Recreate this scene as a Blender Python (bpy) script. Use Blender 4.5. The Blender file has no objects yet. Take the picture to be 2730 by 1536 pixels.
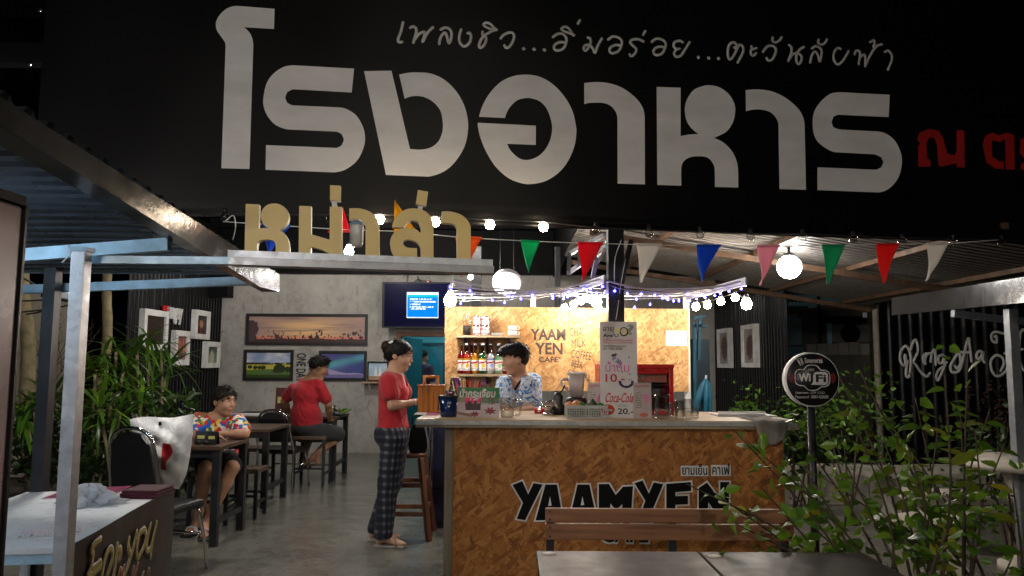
import bpy, bmesh, math, random
import numpy as np
from mathutils import Vector, Matrix, geometry
random.seed(7); np.random.seed(7)
SC = bpy.context.scene
COL = SC.collection
# ---------------------------------------------------------------- camera
CAM_H, PITCH, ROLL, FPX = 1.40, math.radians(5.57), 0.006, 2050.0
cam_d = bpy.data.cameras.new('camera'); cam = bpy.data.objects.new('camera', cam_d); COL.objects.link(cam)
cam_d.sensor_width = 36.0; cam_d.lens = 36.0*FPX/2730.0; cam_d.clip_start = 0.05; cam_d.clip_end = 300
CROT = Matrix.Rotation(math.pi/2+PITCH, 3, 'X') @ Matrix.Rotation(ROLL, 3, 'Z')
CPOS = Vector((0, 0, CAM_H))
cam.matrix_world = Matrix.Translation(CPOS) @ CROT.to_4x4()
SC.camera = cam
# ---------------------------------------------------------------- night sky, exposure
W = bpy.data.worlds.new('World'); SC.world = W; W.use_nodes = True
wn = W.node_tree.nodes; wl = W.node_tree.links
sky = wn.new('ShaderNodeTexSky'); sky.sky_type = 'NISHITA'; sky.sun_disc = False
sky.sun_elevation = math.radians(-4); sky.sun_rotation = math.radians(200)
wl.new(sky.outputs[0], wn['Background'].inputs[0]); wn['Background'].inputs[1].default_value = 0.05
SC.view_settings.view_transform = 'Standard'; SC.view_settings.look = 'None'
SC.view_settings.exposure = 0.0; SC.view_settings.gamma = 1.0; SC.view_settings.use_curve_mapping = False
SC.cycles.use_denoising = True; SC.cycles.max_bounces = 6; SC.cycles.diffuse_bounces = 3
SC.cycles.glossy_bounces = 3; SC.cycles.transmission_bounces = 6; SC.cycles.transparent_max_bounces = 10
SC.cycles.sample_clamp_indirect = 6.0; SC.cycles.use_light_tree = True; SC.cycles.caustics_refractive = False
SC.cycles.caustics_reflective = False

# ---------------------------------------------------------------- photo pixel (2730x1536) -> direction -> point
def ray(px, py): return CROT @ Vector(((px-1365.0)/FPX, -(py-768.0)/FPX, -1.0))
def at(px, py, Y): d = ray(px, py); return CPOS + d*(Y/d.y)
def atz(px, py, z): d = ray(px, py); return CPOS + d*((z-CAM_H)/d.z)
def atx(px, py, X): d = ray(px, py); return CPOS + d*(X/d.x)
def on(px, py, p0, n):
    d = ray(px, py); return CPOS + d*((Vector(p0)-CPOS).dot(n)/d.dot(n))

# ---------------------------------------------------------------- materials
MATS = {}
class G:
    def __init__(s, name):
        s.m = bpy.data.materials.new(name); s.m.use_nodes = True; s.t = s.m.node_tree; s.n = s.t.nodes; s.l = s.t.links
        s.b = s.n['Principled BSDF']; s.out = s.n['Material Output']; MATS[name] = s.m
        s._tc = None
    def tc(s, which='Object'):
        if s._tc is None: s._tc = s.n.new('ShaderNodeTexCoord')
        return s._tc.outputs[which]
    def map(s, sc=(1,1,1), rot=(0,0,0), loc=(0,0,0), src=None, which='Object'):
        k = s.n.new('ShaderNodeMapping'); k.inputs['Scale'].default_value = sc; k.inputs['Rotation'].default_value = rot
        k.inputs['Location'].default_value = loc
        s.l.new(src or s.tc(which), k.inputs[0]); return k.outputs[0]
    def noise(s, vec=None, scale=5, detail=4, rough=.55, dist=0):
        k = s.n.new('ShaderNodeTexNoise'); k.inputs['Scale'].default_value = scale; k.inputs['Detail'].default_value = detail
        k.inputs['Roughness'].default_value = rough; k.inputs['Distortion'].default_value = dist
        s.l.new(vec or s.tc(), k.inputs['Vector']); return k.outputs['Fac']
    def vor(s, vec=None, scale=5, out='Color', feat='F1'):
        k = s.n.new('ShaderNodeTexVoronoi'); k.feature = feat; k.inputs['Scale'].default_value = scale
        s.l.new(vec or s.tc(), k.inputs['Vector']); return k.outputs[out]
    def ramp(s, fac, stops, const=False):
        k = s.n.new('ShaderNodeValToRGB'); e = k.color_ramp.elements
        if const: k.color_ramp.interpolation = 'CONSTANT'
        while len(e) < len(stops): e.new(0.5)
        for i, (p, c) in enumerate(stops):
            e[i].position = p; e[i].color = (c, c, c, 1) if isinstance(c, (int, float)) else (*c, 1)
        s.l.new(fac, k.inputs[0]); return k.outputs[0]
    def mix(s, a, b, fac, mode='MIX'):
        k = s.n.new('ShaderNodeMix'); k.data_type = 'RGBA'; k.blend_type = mode
        for v, i in ((a, 6), (b, 7)):
            if isinstance(v, tuple): k.inputs[i].default_value = (*v, 1)
            else: s.l.new(v, k.inputs[i])
        if isinstance(fac, (int, float)): k.inputs[0].default_value = fac
        else: s.l.new(fac, k.inputs[0])
        return k.outputs[2]
    def math(s, a, b, op):
        k = s.n.new('ShaderNodeMath'); k.operation = op
        for v, i in ((a, 0), (b, 1)):
            if isinstance(v, (int, float)): k.inputs[i].default_value = v
            else: s.l.new(v, k.inputs[i])
        return k.outputs[0]
    def col(s, v):
        if isinstance(v, tuple): s.b.inputs['Base Color'].default_value = (*v, 1)
        else: s.l.new(v, s.b.inputs['Base Color'])
    def set(s, **k):
        for a, v in k.items():
            i = s.b.inputs[{'rough':'Roughness','metal':'Metallic','trans':'Transmission Weight','ior':'IOR','spec':'Specular IOR Level','coat':'Coat Weight','alpha':'Alpha','sheen':'Sheen Weight','sss':'Subsurface Weight'}[a]]
            if isinstance(v, (int, float)): i.default_value = v
            else: s.l.new(v, i)
    def bump(s, h, strength=.3, dist=.01):
        k = s.n.new('ShaderNodeBump'); k.inputs['Strength'].default_value = strength; k.inputs['Distance'].default_value = dist
        s.l.new(h, k.inputs['Height']); s.l.new(k.outputs[0], s.b.inputs['Normal'])
    def emit(s, c, st):
        if isinstance(c, tuple): s.b.inputs['Emission Color'].default_value = (*c, 1)
        else: s.l.new(c, s.b.inputs['Emission Color'])
        s.b.inputs['Emission Strength'].default_value = st

def mat(name, c, rough=.55, metal=0.0, var=.25, vs=6.0, bump=.15, bs=90.0, spec=.5, bd=.003):
    """plain procedural surface: colour with uneven patches, uneven gloss and fine relief"""
    if name in MATS: return MATS[name]
    g = G(name); n = g.noise(scale=vs, detail=5)
    lo = tuple(x*(1-var) for x in c); hi = tuple(min(1, x*(1+var*.6)) for x in c)
    g.col(g.ramp(n, [(.3, lo), (.7, hi)])); g.set(metal=metal, spec=spec)
    n2 = g.noise(scale=vs*3.1, detail=3)
    g.set(rough=g.ramp(n2, [(.3, max(0.02, rough*.85)), (.75, min(1, rough*1.15))]))
    if bump: g.bump(g.noise(scale=bs, detail=3), bump, bd)
    return g.m
def emis(name, c, st, base=(.8, .8, .8)):
    if name in MATS: return MATS[name]
    g = G(name); g.col(base); g.emit(c, st); g.set(rough=.4); return g.m
def glass(name, c=(1, 1, 1), alpha=.35, rough=.05):
    """thin clear glass: mostly see-through with glossy reflections"""
    if name in MATS: return MATS[name]
    g = G(name); g.n.remove(g.b)
    tr = g.n.new('ShaderNodeBsdfTransparent'); tr.inputs[0].default_value = (*c, 1)
    gl = g.n.new('ShaderNodeBsdfGlossy'); gl.inputs['Roughness'].default_value = rough
    fr = g.n.new('ShaderNodeLayerWeight'); fr.inputs[0].default_value = alpha
    mx = g.n.new('ShaderNodeMixShader'); g.l.new(fr.outputs['Facing'], mx.inputs[0]); g.l.new(tr.outputs[0], mx.inputs[1]); g.l.new(gl.outputs[0], mx.inputs[2])
    g.l.new(mx.outputs[0], g.out.inputs[0]); return g.m
def printed(name, rough=.45, emit=0.0, spec=.4):
    """flat print: colours come from the mesh's 'print' colour attribute"""
    if name in MATS: return MATS[name]
    g = G(name); a = g.n.new('ShaderNodeVertexColor'); a.layer_name = 'print'
    g.l.new(a.outputs[0], g.b.inputs['Base Color']); g.set(rough=rough, spec=spec)
    if emit:
        g.l.new(a.outputs[0], g.b.inputs['Emission Color']); g.b.inputs['Emission Strength'].default_value = emit
    return g.m

# ---------------------------------------------------------------- objects
BASE = {}
def tag(o, label=None, cat=None, group=None, kind=None):
    if label: o['label'] = label
    if cat: o['category'] = cat
    if group: o['group'] = group
    if kind: o['kind'] = kind
    return o
def thing(name, label, cat, base, group=None):
    o = bpy.data.objects.new(name, None); COL.objects.link(o); o.empty_display_size = .1
    o.location = Vector(base); BASE[o.name] = Vector(base)
    return tag(o, label, cat, group)
def link(name, me, m, parent=None, base=None):
    o = bpy.data.objects.new(name, me); COL.objects.link(o)
    for x in (m if isinstance(m, (list, tuple)) else [m]): me.materials.append(x)
    if parent is not None: o.parent = parent; BASE[o.name] = BASE[parent.name]
    else: o.location = base; BASE[o.name] = Vector(base)
    return o
def cat_rom(pts, n=6, closed=False):
    P = [Vector(p) for p in pts]
    if len(P) < 3: return P
    out = []; N = len(P)
    for i in range(N if closed else N-1):
        p1, p2 = P[i], P[(i+1) % N]
        p0 = P[i-1] if (i > 0 or closed) else p1*2-p2
        p3 = P[(i+2) % N] if (i+2 < N or closed) else p2*2-p1
        for k in range(n):
            t = k/n
            out.append(.5*((2*p1)+(p2-p0)*t+(2*p0-5*p1+4*p2-p3)*t*t+(3*p1-p0-3*p2+p3)*t**3))
    if not closed: out.append(P[-1])
    return out
class MB:
    def __init__(s): s.v = []; s.f = []; s.mi = []; s.sm = []
    def _add(s, vs, fs, mi=0, sm=False):
        o = len(s.v); s.v += [Vector(v) for v in vs]
        for f in fs: s.f.append([i+o for i in f]); s.mi.append(mi); s.sm.append(sm)
        return s
    def quad(s, a, b, c, d, mi=0): return s._add([a, b, c, d], [(0, 1, 2, 3)], mi)
    def box(s, lo, hi, M=None, mi=0, bev=0.0):
        lo = Vector(lo); hi = Vector(hi); lo, hi = Vector([min(a, b) for a, b in zip(lo, hi)]), Vector([max(a, b) for a, b in zip(lo, hi)])
        if bev:
            bm = bmesh.new(); bmesh.ops.create_cube(bm, size=1)
            for v in bm.verts: v.co = Vector([(lo[i]+hi[i])/2+v.co[i]*(hi[i]-lo[i]) for i in range(3)])
            bmesh.ops.bevel(bm, geom=bm.edges[:], offset=min(bev, .45*min(hi-lo)), segments=2, affect='EDGES', profile=.6)
            bm.verts.index_update()
            vs = [v.co.copy() for v in bm.verts]; fs = [[v.index for v in f.verts] for f in bm.faces]; bm.free()
        else:
            vs = [Vector((x, y, z)) for x in (lo.x, hi.x) for y in (lo.y, hi.y) for z in (lo.z, hi.z)]
            fs = [(0, 1, 3, 2), (4, 6, 7, 5), (0, 4, 5, 1), (2, 3, 7, 6), (0, 2, 6, 4), (1, 5, 7, 3)]
        if M is not None: vs = [M @ v for v in vs]
        return s._add(vs, fs, mi)
    def obox(s, c, u, v, w, mi=0, bev=0.0):
        """box centred at c with half-extent vectors u, v, w"""
        u, v, w = Vector(u), Vector(v), Vector(w)
        M = Matrix.Translation(Vector(c)) @ Matrix((u, v, w)).transposed().to_4x4()
        if bev:
            L = Vector((u.length, v.length, w.length))
            M = Matrix.Translation(Vector(c)) @ Matrix((u.normalized(), v.normalized(), w.normalized())).transposed().to_4x4()
            return s.box(-L, L, M, mi, bev)
        return s.box((-1, -1, -1), (1, 1, 1), M, mi)
    def bar(s, a, b, w, h=None, up=(0, 0, 1), mi=0, bev=0.0):
        """rectangular bar from a to b, w wide, h high"""
        a, b = Vector(a), Vector(b); h = h or w; d = (b-a); L = d.length; d.normalize()
        up = Vector(up); sd = d.cross(up)
        if sd.length < 1e-4: sd = d.cross(Vector((1, 0, 0)))
        sd.normalize(); up = sd.cross(d)
        return s.obox((a+b)/2, d*L/2, sd*w/2, up*h/2, mi, bev)
    def tube(s, pts, r, seg=10, mi=0, cap=True, flat=1.0, nrm=None):
        P = [Vector(p) for p in pts]; R = r if isinstance(r, (list, tuple)) else [r]*len(P)
        rings = []; pn = Vector(nrm) if nrm is not None else None
        for i, p in enumerate(P):
            d = (P[min(i+1, len(P)-1)]-P[max(i-1, 0)])
            if d.length < 1e-9: d = Vector((0, 0, 1))
            d.normalize()
            if nrm is not None: n = Vector(nrm); n = (n-d*n.dot(d))
            else:
                n = pn if pn is not None else (Vector((0, 0, 1)) if abs(d.z) < .9 else Vector((1, 0, 0)))
                n = n-d*n.dot(d)
                if n.length < 1e-6: n = d.orthogonal()
            n.normalize(); pn = n; b = d.cross(n)
            rings.append([p+(b*math.cos(a)+n*flat*math.sin(a))*R[i] for a in [2*math.pi*k/seg for k in range(seg)]])
        vs = [v for q in rings for v in q]; fs = []
        for i in range(len(P)-1):
            for k in range(seg):
                k2 = (k+1) % seg; fs.append((i*seg+k, i*seg+k2, (i+1)*seg+k2, (i+1)*seg+k))
        s._add(vs, fs, mi, True)
        if cap:
            s._add(rings[0], [tuple(reversed(range(seg)))], mi); s._add(rings[-1], [tuple(range(seg))], mi)
        return s
    def stroke(s, pts, r, nrm, flat=.3, n=5, mi=0):
        """a brush stroke lying on a surface with normal nrm (flattened tube with rounded ends)"""
        P = cat_rom(pts, n)
        if len(P) > 1:
            d0 = (P[0]-P[1]).normalized(); d1 = (P[-1]-P[-2]).normalized()
            P = [P[0]+d0*r*.9, P[0]+d0*r*.5]+P+[P[-1]+d1*r*.5, P[-1]+d1*r*.9]
            R = [r*.3, r*.8]+[r]*(len(P)-4)+[r*.8, r*.3]
        return s.tube(P, R, 6, mi, True, flat, nrm)
    def lathe(s, prof, c=(0, 0, 0), seg=20, axis=(0, 0, 1), mi=0, cap=True):
        ax = Vector(axis).normalized(); q = Vector((0, 0, 1)).rotation_difference(ax); c = Vector(c)
        vs = []; fs = []
        for r, z in prof:
            for k in range(seg):
                a = 2*math.pi*k/seg; vs.append(c+q @ Vector((r*math.cos(a), r*math.sin(a), z)))
        for i in range(len(prof)-1):
            for k in range(seg):
                k2 = (k+1) % seg; fs.append((i*seg+k, i*seg+k2, (i+1)*seg+k2, (i+1)*seg+k))
        s._add(vs, fs, mi, True)
        n = len(prof)
        if cap:
            if prof[0][0] > 1e-4: s._add(vs[:seg], [tuple(reversed(range(seg)))], mi)
            if prof[-1][0] > 1e-4: s._add(vs[(n-1)*seg:], [tuple(range(seg))], mi)
        return s
    def ball(s, c, r, seg=14, mi=0, M=None):
        r = r if isinstance(r, (tuple, list)) else (r, r, r); c = Vector(c); n = max(6, seg//2+1)
        vs = [(0, 0, -1)]+[(math.cos(2*math.pi*k/seg)*math.sin(math.pi*i/n), math.sin(2*math.pi*k/seg)*math.sin(math.pi*i/n), -math.cos(math.pi*i/n)) for i in range(1, n) for k in range(seg)]+[(0, 0, 1)]
        vs = [Vector((v[0]*r[0], v[1]*r[1], v[2]*r[2])) for v in vs]
        if M is not None: vs = [M @ v for v in vs]
        vs = [v+c for v in vs]
        fs = [(0, 1+(k+1) % seg, 1+k) for k in range(seg)]
        for i in range(n-2):
            for k in range(seg):
                k2 = (k+1) % seg; fs.append((1+i*seg+k, 1+i*seg+k2, 1+(i+1)*seg+k2, 1+(i+1)*seg+k))
        L = len(vs)-1; o = 1+(n-2)*seg
        fs += [(o+k, o+(k+1) % seg, L) for k in range(seg)]
        return s._add(vs, fs, mi, True)
    def prism(s, poly, ext, mi=0, holes=()):
        """closed plate: outline points (world) extruded by vector ext"""
        ext = Vector(ext); loops = [[Vector(p) for p in poly]]+[[Vector(p) for p in h] for h in holes]
        allp = [p for L in loops for p in L]; n = len(allp)
        tris = geometry.tessellate_polygon(loops)
        fs = []
        for t in tris:
            a, b, c = [allp[i] for i in t]
            fl = (b-a).cross(c-a).dot(ext) > 0
            t = tuple(t) if fl else tuple(reversed(t))
            fs.append(tuple(i+n for i in t)); fs.append(tuple(reversed(t)))
        o = 0
        for L in loops:
            m = len(L)
            for i in range(m):
                j = (i+1) % m; fs.append((o+i, o+j, o+j+n, o+i+n))
            o += m
        return s._add(allp+[p+ext for p in allp], fs, mi)
    def grid(s, fn, nu, nv, mi=0, sm=True):
        vs = [fn(i/nu, j/nv) for j in range(nv+1) for i in range(nu+1)]
        fs = [(j*(nu+1)+i, j*(nu+1)+i+1, (j+1)*(nu+1)+i+1, (j+1)*(nu+1)+i) for j in range(nv) for i in range(nu)]
        return s._add(vs, fs, mi, sm)
    def mesh(s, name, base, fix=True):
        me = bpy.data.meshes.new(name); b = Vector(base)
        me.from_pydata([tuple(v-b) for v in s.v], [], s.f); me.polygons.foreach_set('material_index', s.mi)
        me.polygons.foreach_set('use_smooth', s.sm)
        if fix:
            bm = bmesh.new(); bm.from_mesh(me); bmesh.ops.remove_doubles(bm, verts=bm.verts, dist=1e-5)
            bmesh.ops.recalc_face_normals(bm, faces=bm.faces); bm.to_mesh(me); bm.free()
        me.update(); return me
    def build(s, name, m, parent=None, label=None, cat=None, group=None, kind=None, fix=True):
        if parent is not None: b = BASE[parent.name]
        else:
            xs = [v.x for v in s.v]; ys = [v.y for v in s.v]; zs = [v.z for v in s.v]
            b = Vector(((min(xs)+max(xs))/2, (min(ys)+max(ys))/2, min(zs)))
        o = link(name, s.mesh(name, b, fix), m, parent, b)
        return tag(o, label, cat, group, kind)
def copy_tree(o, loc=None, rz=None, parent=None, label=None):
    c = o.copy(); COL.objects.link(c); c.parent = parent; BASE[c.name] = BASE[o.name]
    if loc is not None: c.location = Vector(loc); BASE[c.name] = Vector(loc)
    if rz is not None: c.rotation_euler = (0, 0, rz)
    if label: c['label'] = label
    for ch in list(o.children): copy_tree(ch, None, None, c)
    return c
# flat print -------------------------------------------------------------
def srgb(c): return tuple((x/12.92 if x <= .04045 else ((x+.055)/1.055)**2.4) for x in c)
def S(r, g, b): return srgb((r/255, g/255, b/255))
def picture(name, o, u, v, nx, ny, fn, m, parent=None, **k):
    """print sheet: origin o (lower left), edge vectors u, v; fn(U,V)->rgb arrays (sRGB 0..1) sampled on an nx x ny raster"""
    o, u, v = Vector(o), Vector(u), Vector(v)
    U, V = np.meshgrid((np.arange(nx)+.5)/nx, (np.arange(ny)+.5)/ny)
    C = np.clip(np.stack(np.broadcast_arrays(*fn(U, V)), -1), 0, 1); C = np.where(C <= .04045, C/12.92, ((C+.055)/1.055)**2.4)
    gu, gv = np.meshgrid(np.arange(nx+1)/nx, np.arange(ny+1)/ny)
    b = BASE[parent.name] if parent is not None else o
    P = np.array(o-b)[None, None]+gu[..., None]*np.array(u)+gv[..., None]*np.array(v)
    i = np.arange((nx+1)*(ny+1)).reshape(ny+1, nx+1)
    F = np.stack([i[:-1, :-1], i[:-1, 1:], i[1:, 1:], i[1:, :-1]], -1).reshape(-1, 4)
    me = bpy.data.meshes.new(name); me.from_pydata(P.reshape(-1, 3).tolist(), [], F.tolist())
    a = me.color_attributes.new('print', 'FLOAT_COLOR', 'CORNER')
    cc = np.repeat(C.reshape(-1, 3), 4, 0); cc = np.concatenate([cc, np.ones((len(cc), 1))], 1)
    a.data.foreach_set('color', cc.astype(np.float32).ravel()); me.update()
    ob = link(name, me, m, parent, b); tag(ob, **k); return ob
def fbm(U, V, sx, sy, seed=0, oct=4):
    r = np.random.RandomState(seed); out = 0; amp = .5
    for q in range(oct):
        n = 64; g = r.rand(n, n); x = U*sx*2**q; y = V*sy*2**q
        xi = np.floor(x).astype(int) % n; yi = np.floor(y).astype(int) % n; xf = x-np.floor(x); yf = y-np.floor(y)
        xf = xf*xf*(3-2*xf); yf = yf*yf*(3-2*yf); x2 = (xi+1) % n; y2 = (yi+1) % n
        out = out+amp*((g[yi, xi]*(1-xf)+g[yi, x2]*xf)*(1-yf)+(g[y2, xi]*(1-xf)+g[y2, x2]*xf)*yf); amp *= .5
    return out
def lerp3(a, b, t): return tuple(np.asarray(x)*(1-t)+np.asarray(y)*t for x, y in zip(a, b))
def put(C, m, c): return tuple(np.where(m, y, x) for x, y in zip(C, c))
# lettering --------------------------------------------------------------
def glyphs(s, off=0.0, space=1.0):
    """outline mesh of a line of text in Blender's built-in typeface: list of (verts2d, faces)"""
    cu = bpy.data.curves.new('t', 'FONT'); cu.body = s; cu.offset = off; cu.space_character = space; cu.resolution_u = 3
    ob = bpy.data.objects.new('t', cu); COL.objects.link(ob); dg = bpy.context.evaluated_depsgraph_get(); dg.update()
    me = ob.evaluated_get(dg).to_mesh(); vs = [(v.co.x, v.co.y) for v in me.vertices]; fs = [tuple(p.vertices) for p in me.polygons]
    ob.evaluated_get(dg).to_mesh_clear(); bpy.data.objects.remove(ob); bpy.data.curves.remove(cu)
    return vs, fs
def text(name, s, m, parent, o, u, v, h=None, w=None, th=.002, off=0.0, shear=0.0, bend=None, space=1.0, label=None, cat=None, lift=.001, scale_y=None):
    """lettering standing th proud of a surface; o = lower-left corner, u/v = unit right/up; box is w wide and h high"""
    vs, fs = glyphs(s, off, space); u, v = Vector(u).normalized(), Vector(v).normalized(); n = u.cross(v)
    x0 = min(a for a, b in vs); x1 = max(a for a, b in vs); y0 = min(b for a, b in vs); y1 = max(b for a, b in vs)
    sx = (w/(x1-x0)) if w else None; sy = (h/(y1-y0)) if h else None
    sx = sx or sy; sy = sy or sx
    o = Vector(o); k = len(vs); pts = []
    for a, b in vs:
        X = (a-x0)*sx; Y = (b-y0)*sy; X += Y*shear
        if bend: Y += bend(X)
        pts.append(o+u*X+v*Y+n*lift)
    mb = MB(); F = [tuple(i+k for i in f) for f in fs]
    ec = {}
    for f in fs:
        for i in range(len(f)):
            e = (f[i], f[(i+1) % len(f)]); ec[e] = 1
    side = [(a, b, b+k, a+k) for (a, b) in ec if (b, a) not in ec]
    mb._add(pts+[p+n*th for p in pts], F+side)
    return mb.build(name, m, parent, label, cat, fix=False)

def smooth_poly(P, n=5, cang=42):
    """round the traced outline: corners stay, long edges stay straight, short runs become arcs"""
    P = [Vector((p[0], p[1])) for p in P]; N_ = len(P); L = [(P[(i+1) % N_]-P[i]).length for i in range(N_)]; med = sorted(L)[N_//2]; out = []
    def corner(i):
        a = (P[i]-P[i-1]); b = (P[(i+1) % N_]-P[i]); return a.angle(b) > math.radians(cang)
    for i in range(N_):
        j = (i+1) % N_; p1, p2 = P[i], P[j]
        if L[i] > 1.9*med or (corner(i) and corner(j)): out.append(tuple(p1)); continue
        p0 = P[i-1]; p3 = P[(j+1) % N_]
        if corner(i): p0 = p1*2-p2
        elif L[i-1] > 1.9*med: p0 = p1+(p0-p1).normalized()*L[i]
        if corner(j): p3 = p2*2-p1
        elif L[j] > 1.9*med: p3 = p2+(p3-p2).normalized()*L[i]
        for k in range(n):
            t = k/n; out.append(tuple(.5*((2*p1)+(p2-p0)*t+(2*p0-5*p1+4*p2-p3)*t*t+(3*p1-p0-3*p2+p3)*t**3)))
    return out
# ================================================================ shared materials
def osb(name, lo, mid, hi, sc=1.0):
    """oriented strand board: several layers of elongated flakes, each layer turned another way"""
    g = G(name); lay = []
    wob = g.noise(scale=7, detail=2); wv = g.n.new('ShaderNodeCombineXYZ'); g.l.new(wob, wv.inputs[0]); g.l.new(wob, wv.inputs[2])
    va = g.n.new('ShaderNodeVectorMath'); va.operation = 'MULTIPLY_ADD'; va.inputs[1].default_value = (.05, .05, .05); g.l.new(wv.outputs[0], va.inputs[0]); g.l.new(g.tc(), va.inputs[2])
    for i, ang in enumerate((.2, 1.05, -.6, 1.7, -1.15, .65)):
        v = g.map((8*sc, 8*sc, 26*sc), src=g.map((1, 1, 1), rot=(0, ang, 0), loc=(i*3.1, i*.7, i*1.9), src=va.outputs[0]))
        c = g.vor(v, 1.0, 'Color'); sep = g.n.new('ShaderNodeSeparateColor'); g.l.new(c, sep.inputs[0]); lay.append((sep.outputs[0], sep.outputs[1]))
    h = lay[0][0]
    for a, b in lay[1:]: h = g.mix(h, a, g.ramp(b, [(.6, 0.0), (.66, 1.0)]))
    fine = g.noise(g.map((20, 20, 70), src=g.map((1, 1, 1), rot=(0, .7, 0))), 1.5, 4, .7); base = g.noise(scale=2.2, detail=3)
    f = g.math(g.math(h, .33, 'MULTIPLY'), g.math(fine, .42, 'MULTIPLY'), 'ADD'); f = g.math(f, g.math(base, .26, 'MULTIPLY'), 'ADD')
    c = g.ramp(f, [(.28, lo), (.53, mid), (.8, hi)])
    spk = g.vor(g.map((1, 1, 2.2), src=g.map((1, 1, 1), rot=(0, .6, 0))), 42, 'Distance')
    c = g.mix(c, tuple(x*.3 for x in lo), g.ramp(spk, [(.07, .8), (.14, 0.0)]))
    g.col(c); g.set(rough=.62, spec=.35); g.bump(f, .3, .004); return g.m
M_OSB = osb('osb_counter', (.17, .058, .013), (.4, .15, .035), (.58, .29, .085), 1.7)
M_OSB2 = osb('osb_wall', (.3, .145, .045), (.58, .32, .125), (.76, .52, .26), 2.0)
def concrete(name, c, var=.35, rough=.8, gloss=False):
    g = G(name); a = g.noise(scale=.9, detail=8, rough=.65); b = g.noise(scale=6, detail=8, rough=.7, dist=.6); k = g.noise(scale=45, detail=4)
    f = g.math(g.math(a, .55, 'MULTIPLY'), g.math(b, .35, 'MULTIPLY'), 'ADD'); f = g.math(f, g.math(k, .1, 'MULTIPLY'), 'ADD')
    dk = tuple(x*(1-var) for x in c); hi = tuple(min(1, x*(1+var*.5)) for x in c)
    col = g.ramp(f, [(.3, dk), (.5, c), (.68, hi)])
    scr = g.noise(g.map((3, 3, .8), rot=(0, .6, .2)), 4, 10, .75, 1.5)
    col = g.mix(col, tuple(x*.5 for x in c), g.ramp(scr, [(.56, 0.0), (.64, .75), (.7, .15)])); g.col(col)
    g.set(rough=g.ramp(b, [(.3, rough*.7), (.7, rough)]) if gloss else rough); g.bump(g.math(b, k, 'ADD'), .35, .006); return g.m
M_WALL = concrete('plaster_wall', (.4, .38, .35), .6)
M_FLOOR = concrete('polished_floor', (.145, .142, .122), .65, .25, True)
M_GROUND = concrete('yard_ground', (.10, .085, .065), .5, .9)
M_BEIGE = concrete('beige_plaster', (.50, .44, .34), .3)
M_CONC = concrete('cast_concrete', (.52, .48, .41), .3)
M_BLACKMETAL = mat('black_tin', (.005, .005, .006), .24, .0, .3, 3, 0, 30, .55)
M_BLACK = mat('black_paint', (.0035, .0035, .004), .6, spec=.15)
M_BLACKSTEEL = mat('black_steel', (.018, .019, .023), .4, .0, .4, 8)
M_ROOFDARK = mat('dark_roof', (.0015, .0015, .002), .95, spec=0)
def galv(name, c=(.55, .57, .6), rough=.42):
    g = G(name); a = g.vor(scale=38, out='Color'); sep = g.n.new('ShaderNodeSeparateColor'); g.l.new(a, sep.inputs[0])
    n = g.noise(scale=5, detail=6, rough=.7)
    c2 = g.mix(g.ramp(sep.outputs[0], [(0, tuple(x*.8 for x in c)), (1, c)]), tuple(x*.45 for x in c), g.ramp(n, [(.5, 0.0), (.72, .6)]))
    g.col(c2); g.set(rough=g.ramp(sep.outputs[1], [(0, rough*.8), (1, rough*1.25)]), metal=.55); g.bump(n, .2, .004); return g.m
M_GALV = galv('galvanised_steel'); M_ROOF = galv('galvanised_sheet', (.2, .185, .17), .5)
M_BLUESTEEL = mat('pale_blue_paint', (.33, .5, .62), .35, .1, .35, 9, .2, 60)
M_FLASH = mat('dark_flashing', (.016, .0145, .014), .2, 0, .5, 3, .12, 9, .45, .02)
M_RUST = mat('rusty_steel', (.1, .055, .03), .7, .2, .5, 12)
def wood(name, c, sc=1.0, axis=0, rough=.5):
    g = G(name); s = [14, 14, 14]; s[axis] = .9
    n = g.noise(g.map(tuple(x*sc for x in s)), 3, 6, .6, .4); n2 = g.noise(scale=2.2, detail=3)
    f = g.math(g.math(n, .7, 'MULTIPLY'), g.math(n2, .3, 'MULTIPLY'), 'ADD')
    g.col(g.ramp(f, [(.3, tuple(x*.45 for x in c)), (.52, c), (.72, tuple(min(1, x*1.45) for x in c))])); g.set(rough=rough); g.bump(n, .25, .003); return g.m
M_WOOD = wood('bench_wood', (.27, .12, .055)); M_STOOL = wood('stool_wood', (.16, .06, .025), 1, 2, .38); M_LAM = wood('table_laminate', (.11, .085, .066), .6, 0, .42)
M_PLY = wood('plywood_edge', (.42, .3, .17), .8); M_BOXWOOD = wood('lacquered_wood', (.5, .17, .035), 1, 2, .25)
M_DKWOOD = wood('dark_brown_table', (.085, .05, .032), .7, 0, .38)
M_CHROME = mat('chrome', (.7, .7, .72), .12, 1.0, .1, 5, .0)
M_WHITE = mat('white_paint', (.78, .77, .75), .5); M_WHITEPL = mat('white_plastic', (.75, .74, .72), .35, 0, .1)
M_BLKPLASTIC = mat('black_plastic', (.015, .015, .016), .35)
M_LEATHER = mat('black_vinyl', (.012, .012, .013), .42, 0, .3, 10, .3, 120)

# ================================================================ setting
g_ = MB(); g_.grid(lambda a, b: Vector((-30+60*a, -12+52*b, -.02+.004*math.sin(a*90)*math.cos(b*70))), 60, 52); g_.build('ground', M_GROUND, kind='structure')
MB().box((-4.55, 4.5, -.015), (5.2, 12.05, 0)).build('floor', M_FLOOR, kind='structure')
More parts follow.
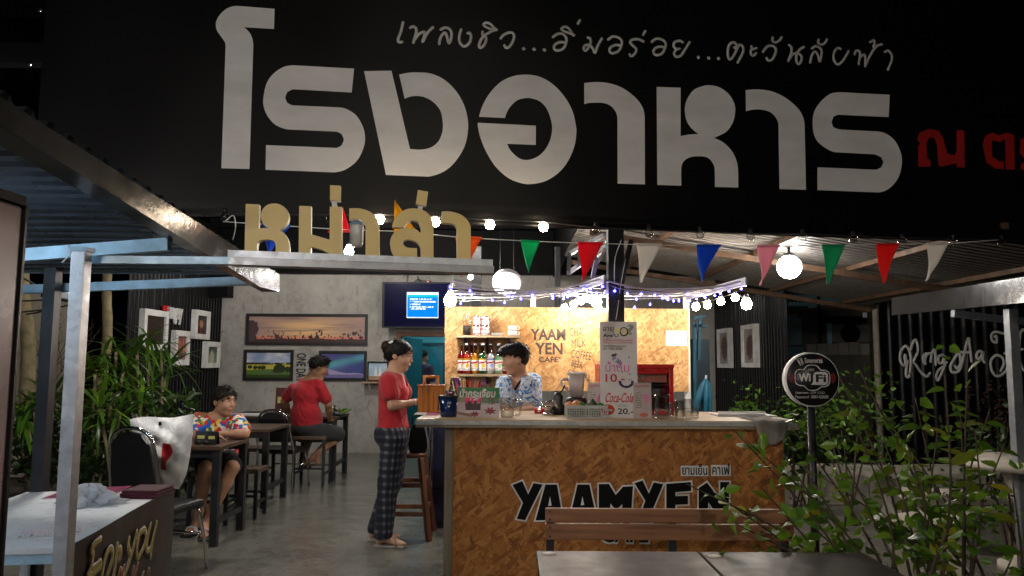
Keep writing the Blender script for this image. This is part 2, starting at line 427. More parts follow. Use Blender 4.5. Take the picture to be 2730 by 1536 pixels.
# grey plaster wall with door opening
YW = 12.06; DX0, DX1 = at(1068, 1000, YW).x, at(1196, 1000, YW).x; DZ = at(1068, 897, YW).z; WT = at(900, 731, YW).z
wall = MB()
for a, b, c, d in ((-4.6, DX0, 0, WT), (DX1, 3.2, 0, WT), (DX0, DX1, DZ, WT)): wall.box((a, YW, c), (b, YW+.14, d))
wall.build('plaster_wall', M_WALL, label='grey bare plaster wall hung with landscape pictures behind the tables', cat='wall')
fr = thing('door_frame', 'brown wooden frame around the open doorway under the television', 'door frame', (DX0, YW, 0))
for nm, lo, hi in (('jamb', (DX0-.07, YW-.03, 0), (DX0, YW+.16, DZ)), ('jamb', (DX1, YW-.03, 0), (DX1+.07, YW+.16, DZ)), ('head', (DX0-.07, YW-.032, DZ), (DX1+.07, YW+.158, DZ+.07))):
    MB().box(lo, hi, bev=.006).build(nm, M_WOOD, fr)
M_TEAL = mat('teal_paint', (.02, .16, .2), .45, 0, .2, 3); M_CYAN = mat('cyan_wall', (.12, .55, .62), .6, 0, .15, 3)
dr = thing('door', 'dark teal door swung open behind the woman in red', 'door', (DX0+.04, YW+.17, 0))
dv = Vector((math.sin(math.radians(12)), math.cos(math.radians(12)), 0)); dn = Vector((dv.y, -dv.x, 0)); d0 = Vector((DX0+.04, YW+.18, 0))
MB().obox(d0+dv*.4+Vector((0, 0, DZ/2)), dv*.4, dn*.018, (0, 0, DZ/2-.01), bev=.004).build('leaf', M_TEAL, dr)
MB().tube([d0+dv*.73+dn*.02+Vector((0, 0, .95)), d0+dv*.73+dn*.06+Vector((0, 0, .95)), d0+dv*.62+dn*.06+Vector((0, 0, .95))], .009).build('handle', M_CHROME, dr)
room = MB()
for lo, hi in (((-2.3, 14.6, 0), (.6, 14.7, 2.6)), ((.35, YW+.2, 0), (.45, 14.6, 2.6)), ((-2.3, YW+.2, 0), (-2.2, 14.6, 2.6)), ((-2.3, YW+.2, 2.6), (.6, 14.7, 2.7))): room.box(lo, hi)
room.build('back_room_wall', M_CYAN, label='cyan painted walls of the back room seen through the doorway', cat='wall')
pn = thing('room_partition', 'teal panel partition standing inside the back room', 'partition', (-.8, 14.2, 0))
pz = at(1150, 921, 14.2).z
MB().box((-1.9, 14.2, 0), (.3, 14.25, pz)).build('panel', mat('teal_panel', (.015, .2, .26), .4), pn)
MB().box((-1.9, 14.17, pz), (.3, 14.26, pz+.05)).build('top_rail', mat('dark_teal', (.01, .06, .08), .4), pn)
MB().box((at(1181, 1000, 14.2).x, 14.17, 0), (at(1181, 1000, 14.2).x+.05, 14.198, pz-.002)).build('stile', MATS['dark_teal'], pn)
# hall roof: black sheet and rafters
rf = thing('hall_roof', 'black underside of the hall roof above the plaster wall', 'roof', (-.7, 12.1, WT))
ZR = 3.62
MB().box((-4.7, 4.9, ZR), (.75, 12.2, ZR+.04)).build('sheet', M_ROOFDARK, rf)
MB().box((-4.7, 11.98, WT+.003), (3.3, 12.04, ZR-.003)).build('fascia', M_BLACK, rf)
for y in (11.8, 9.6, 7.4, 5.2): MB().box((-4.7, y, ZR-.15), (.75, y+.1, ZR-.004)).build('rafter', M_BLACK, rf)
for x in (-4.6, .64): MB().box((x, 4.95, 2.74), (x+.05, 11.97, ZR-.16)).build('side_board', M_BLACK, rf)
MB().box((at(612, 800, 11.6).x-.3, 11.5, at(600, 793, 11.6).z), (at(612, 800, 11.6).x, 11.75, WT)).build('corner_beam', M_BLACK, None, 'black steel beam end at the corner beside the plaster wall', 'beam')

def corrugated(o, u, L, z0, z1, n, pitch=.105, amp=.024, wide=False):
    """vertical-rib tin sheet from o along unit u, ribs pushed along n"""
    mb = MB(); o = Vector(o); u = Vector(u); n = Vector(n); prof = []
    k = int(L/pitch)
    for i in range(k):
        s = i*pitch; e = random.uniform(-.003, .003); a2 = amp*random.uniform(.9, 1.1)
        for q in range(10):
            c = .5-.5*math.cos(2*math.pi*q/10); prof.append((s+pitch*q/10, e+a2*min(1, max(0, c*1.5-.25))))
    vs = []; fs = []
    zs = [z0, z0+(z1-z0)*.33, z0+(z1-z0)*.66, z1]
    for j, z in enumerate(zs):
        for s, d in prof: vs.append(o+u*s+n*(d+.004*math.sin(s*1.7+j))+Vector((0, 0, z)))
    m = len(prof)
    for j in range(3):
        for i in range(m-1): fs.append((j*m+i, j*m+i+1, (j+1)*m+i+1, (j+1)*m+i))
    mb._add(vs, fs, 0, True); return mb
XL = -4.56
cw = thing('corrugated_wall', 'black corrugated tin wall with four white framed pictures on the left', 'wall', (XL, 10, 0))
corrugated((XL, 9.1, 0), (0, 1, 0), 2.96, .02, 2.73, (1, 0, 0)).build('tin_sheet', M_BLACKMETAL, cw)
XR = 3.2
cr = thing('corrugated_wall', 'black corrugated tin side wall with two tall white frames behind the bar', 'wall', (XR, 10.7, 0))
corrugated((XR, 12.6, 0), (0, -1, 0), 3.7, .02, 2.5, (-1, 0, 0)).build('tin_sheet', M_BLACKMETAL, cr)
c3 = thing('corrugated_wall', 'black corrugated tin wall painted with white script lettering at the right', 'wall', (5.6, 9.05, 0))
corrugated((4.28, 9.05, 0), (1, 0, 0), 3.4, .02, at(2600, 800, 9.05).z+.12, (0, -1, 0), .125, .02).build('tin_sheet', mat('dull_black_tin', (.005, .005, .006), .34, 0, .3, 3, 0, 30, .3), c3)
# lettering "Rong Aa H" in script, px traced
def k4(pts, bx=2380, by=820, s=6.037): return [at(bx+x/s, by+y/s, 9.02) for x, y in pts]
SCR = [[(210, 830), (205, 760), (190, 800), (205, 880), (180, 930), (130, 870), (120, 760), (160, 660), (215, 620), (265, 690), (290, 820), (285, 980), (260, 1110), (215, 1100), (220, 980), (240, 860)],
       [(290, 670), (330, 560), (370, 520), (400, 600), (400, 720), (340, 860), (380, 930), (440, 1020), (540, 1110), (600, 1060)],
       [(540, 740), (490, 790), (500, 880), (530, 910), (520, 840), (560, 750), (620, 750), (610, 870)], [(620, 760), (670, 680), (690, 760), (690, 920)],
       [(800, 760), (740, 790), (740, 880), (790, 890), (830, 800), (840, 780), (820, 900), (870, 880)], [(840, 920), (790, 1050), (730, 1170), (700, 1110), (740, 1010), (820, 950)],
       [(1000, 940), (1040, 980), (1090, 900), (1080, 760), (1050, 740), (980, 840), (930, 950), (960, 1040), (1080, 1000), (1160, 700), (1220, 490), (1240, 620), (1270, 870)], [(1080, 720), (1260, 720)],
       [(1450, 720), (1390, 700), (1350, 770), (1380, 830), (1430, 780), (1460, 710), (1450, 830), (1475, 880)],
       [(1640, 470), (1670, 460), (1670, 560), (1600, 530), (1590, 440), (1650, 390), (1740, 410), (1850, 440), (1870, 560), (1870, 800), (1840, 980), (1760, 1080), (1660, 1100), (1590, 1000), (1580, 860), (1660, 770), (1760, 800), (1790, 900), (1740, 1020)],
       [(1800, 735), (1950, 700), (2090, 670)], [(2140, 340), (2060, 400), (2040, 600), (2040, 800), (2080, 960), (2150, 1060)], [(2150, 340), (2200, 330), (2260, 380)], [(2200, 420), (2190, 700), (2210, 1000)]]
for sgm in SCR:
    MB().stroke([p-Vector((0, .002, 0)) for p in k4(sgm)], .0165, (0, -1, 0), .15).build('script_letter', M_WHITE, c3)
# beige neighbour wall at far left
MB().box((-9, 9.4, 0), (at(205, 1000, 9.4).x, 9.55, 2.25)).build('plaster_wall', M_BEIGE, label='stained beige garden wall behind the bare twigs at far left', cat='wall')

# ================================================================ black column and braces
YC = 5.75; cx = at(1640, 740, YC).x
cl = thing('steel_column', 'black square steel column rising behind the tall price board', 'column', (cx, YC, 0))
MB().box((cx-.06, YC-.06, 0), (cx+.06, YC+.06, 2.62), bev=.006).build('shaft', M_BLACKSTEEL, cl)
MB().bar(at(1648, 800, YC-.09), at(1682, 640, YC-.09), .035).build('brace', M_BLACKSTEEL, cl)
MB().tube(cat_rom([at(1656, 640, YC-.075), at(1640, 690, YC-.08), at(1638, 755, YC-.075)], 6), .004).build('cable', M_WHITEPL, cl)
MB().tube(cat_rom([at(1668, 690, YC-.115), at(1655, 760, YC-.115), at(1646, 830, YC-.075), at(1642, 852, YC-.066)], 6), .003).build('cable', M_WHITEPL, cl)
tr = thing('roof_truss', 'pale steel truss arms branching from the black column', 'truss', (cx-.3, 6.2, 2.2))
for a, b in (((1519, 676), (1612, 626)), ((1516, 728), (1617, 655)), ((1518, 676), (1516, 728)), ((1545, 660), (1545, 705)), ((1590, 700), (1625, 640)), ((1580, 740), (1590, 690))):
    MB().bar(at(*a, 6.2), at(*b, 5.9), .03).build('truss_bar', M_GALV, tr)

# ================================================================ tin awning on the right
def zr(X): return 2.11+.156*(4.2-X)
aw = thing('awning_roof', 'galvanised corrugated awning roof above the bunting on the right', 'roof', (2.5, 7, 2.2))
def awf():
    mb = MB(); prof = []; y = 4.75; k = 0
    while y < 9.0:
        prof += [(y, 0), (y+.03, 0), (y+.042, .016), (y+.062, .016), (y+.076, 0)]; y += .0955
    xs = [.62, 1.2, 2.0, 3.0, 4.2]; vs = []
    for X in xs:
        for y, d in prof: vs.append((X, y, zr(X)+d+.003*math.sin(y*2+X)))
    m = len(prof); fs = [(j*m+i, j*m+i+1, (j+1)*m+i+1, (j+1)*m+i) for j in range(len(xs)-1) for i in range(m-1)]
    return mb._add(vs, fs)
awf().build('sheet', M_ROOF, aw)
for X in (1.35, 2.2, 3.05, 3.9): MB().bar((X, 4.7, zr(X)-.025), (X, 9.02, zr(X)-.025), .05, .04).build('purlin', M_RUST, aw)
for y in (8.95, 6.9): MB().bar((.7, y, zr(.7)-.075), (4.18, y, zr(4.18)-.075), .05, .05).build('rafter', M_RUST, aw)
gp = at(2322, 806, 9.0)
MB().tube([(gp.x, 8.9, 0), (gp.x, 8.9, zr(gp.x)-.06)], .035, 12).build('downpipe', mat('old_pipe', (.3, .27, .22), .6), None, 'dull grey downpipe at the corner of the tin awning', 'pipe')
MB().bar((gp.x-.11, 8.93, 1.95), (gp.x-.11, 8.93, zr(gp.x)-.1), .035).build('bracket_bar', M_GALV, aw)

# right stall: shiny flashing, beam, post
rs = thing('market_stall', 'steel framed stall with shiny roof flashing at the right edge', 'stall', (3.3, 5.4, 0))
f1, f2 = at(2377, 795, 6.6), at(2377, 841, 6.6)
XF = f1.x
def fl(px, py): return atx(px, py, XF)
pl = [fl(2377, 795), fl(2377, 841), fl(2800, 800), fl(2800, 727)]
MB().prism(pl, (.012, 0, 0)).build('flashing', M_FLASH, rs)
PY = 5.2; pp = at(2692, 870, PY)
MB().box((pp.x, PY, 0), (pp.x+.065, PY+.065, pp.z+.12), bev=.005).build('post', galv('dull_galvanised', (.26, .28, .31), .45), rs)
MB().bar(at(2540, 836, PY+.5), at(2760, 861, PY+.5), .05, .05).build('beam', MATS['dull_galvanised'], rs)
rr = MB(); y = 5.0
a0 = f1.z-.02
for i in range(18):
    yy = 4.2+i*.13; rr.box((XF+.02, yy, a0-.03+.004*(i % 2)), (XF+2.5, yy+.13, a0-.02+.012*(i % 2)))
rr.build('roof_sheet', M_BLACKMETAL, rs)

# neighbour house in the gap
nh = thing('neighbour_house', 'dim neighbouring house wall glimpsed beyond the awning', 'house', (5.5, 14, 0))
MB().box((3.6, 14, 0), (8.6, 14.2, 4)).build('wall', concrete('house_wall', (.2, .18, .14), .4), nh)
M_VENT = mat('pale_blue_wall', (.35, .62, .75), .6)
va, vb = at(2100, 775, 13.9), at(2152, 822, 13.9)
MB().box((va.x, 13.9, vb.z), (vb.x, 13.995, va.z+.3)).build('vent_shade_panel', mat('vent_dark', (.02, .06, .14), .6), nh)  # raised dark panel, shade of the vent openings put into its colour
for i in range(5):
    for j in range(4):
        x = va.x+(vb.x-va.x)*(i+.5)/5+(j % 2)*.03; z = vb.z+(va.z+.25-vb.z)*(j+.5)/4
        MB().box((x-.028, 13.86, z-.035), (x+.028, 13.899, z+.035), Matrix.Translation((x, 0, z)) @ Matrix.Rotation(.5, 4, 'Y') @ Matrix.Translation((-x, 0, -z))).build('vent_block', M_VENT, nh)
MB().prism([at(2155, 785, 13.97), at(2155, 822, 13.97), at(2170, 820, 13.97), at(2260, 803, 13.97), at(2230, 790, 13.97)], (0, .02, 0)).build('pale_wall_patch', M_VENT, nh)  # flat angular patch in the same pale blue as the vent blocks
MB().prism([at(2098, 842, 13.95), at(2098, 922, 13.95), at(2137, 919, 13.95), at(2137, 848, 13.95), at(2122, 848, 13.95), at(2122, 838, 13.95)], (0, .04, 0)).build('door_panel', mat('white_door', (.45, .62, .68), .5), nh)
MB().box(at(2100, 952, 13.94), at(2145, 925, 13.96)).build('plinth_panel', M_VENT, nh)
MB().box((at(2156, 0, 13.9).x, 13.93, .6), (at(2156, 0, 13.9).x+.04, 13.97, 2.7)).build('pipe', M_BLACK, nh)
ac = thing('air_conditioner', 'outdoor air conditioner unit on the dim house wall', 'air conditioner', at(2265, 913, 13.7))
a1, a2 = at(2213, 913, 13.6), at(2320, 866, 13.6)
MB().box((a1.x, 13.6, a1.z), (a2.x, 13.98, a2.z), bev=.02).build('casing', mat('ac_casing', (.22, .21, .18), .5), ac)
MB().lathe([(.0, 0), (.17, 0), (.17, .02), (.15, .03)], (a1.x+.36, 13.6, (a1.z+a2.z)/2), 24, (0, -1, 0)).build('fan_grille', M_BLACK, ac)
MB().box((a1.x-.06, 13.56, a1.z-.05), (a1.x+.02, 13.59, a2.z+.02)).build('end_grille', M_VENT, ac)
MB().box((a1.x-.02, 13.5, a2.z+.02), (a2.x-.1, 13.95, a2.z+.14)).build('canopy', M_BLACK, ac)
cb = thing('cement_block_wall', 'low wall of pale cement blocks below the air conditioner', 'wall', (5.6, 13.3, 0))
bx0, bx1 = at(2150, 940, 13.3).x, at(2320, 940, 13.3).x; bz0, bz1 = at(2200, 946, 13.3).z, at(2200, 915, 13.3).z
MB().box((bx0, 13.3, 0), (bx1, 13.45, bz0-.005)).build('footing', MATS['house_wall'], cb)
for i in range(6):
    x0 = bx0+(bx1-bx0)*i/6
    MB().box((x0+.004, 13.3, bz0), (x0+(bx1-bx0)/6-.004, 13.45, bz1+random.uniform(-.02, .02)), bev=.008).build('block', M_CONC, cb)
# ================================================================ lamps
E_WARM = emis('warm_bulb', (1, .8, .57), 140); E_WHITE = emis('white_bulb', (1, .93, .83), 230); E_GLOBE = emis('globe_glow', (1, .97, .92), 70)
E_TUBE = emis('cool_tube', (.55, .78, 1), 95); E_LED = emis('blue_led', (.06, .05, 1), 30); E_OVAL = emis('sign_glow', (.93, .93, 1), 5)
M_BULB = glass('unlit_bulb', (.75, .75, .72), .3, .04)
def globe_lamp(c, r, label, m=E_GLOBE, drop=.1):
    t = thing('globe_lamp', label, 'lamp', (c[0], c[1], c[2]-r))
    MB().ball(c, r, 22).build('globe', m, t)
    MB().lathe([(r*.45, 0), (r*.5, r*.12), (r*.35, r*.3), (.012, r*.34), (.012, drop)], (c[0], c[1], c[2]+r*.9), 16).build('holder', M_BLKPLASTIC, t)
    if m is not E_GLOBE: MB().lathe([(.03, r*.5), (r*1.5, r*.25), (r*1.55, r*.2), (r*1.52, r*.3), (.03, r*.62)], (c[0], c[1], c[2]+r*.6), 24).build('added_shade', M_BLKPLASTIC, t)  # cap added over the hall globes to keep the roof underside dark
    return t
gl = at(2104, 712, 6.5)
globe_lamp(gl, .1, 'big round white globe lamp glowing under the tin awning', drop=max(.02, zr(gl.x)-gl.z-.09))
E_HALL = emis('hall_globe', (1, .95, .87), 260)
for i, (x, y, zz) in enumerate(((-2.6, 4.8, 2.8), (-2.3, 9.6, 3.3), (-.5, 7.6, 3.15))):
    globe_lamp((x, y, zz), .11, ('white globe lamp under the hall roof over the boy', 'white globe lamp under the hall roof over the wall table', 'white globe lamp under the hall roof near the bar')[i], E_HALL, .3)
def tube_lamp(a, b, r, label, m=E_TUBE):
    a, b = Vector(a), Vector(b); t = thing('tube_lamp', label, 'lamp', (a+b)/2)
    d = (b-a).normalized(); up = Vector((0, 0, 1))
    MB().tube([a+d*.03, b-d*.03], r, 12).build('tube', m, t)
    MB().obox((a+b)/2+up*.045, (b-a)/2, d.cross(up)*.025, up*.015, bev=.004).build('batten', M_WHITEPL, t)
    for p, s in ((a, 1), (b, -1)): MB().obox(p+d*s*.014+up*.012, d*.012, d.cross(up)*.018, up*.03).build('end_cap', M_WHITEPL, t)
    return t
tube_lamp((-3.1, 2.12, 1.84), (-1.95, 2.12, 1.84), .014, 'cool white tube lamp under the left stall roof')
tube_lamp((-2.6, -3.0, 2.3), (-1.4, -3.0, 2.3), .016, 'tube lamp over the seats behind the photographer', emis('front_tube', (1, .95, .92), 640))
def street_lamp(x, y, h, rz, label, m):
    t = thing('street_lamp', label, 'street lamp', (x, y, 0)); d = Vector((math.cos(rz), math.sin(rz), 0))
    MB().tube([(x, y, 0), (x, y, h-.4)]+cat_rom([Vector((x, y, h-.4)), Vector((x, y, h))+d*.25, Vector((x, y, h+.1))+d*.8], 5), .04, 10).build('pole', M_GALV, t)
    c = Vector((x, y, h+.1))+d*1.0
    MB().obox(c, d*.3, d.cross(Vector((0, 0, 1)))*.11, (0, 0, .05), bev=.03).build('head', M_BLKPLASTIC, t)
    MB().obox(c-Vector((0, 0, .056)), d*.24, d.cross(Vector((0, 0, 1)))*.085, (0, 0, .005)).build('lens', m, t)
street_lamp(1.6, -6.5, 5.2, 1.57, 'street lamp on a steel pole across the road behind the photographer', emis('street_glow', (1, .9, .74), 1200))
# back room lamp
tube_lamp((-1.6, 13.0, 2.45), (-.5, 13.0, 2.45), .016, 'cool tube lamp in the cyan back room', emis('room_tube', (.8, .95, 1), 70))

# ================================================================ black banner
BN = Vector((-.17, 1, 0)).normalized(); B0 = Vector((0, 4.2, 0)); BU = Vector((1, .17, 0)).normalized(); BV = Vector((0, 0, 1))
def bp(px, py, lift=0): return on(px, py, B0-BN*lift, BN)
M_BAN = G('banner_vinyl'); _n = M_BAN.noise(M_BAN.map((1.5, 1.5, .5)), 2.2, 6, .6); M_BAN.col(M_BAN.ramp(_n, [(.3, (.0015, .0015, .0018)), (.7, (.004, .0037, .004))]))
M_BAN.set(rough=.38, spec=.14); M_BAN.bump(_n, .12, .02); M_BAN = M_BAN.m
M_BANLET = G('banner_letter'); _n = M_BANLET.noise(M_BANLET.map((1.2, 1.2, 3)), 2.5, 7, .6); M_BANLET.col(M_BANLET.ramp(_n, [(.25, (.62, .6, .585)), (.7, (.8, .78, .77))])); M_BANLET.set(rough=.42); M_BANLET.bump(_n, .06, .01); M_BANLET = M_BANLET.m
M_BANRED = mat('banner_red', (.36, .012, .01), .45); M_SLOG = mat('slogan_grey', (.6, .59, .57), .45)
bl, br = bp(84, 581).x, bp(3050, 655).x; zb0, zb1 = bp(560, 578).z, bp(2730, 650).z; xb0, xb1 = bp(560, 578).x, bp(2730, 650).x
def banf(a, b):
    x = bl+(br-bl)*a; zb = zb0+(zb1-zb0)*(x-xb0)/(xb1-xb0); z = zb+(3.75-zb)*b**1.8
    y = 4.2+.17*x+.002*math.sin(x*3+z*7)+.0015*math.sin(x*9-z*4)-.011*math.sin((z-zb)*95+.6*math.sin(x*2.3))*math.exp(-(z-zb)/.05)*(.5+.5*math.sin(x*1.7+.6))
    return Vector((x, y, z))
ban = thing('banner', 'huge black banner with pale Thai letters hanging across the shopfront', 'banner', (0, 4.2, 2.1))
MB().grid(banf, 120, 60).build('sheet', M_BAN, ban)
def z2(L): return [(500+x/2.8975, y/2.8975) for x, y in L]
def z3(L): return [(1250+x/2.78625, y/2.78625) for x, y in L]
def z4(L): return [(1930+x/2.5875, y/2.5875) for x, y in L]
LET = [z2([(672,70),(375,47),(310,65),(255,110),(225,160),(219,195),(227,235),(255,278),(285,320),(295,352),(262,1300),(478,1306),(508,345),(500,300),(480,255),(437,210),(668,225)]),
 z2([(1286,532),(820,506),(740,520),(660,575),(610,650),(586,760),(590,830),(620,900),(680,965),(770,1000),(1150,1017),(1190,1035),(1207,1080),(1190,1125),(1150,1144),(607,1122),(603,1312),(1130,1332),(1220,1310),(1310,1240),(1360,1140),(1371,1055),(1350,970),(1300,890),(1230,845),(1180,832),(810,815),(770,795),(755,755),(770,712),(815,690),(1268,715)]),
 z2([(1364,551),(1575,548),(1718,1152),(1800,1157),(1880,1140),(1940,1090),(1970,1010),(1970,930),(1950,850),(1900,790),(1840,755),(1790,743),(1730,745),(1677,763),(1635,577),(1710,563),(1790,561),(1880,570),(1980,615),(2070,700),(2130,800),(2160,900),(2167,990),(2150,1100),(2110,1190),(2040,1280),(1960,1335),(1860,1365),(1533,1352)]),
 z3([(75,868),(100,790),(150,700),(230,615),(320,570),(420,556),(520,570),(620,625),(710,720),(770,830),(795,940),(798,980),(785,1080),(740,1190),(670,1280),(570,1345),(460,1368),(380,1358),(290,1320),(200,1240),(130,1130),(85,1020),(67,940),(67,913),(497,935),(496,1077),(282,1068),(310,1120),(370,1175),(430,1190),(500,1170),(560,1120),(600,1050),(618,970),(612,900),(580,810),(530,755),(470,732),(420,729),(360,745),(310,790),(280,840),(268,877)]),
 z3([(857,618),(950,611),(1050,622),(1150,660),(1240,730),(1290,800),(1305,870),(1307,1370),(1105,1364),(1104,880),(1090,830),(1050,785),(990,765),(900,765),(857,774)]),
 z3([(1395,647),(1572,653),(1572,1012),(1640,1000),(1703,996),(1650,950),(1615,890),(1604,810),(1620,740),(1670,670),(1740,640),(1790,635),(1860,650),(1930,700),(1970,770),(1977,830),(1960,910),(1910,980),(1820,1025),(1890,1060),(1950,1120),(1985,1190),(1998,1260),(2000,1394),(1828,1389),(1826,1260),(1810,1210),(1770,1170),(1700,1161),(1640,1170),(1595,1200),(1577,1250),(1577,1380),(1400,1374)]),
 z4([(150,623),(230,618),(330,632),(430,680),(510,750),(545,810),(555,860),(565,1310),(383,1305),(376,860),(360,815),(320,775),(260,757),(200,757),(152,768)]),
 z4([(1142,655),(800,637),(730,650),(660,710),(620,780),(612,860),(625,940),(670,1000),(760,1050),(1040,1065),(1085,1085),(1100,1120),(1085,1155),(1045,1172),(645,1155),(645,1312),(1070,1328),(1140,1300),(1200,1230),(1225,1140),(1220,1060),(1180,975),(1120,925),(1060,908),(800,895),(755,880),(742,845),(755,805),(790,792),(1135,808)])]
for L in LET: MB().prism([bp(x, y, .006) for x, y in smooth_poly(L)], -BN*.002).build('letter', M_BANLET, ban)
RED = [z4([(1340,1150),(1340,1010),(1355,990),(1330,965),(1350,915),(1420,890),(1480,905),(1510,950),(1525,1010),(1540,1060),(1590,1075),(1605,1040),(1605,900),(1655,900),(1662,1155),(1605,1155),(1605,1125),(1500,1150),(1480,1140),(1470,1000),(1450,950),(1410,955),(1395,990),(1400,1090),(1425,1110),(1425,1150)]),
 z4([(1785,1000),(1800,940),(1850,915),(1900,935),(1950,915),(2000,930),(2005,1170),(1945,1170),(1940,960),(1900,980),(1850,965),(1845,1000),(1850,1080),(1900,1115),(1930,1115),(1930,1165),(1870,1165),(1810,1120)]),
 z4([(2045,960),(2100,930),(2160,930),(2160,990),(2110,990),(2110,1020),(2160,1060),(2160,1170),(2050,1170),(2050,1130),(2090,1110),(2040,1060)])]
for L in RED: MB().prism([bp(x, y, .006) for x, y in L], -BN*.002).build('red_letter', M_BANRED, ban)
SL = [(1040, 20, 6.44, [[(222,255),(190,400),(145,520),(140,580),(165,595),(205,592)], [(345,350),(395,325),(445,360),(450,430),(420,530),(400,605)], [(430,540),(490,460),(570,420),(595,440),(560,585)], [(565,580),(640,440),(735,340)],
 [(870,380),(940,345),(1020,370),(1055,440),(1045,540),(1010,615),(985,530),(960,450),(930,435),(880,490),(850,570),(845,625)], [(1220,380),(1190,480),(1195,590),(1250,660),(1310,655),(1370,590),(1390,500),(1370,440),(1335,440)],
 [(1590,420),(1590,470),(1640,500),(1650,560),(1620,640),(1560,690),(1530,670),(1545,590),(1600,500),(1720,420),(1800,380)], [(1800,390),(1720,365),(1640,330),(1605,290),(1650,262),(1720,280),(1780,340),(1830,385)],
 [(1900,530),(1950,470),(2040,430),(2110,440),(2130,510),(2100,600),(2040,680),(1990,690),(1965,650)], [(2290,706),(2296,710)], [(2470,716),(2476,720)]]),
 (1440, 40, 4.954, [[(56,460),(60,464)], [(170,290),(230,250),(300,250),(345,300),(345,360),(310,440),(240,470),(190,450),(190,400),(250,360),(320,360)], [(450,265),(390,240),(310,210),(285,180),(330,155),(380,180),(420,240),(440,270)], [(525,70),(500,115)],
 [(630,300),(660,310),(668,360),(640,430),(600,470),(575,440),(600,400),(660,400),(700,450),(725,500),(760,410),(815,310)], [(900,325),(960,285),(1040,300),(1080,350),(1070,420),(1030,480),(960,505),(920,480),(930,430),(1000,395),(1060,400)],
 [(1365,350),(1300,320),(1220,325),(1190,360),(1220,400),(1265,440),(1265,490),(1220,540),(1190,535),(1185,520)], [(1390,215),(1362,262)], [(1475,355),(1530,315),(1610,325),(1655,370),(1650,440),(1610,510),(1540,530),(1500,500),(1510,450),(1570,420),(1640,425)],
 [(1885,360),(1840,340),(1780,360),(1765,410),(1800,450),(1850,440),(1800,460),(1770,510),(1800,550),(1860,535),(1920,450),(1975,360)], [(2091,558),(2095,562)], [(2225,565),(2229,569)], [(2355,572),(2359,576)]]),
 (1900, 80, 4.954, [[(285,230),(320,240),(310,190),(270,165),(220,200),(200,290),(210,370),(240,385),(290,320),(330,230),(360,195),(400,220),(405,280),(370,360),(330,430)], [(515,215),(520,255),(580,240)], [(505,275),(510,325),(545,335),(575,305)],
 [(665,290),(720,220),(790,210),(835,250),(825,320),(780,395),(730,400),(715,370)], [(795,100),(790,140),(830,165),(880,140),(910,100)], [(1010,200),(1040,230),(1040,300),(1000,410)], [(1020,380),(1060,320),(1130,310),(1175,350),(1165,420),(1130,450),(1105,400),(1110,320),(1150,260),(1205,225)],
 [(1310,245),(1360,215),(1420,240),(1440,300),(1415,420),(1390,330),(1350,285),(1310,340),(1290,430)], [(1400,130),(1395,170),(1440,195),(1490,165),(1510,125)], [(1690,250),(1650,240),(1605,300),(1600,390),(1650,455),(1710,420),(1770,330),(1795,280)],
 [(1875,320),(1890,280),(1930,275),(1950,320),(1930,450)], [(1940,370),(1990,330),(2015,350),(2015,480)], [(2015,480),(2080,340),(2160,220),(2235,190)], [(2080,160),(2130,135),(2140,180),(2120,225),(2180,200)], [(2275,290),(2320,275),(2365,330),(2360,420),(2315,525)]])]
for ox, oy, sc, LL in SL:
    for P in LL:
        dot = len(P) == 2 and abs(P[0][0]-P[1][0]) < 8
        MB().stroke([bp(ox+x/sc, oy+y/sc, .006) for x, y in P], .0105 if dot else .0082, -BN, .25, 4).build('dot' if dot else 'handwritten_letter', M_SLOG, ban)
for x, y in ((105, 26), (78, 170), (600, 577)): MB().lathe([(.006, 0), (.013, 0), (.013, .004), (.006, .004)], bp(x, y, .006), 14, -BN).build('eyelet', M_CHROME, ban)
# steel frame carrying the banner
bf = thing('sign_scaffold', 'black steel scaffold standing behind the banner', 'scaffold', (0, 4.4, 2.2))
for z in (2.3, 3.6): MB().bar((bl, 4.26+.17*bl, z), (br, 4.26+.17*br, z), .05).build('rail', M_BLACKSTEEL, bf)
for x in (bl+.05, -.9, cx, br-.1): MB().box((x-.03, 4.29+.17*x, 0 if x in (bl+.05, br-.1) else 2.33), (x+.03, 4.35+.17*x, 3.57)).build('upright', M_BLACKSTEEL, bf)
for x in (cx,): MB().bar((x, 4.36+.17*x, 2.58), (x, YC, 2.58), .06).build('tie_beam', M_BLACKSTEEL, bf)

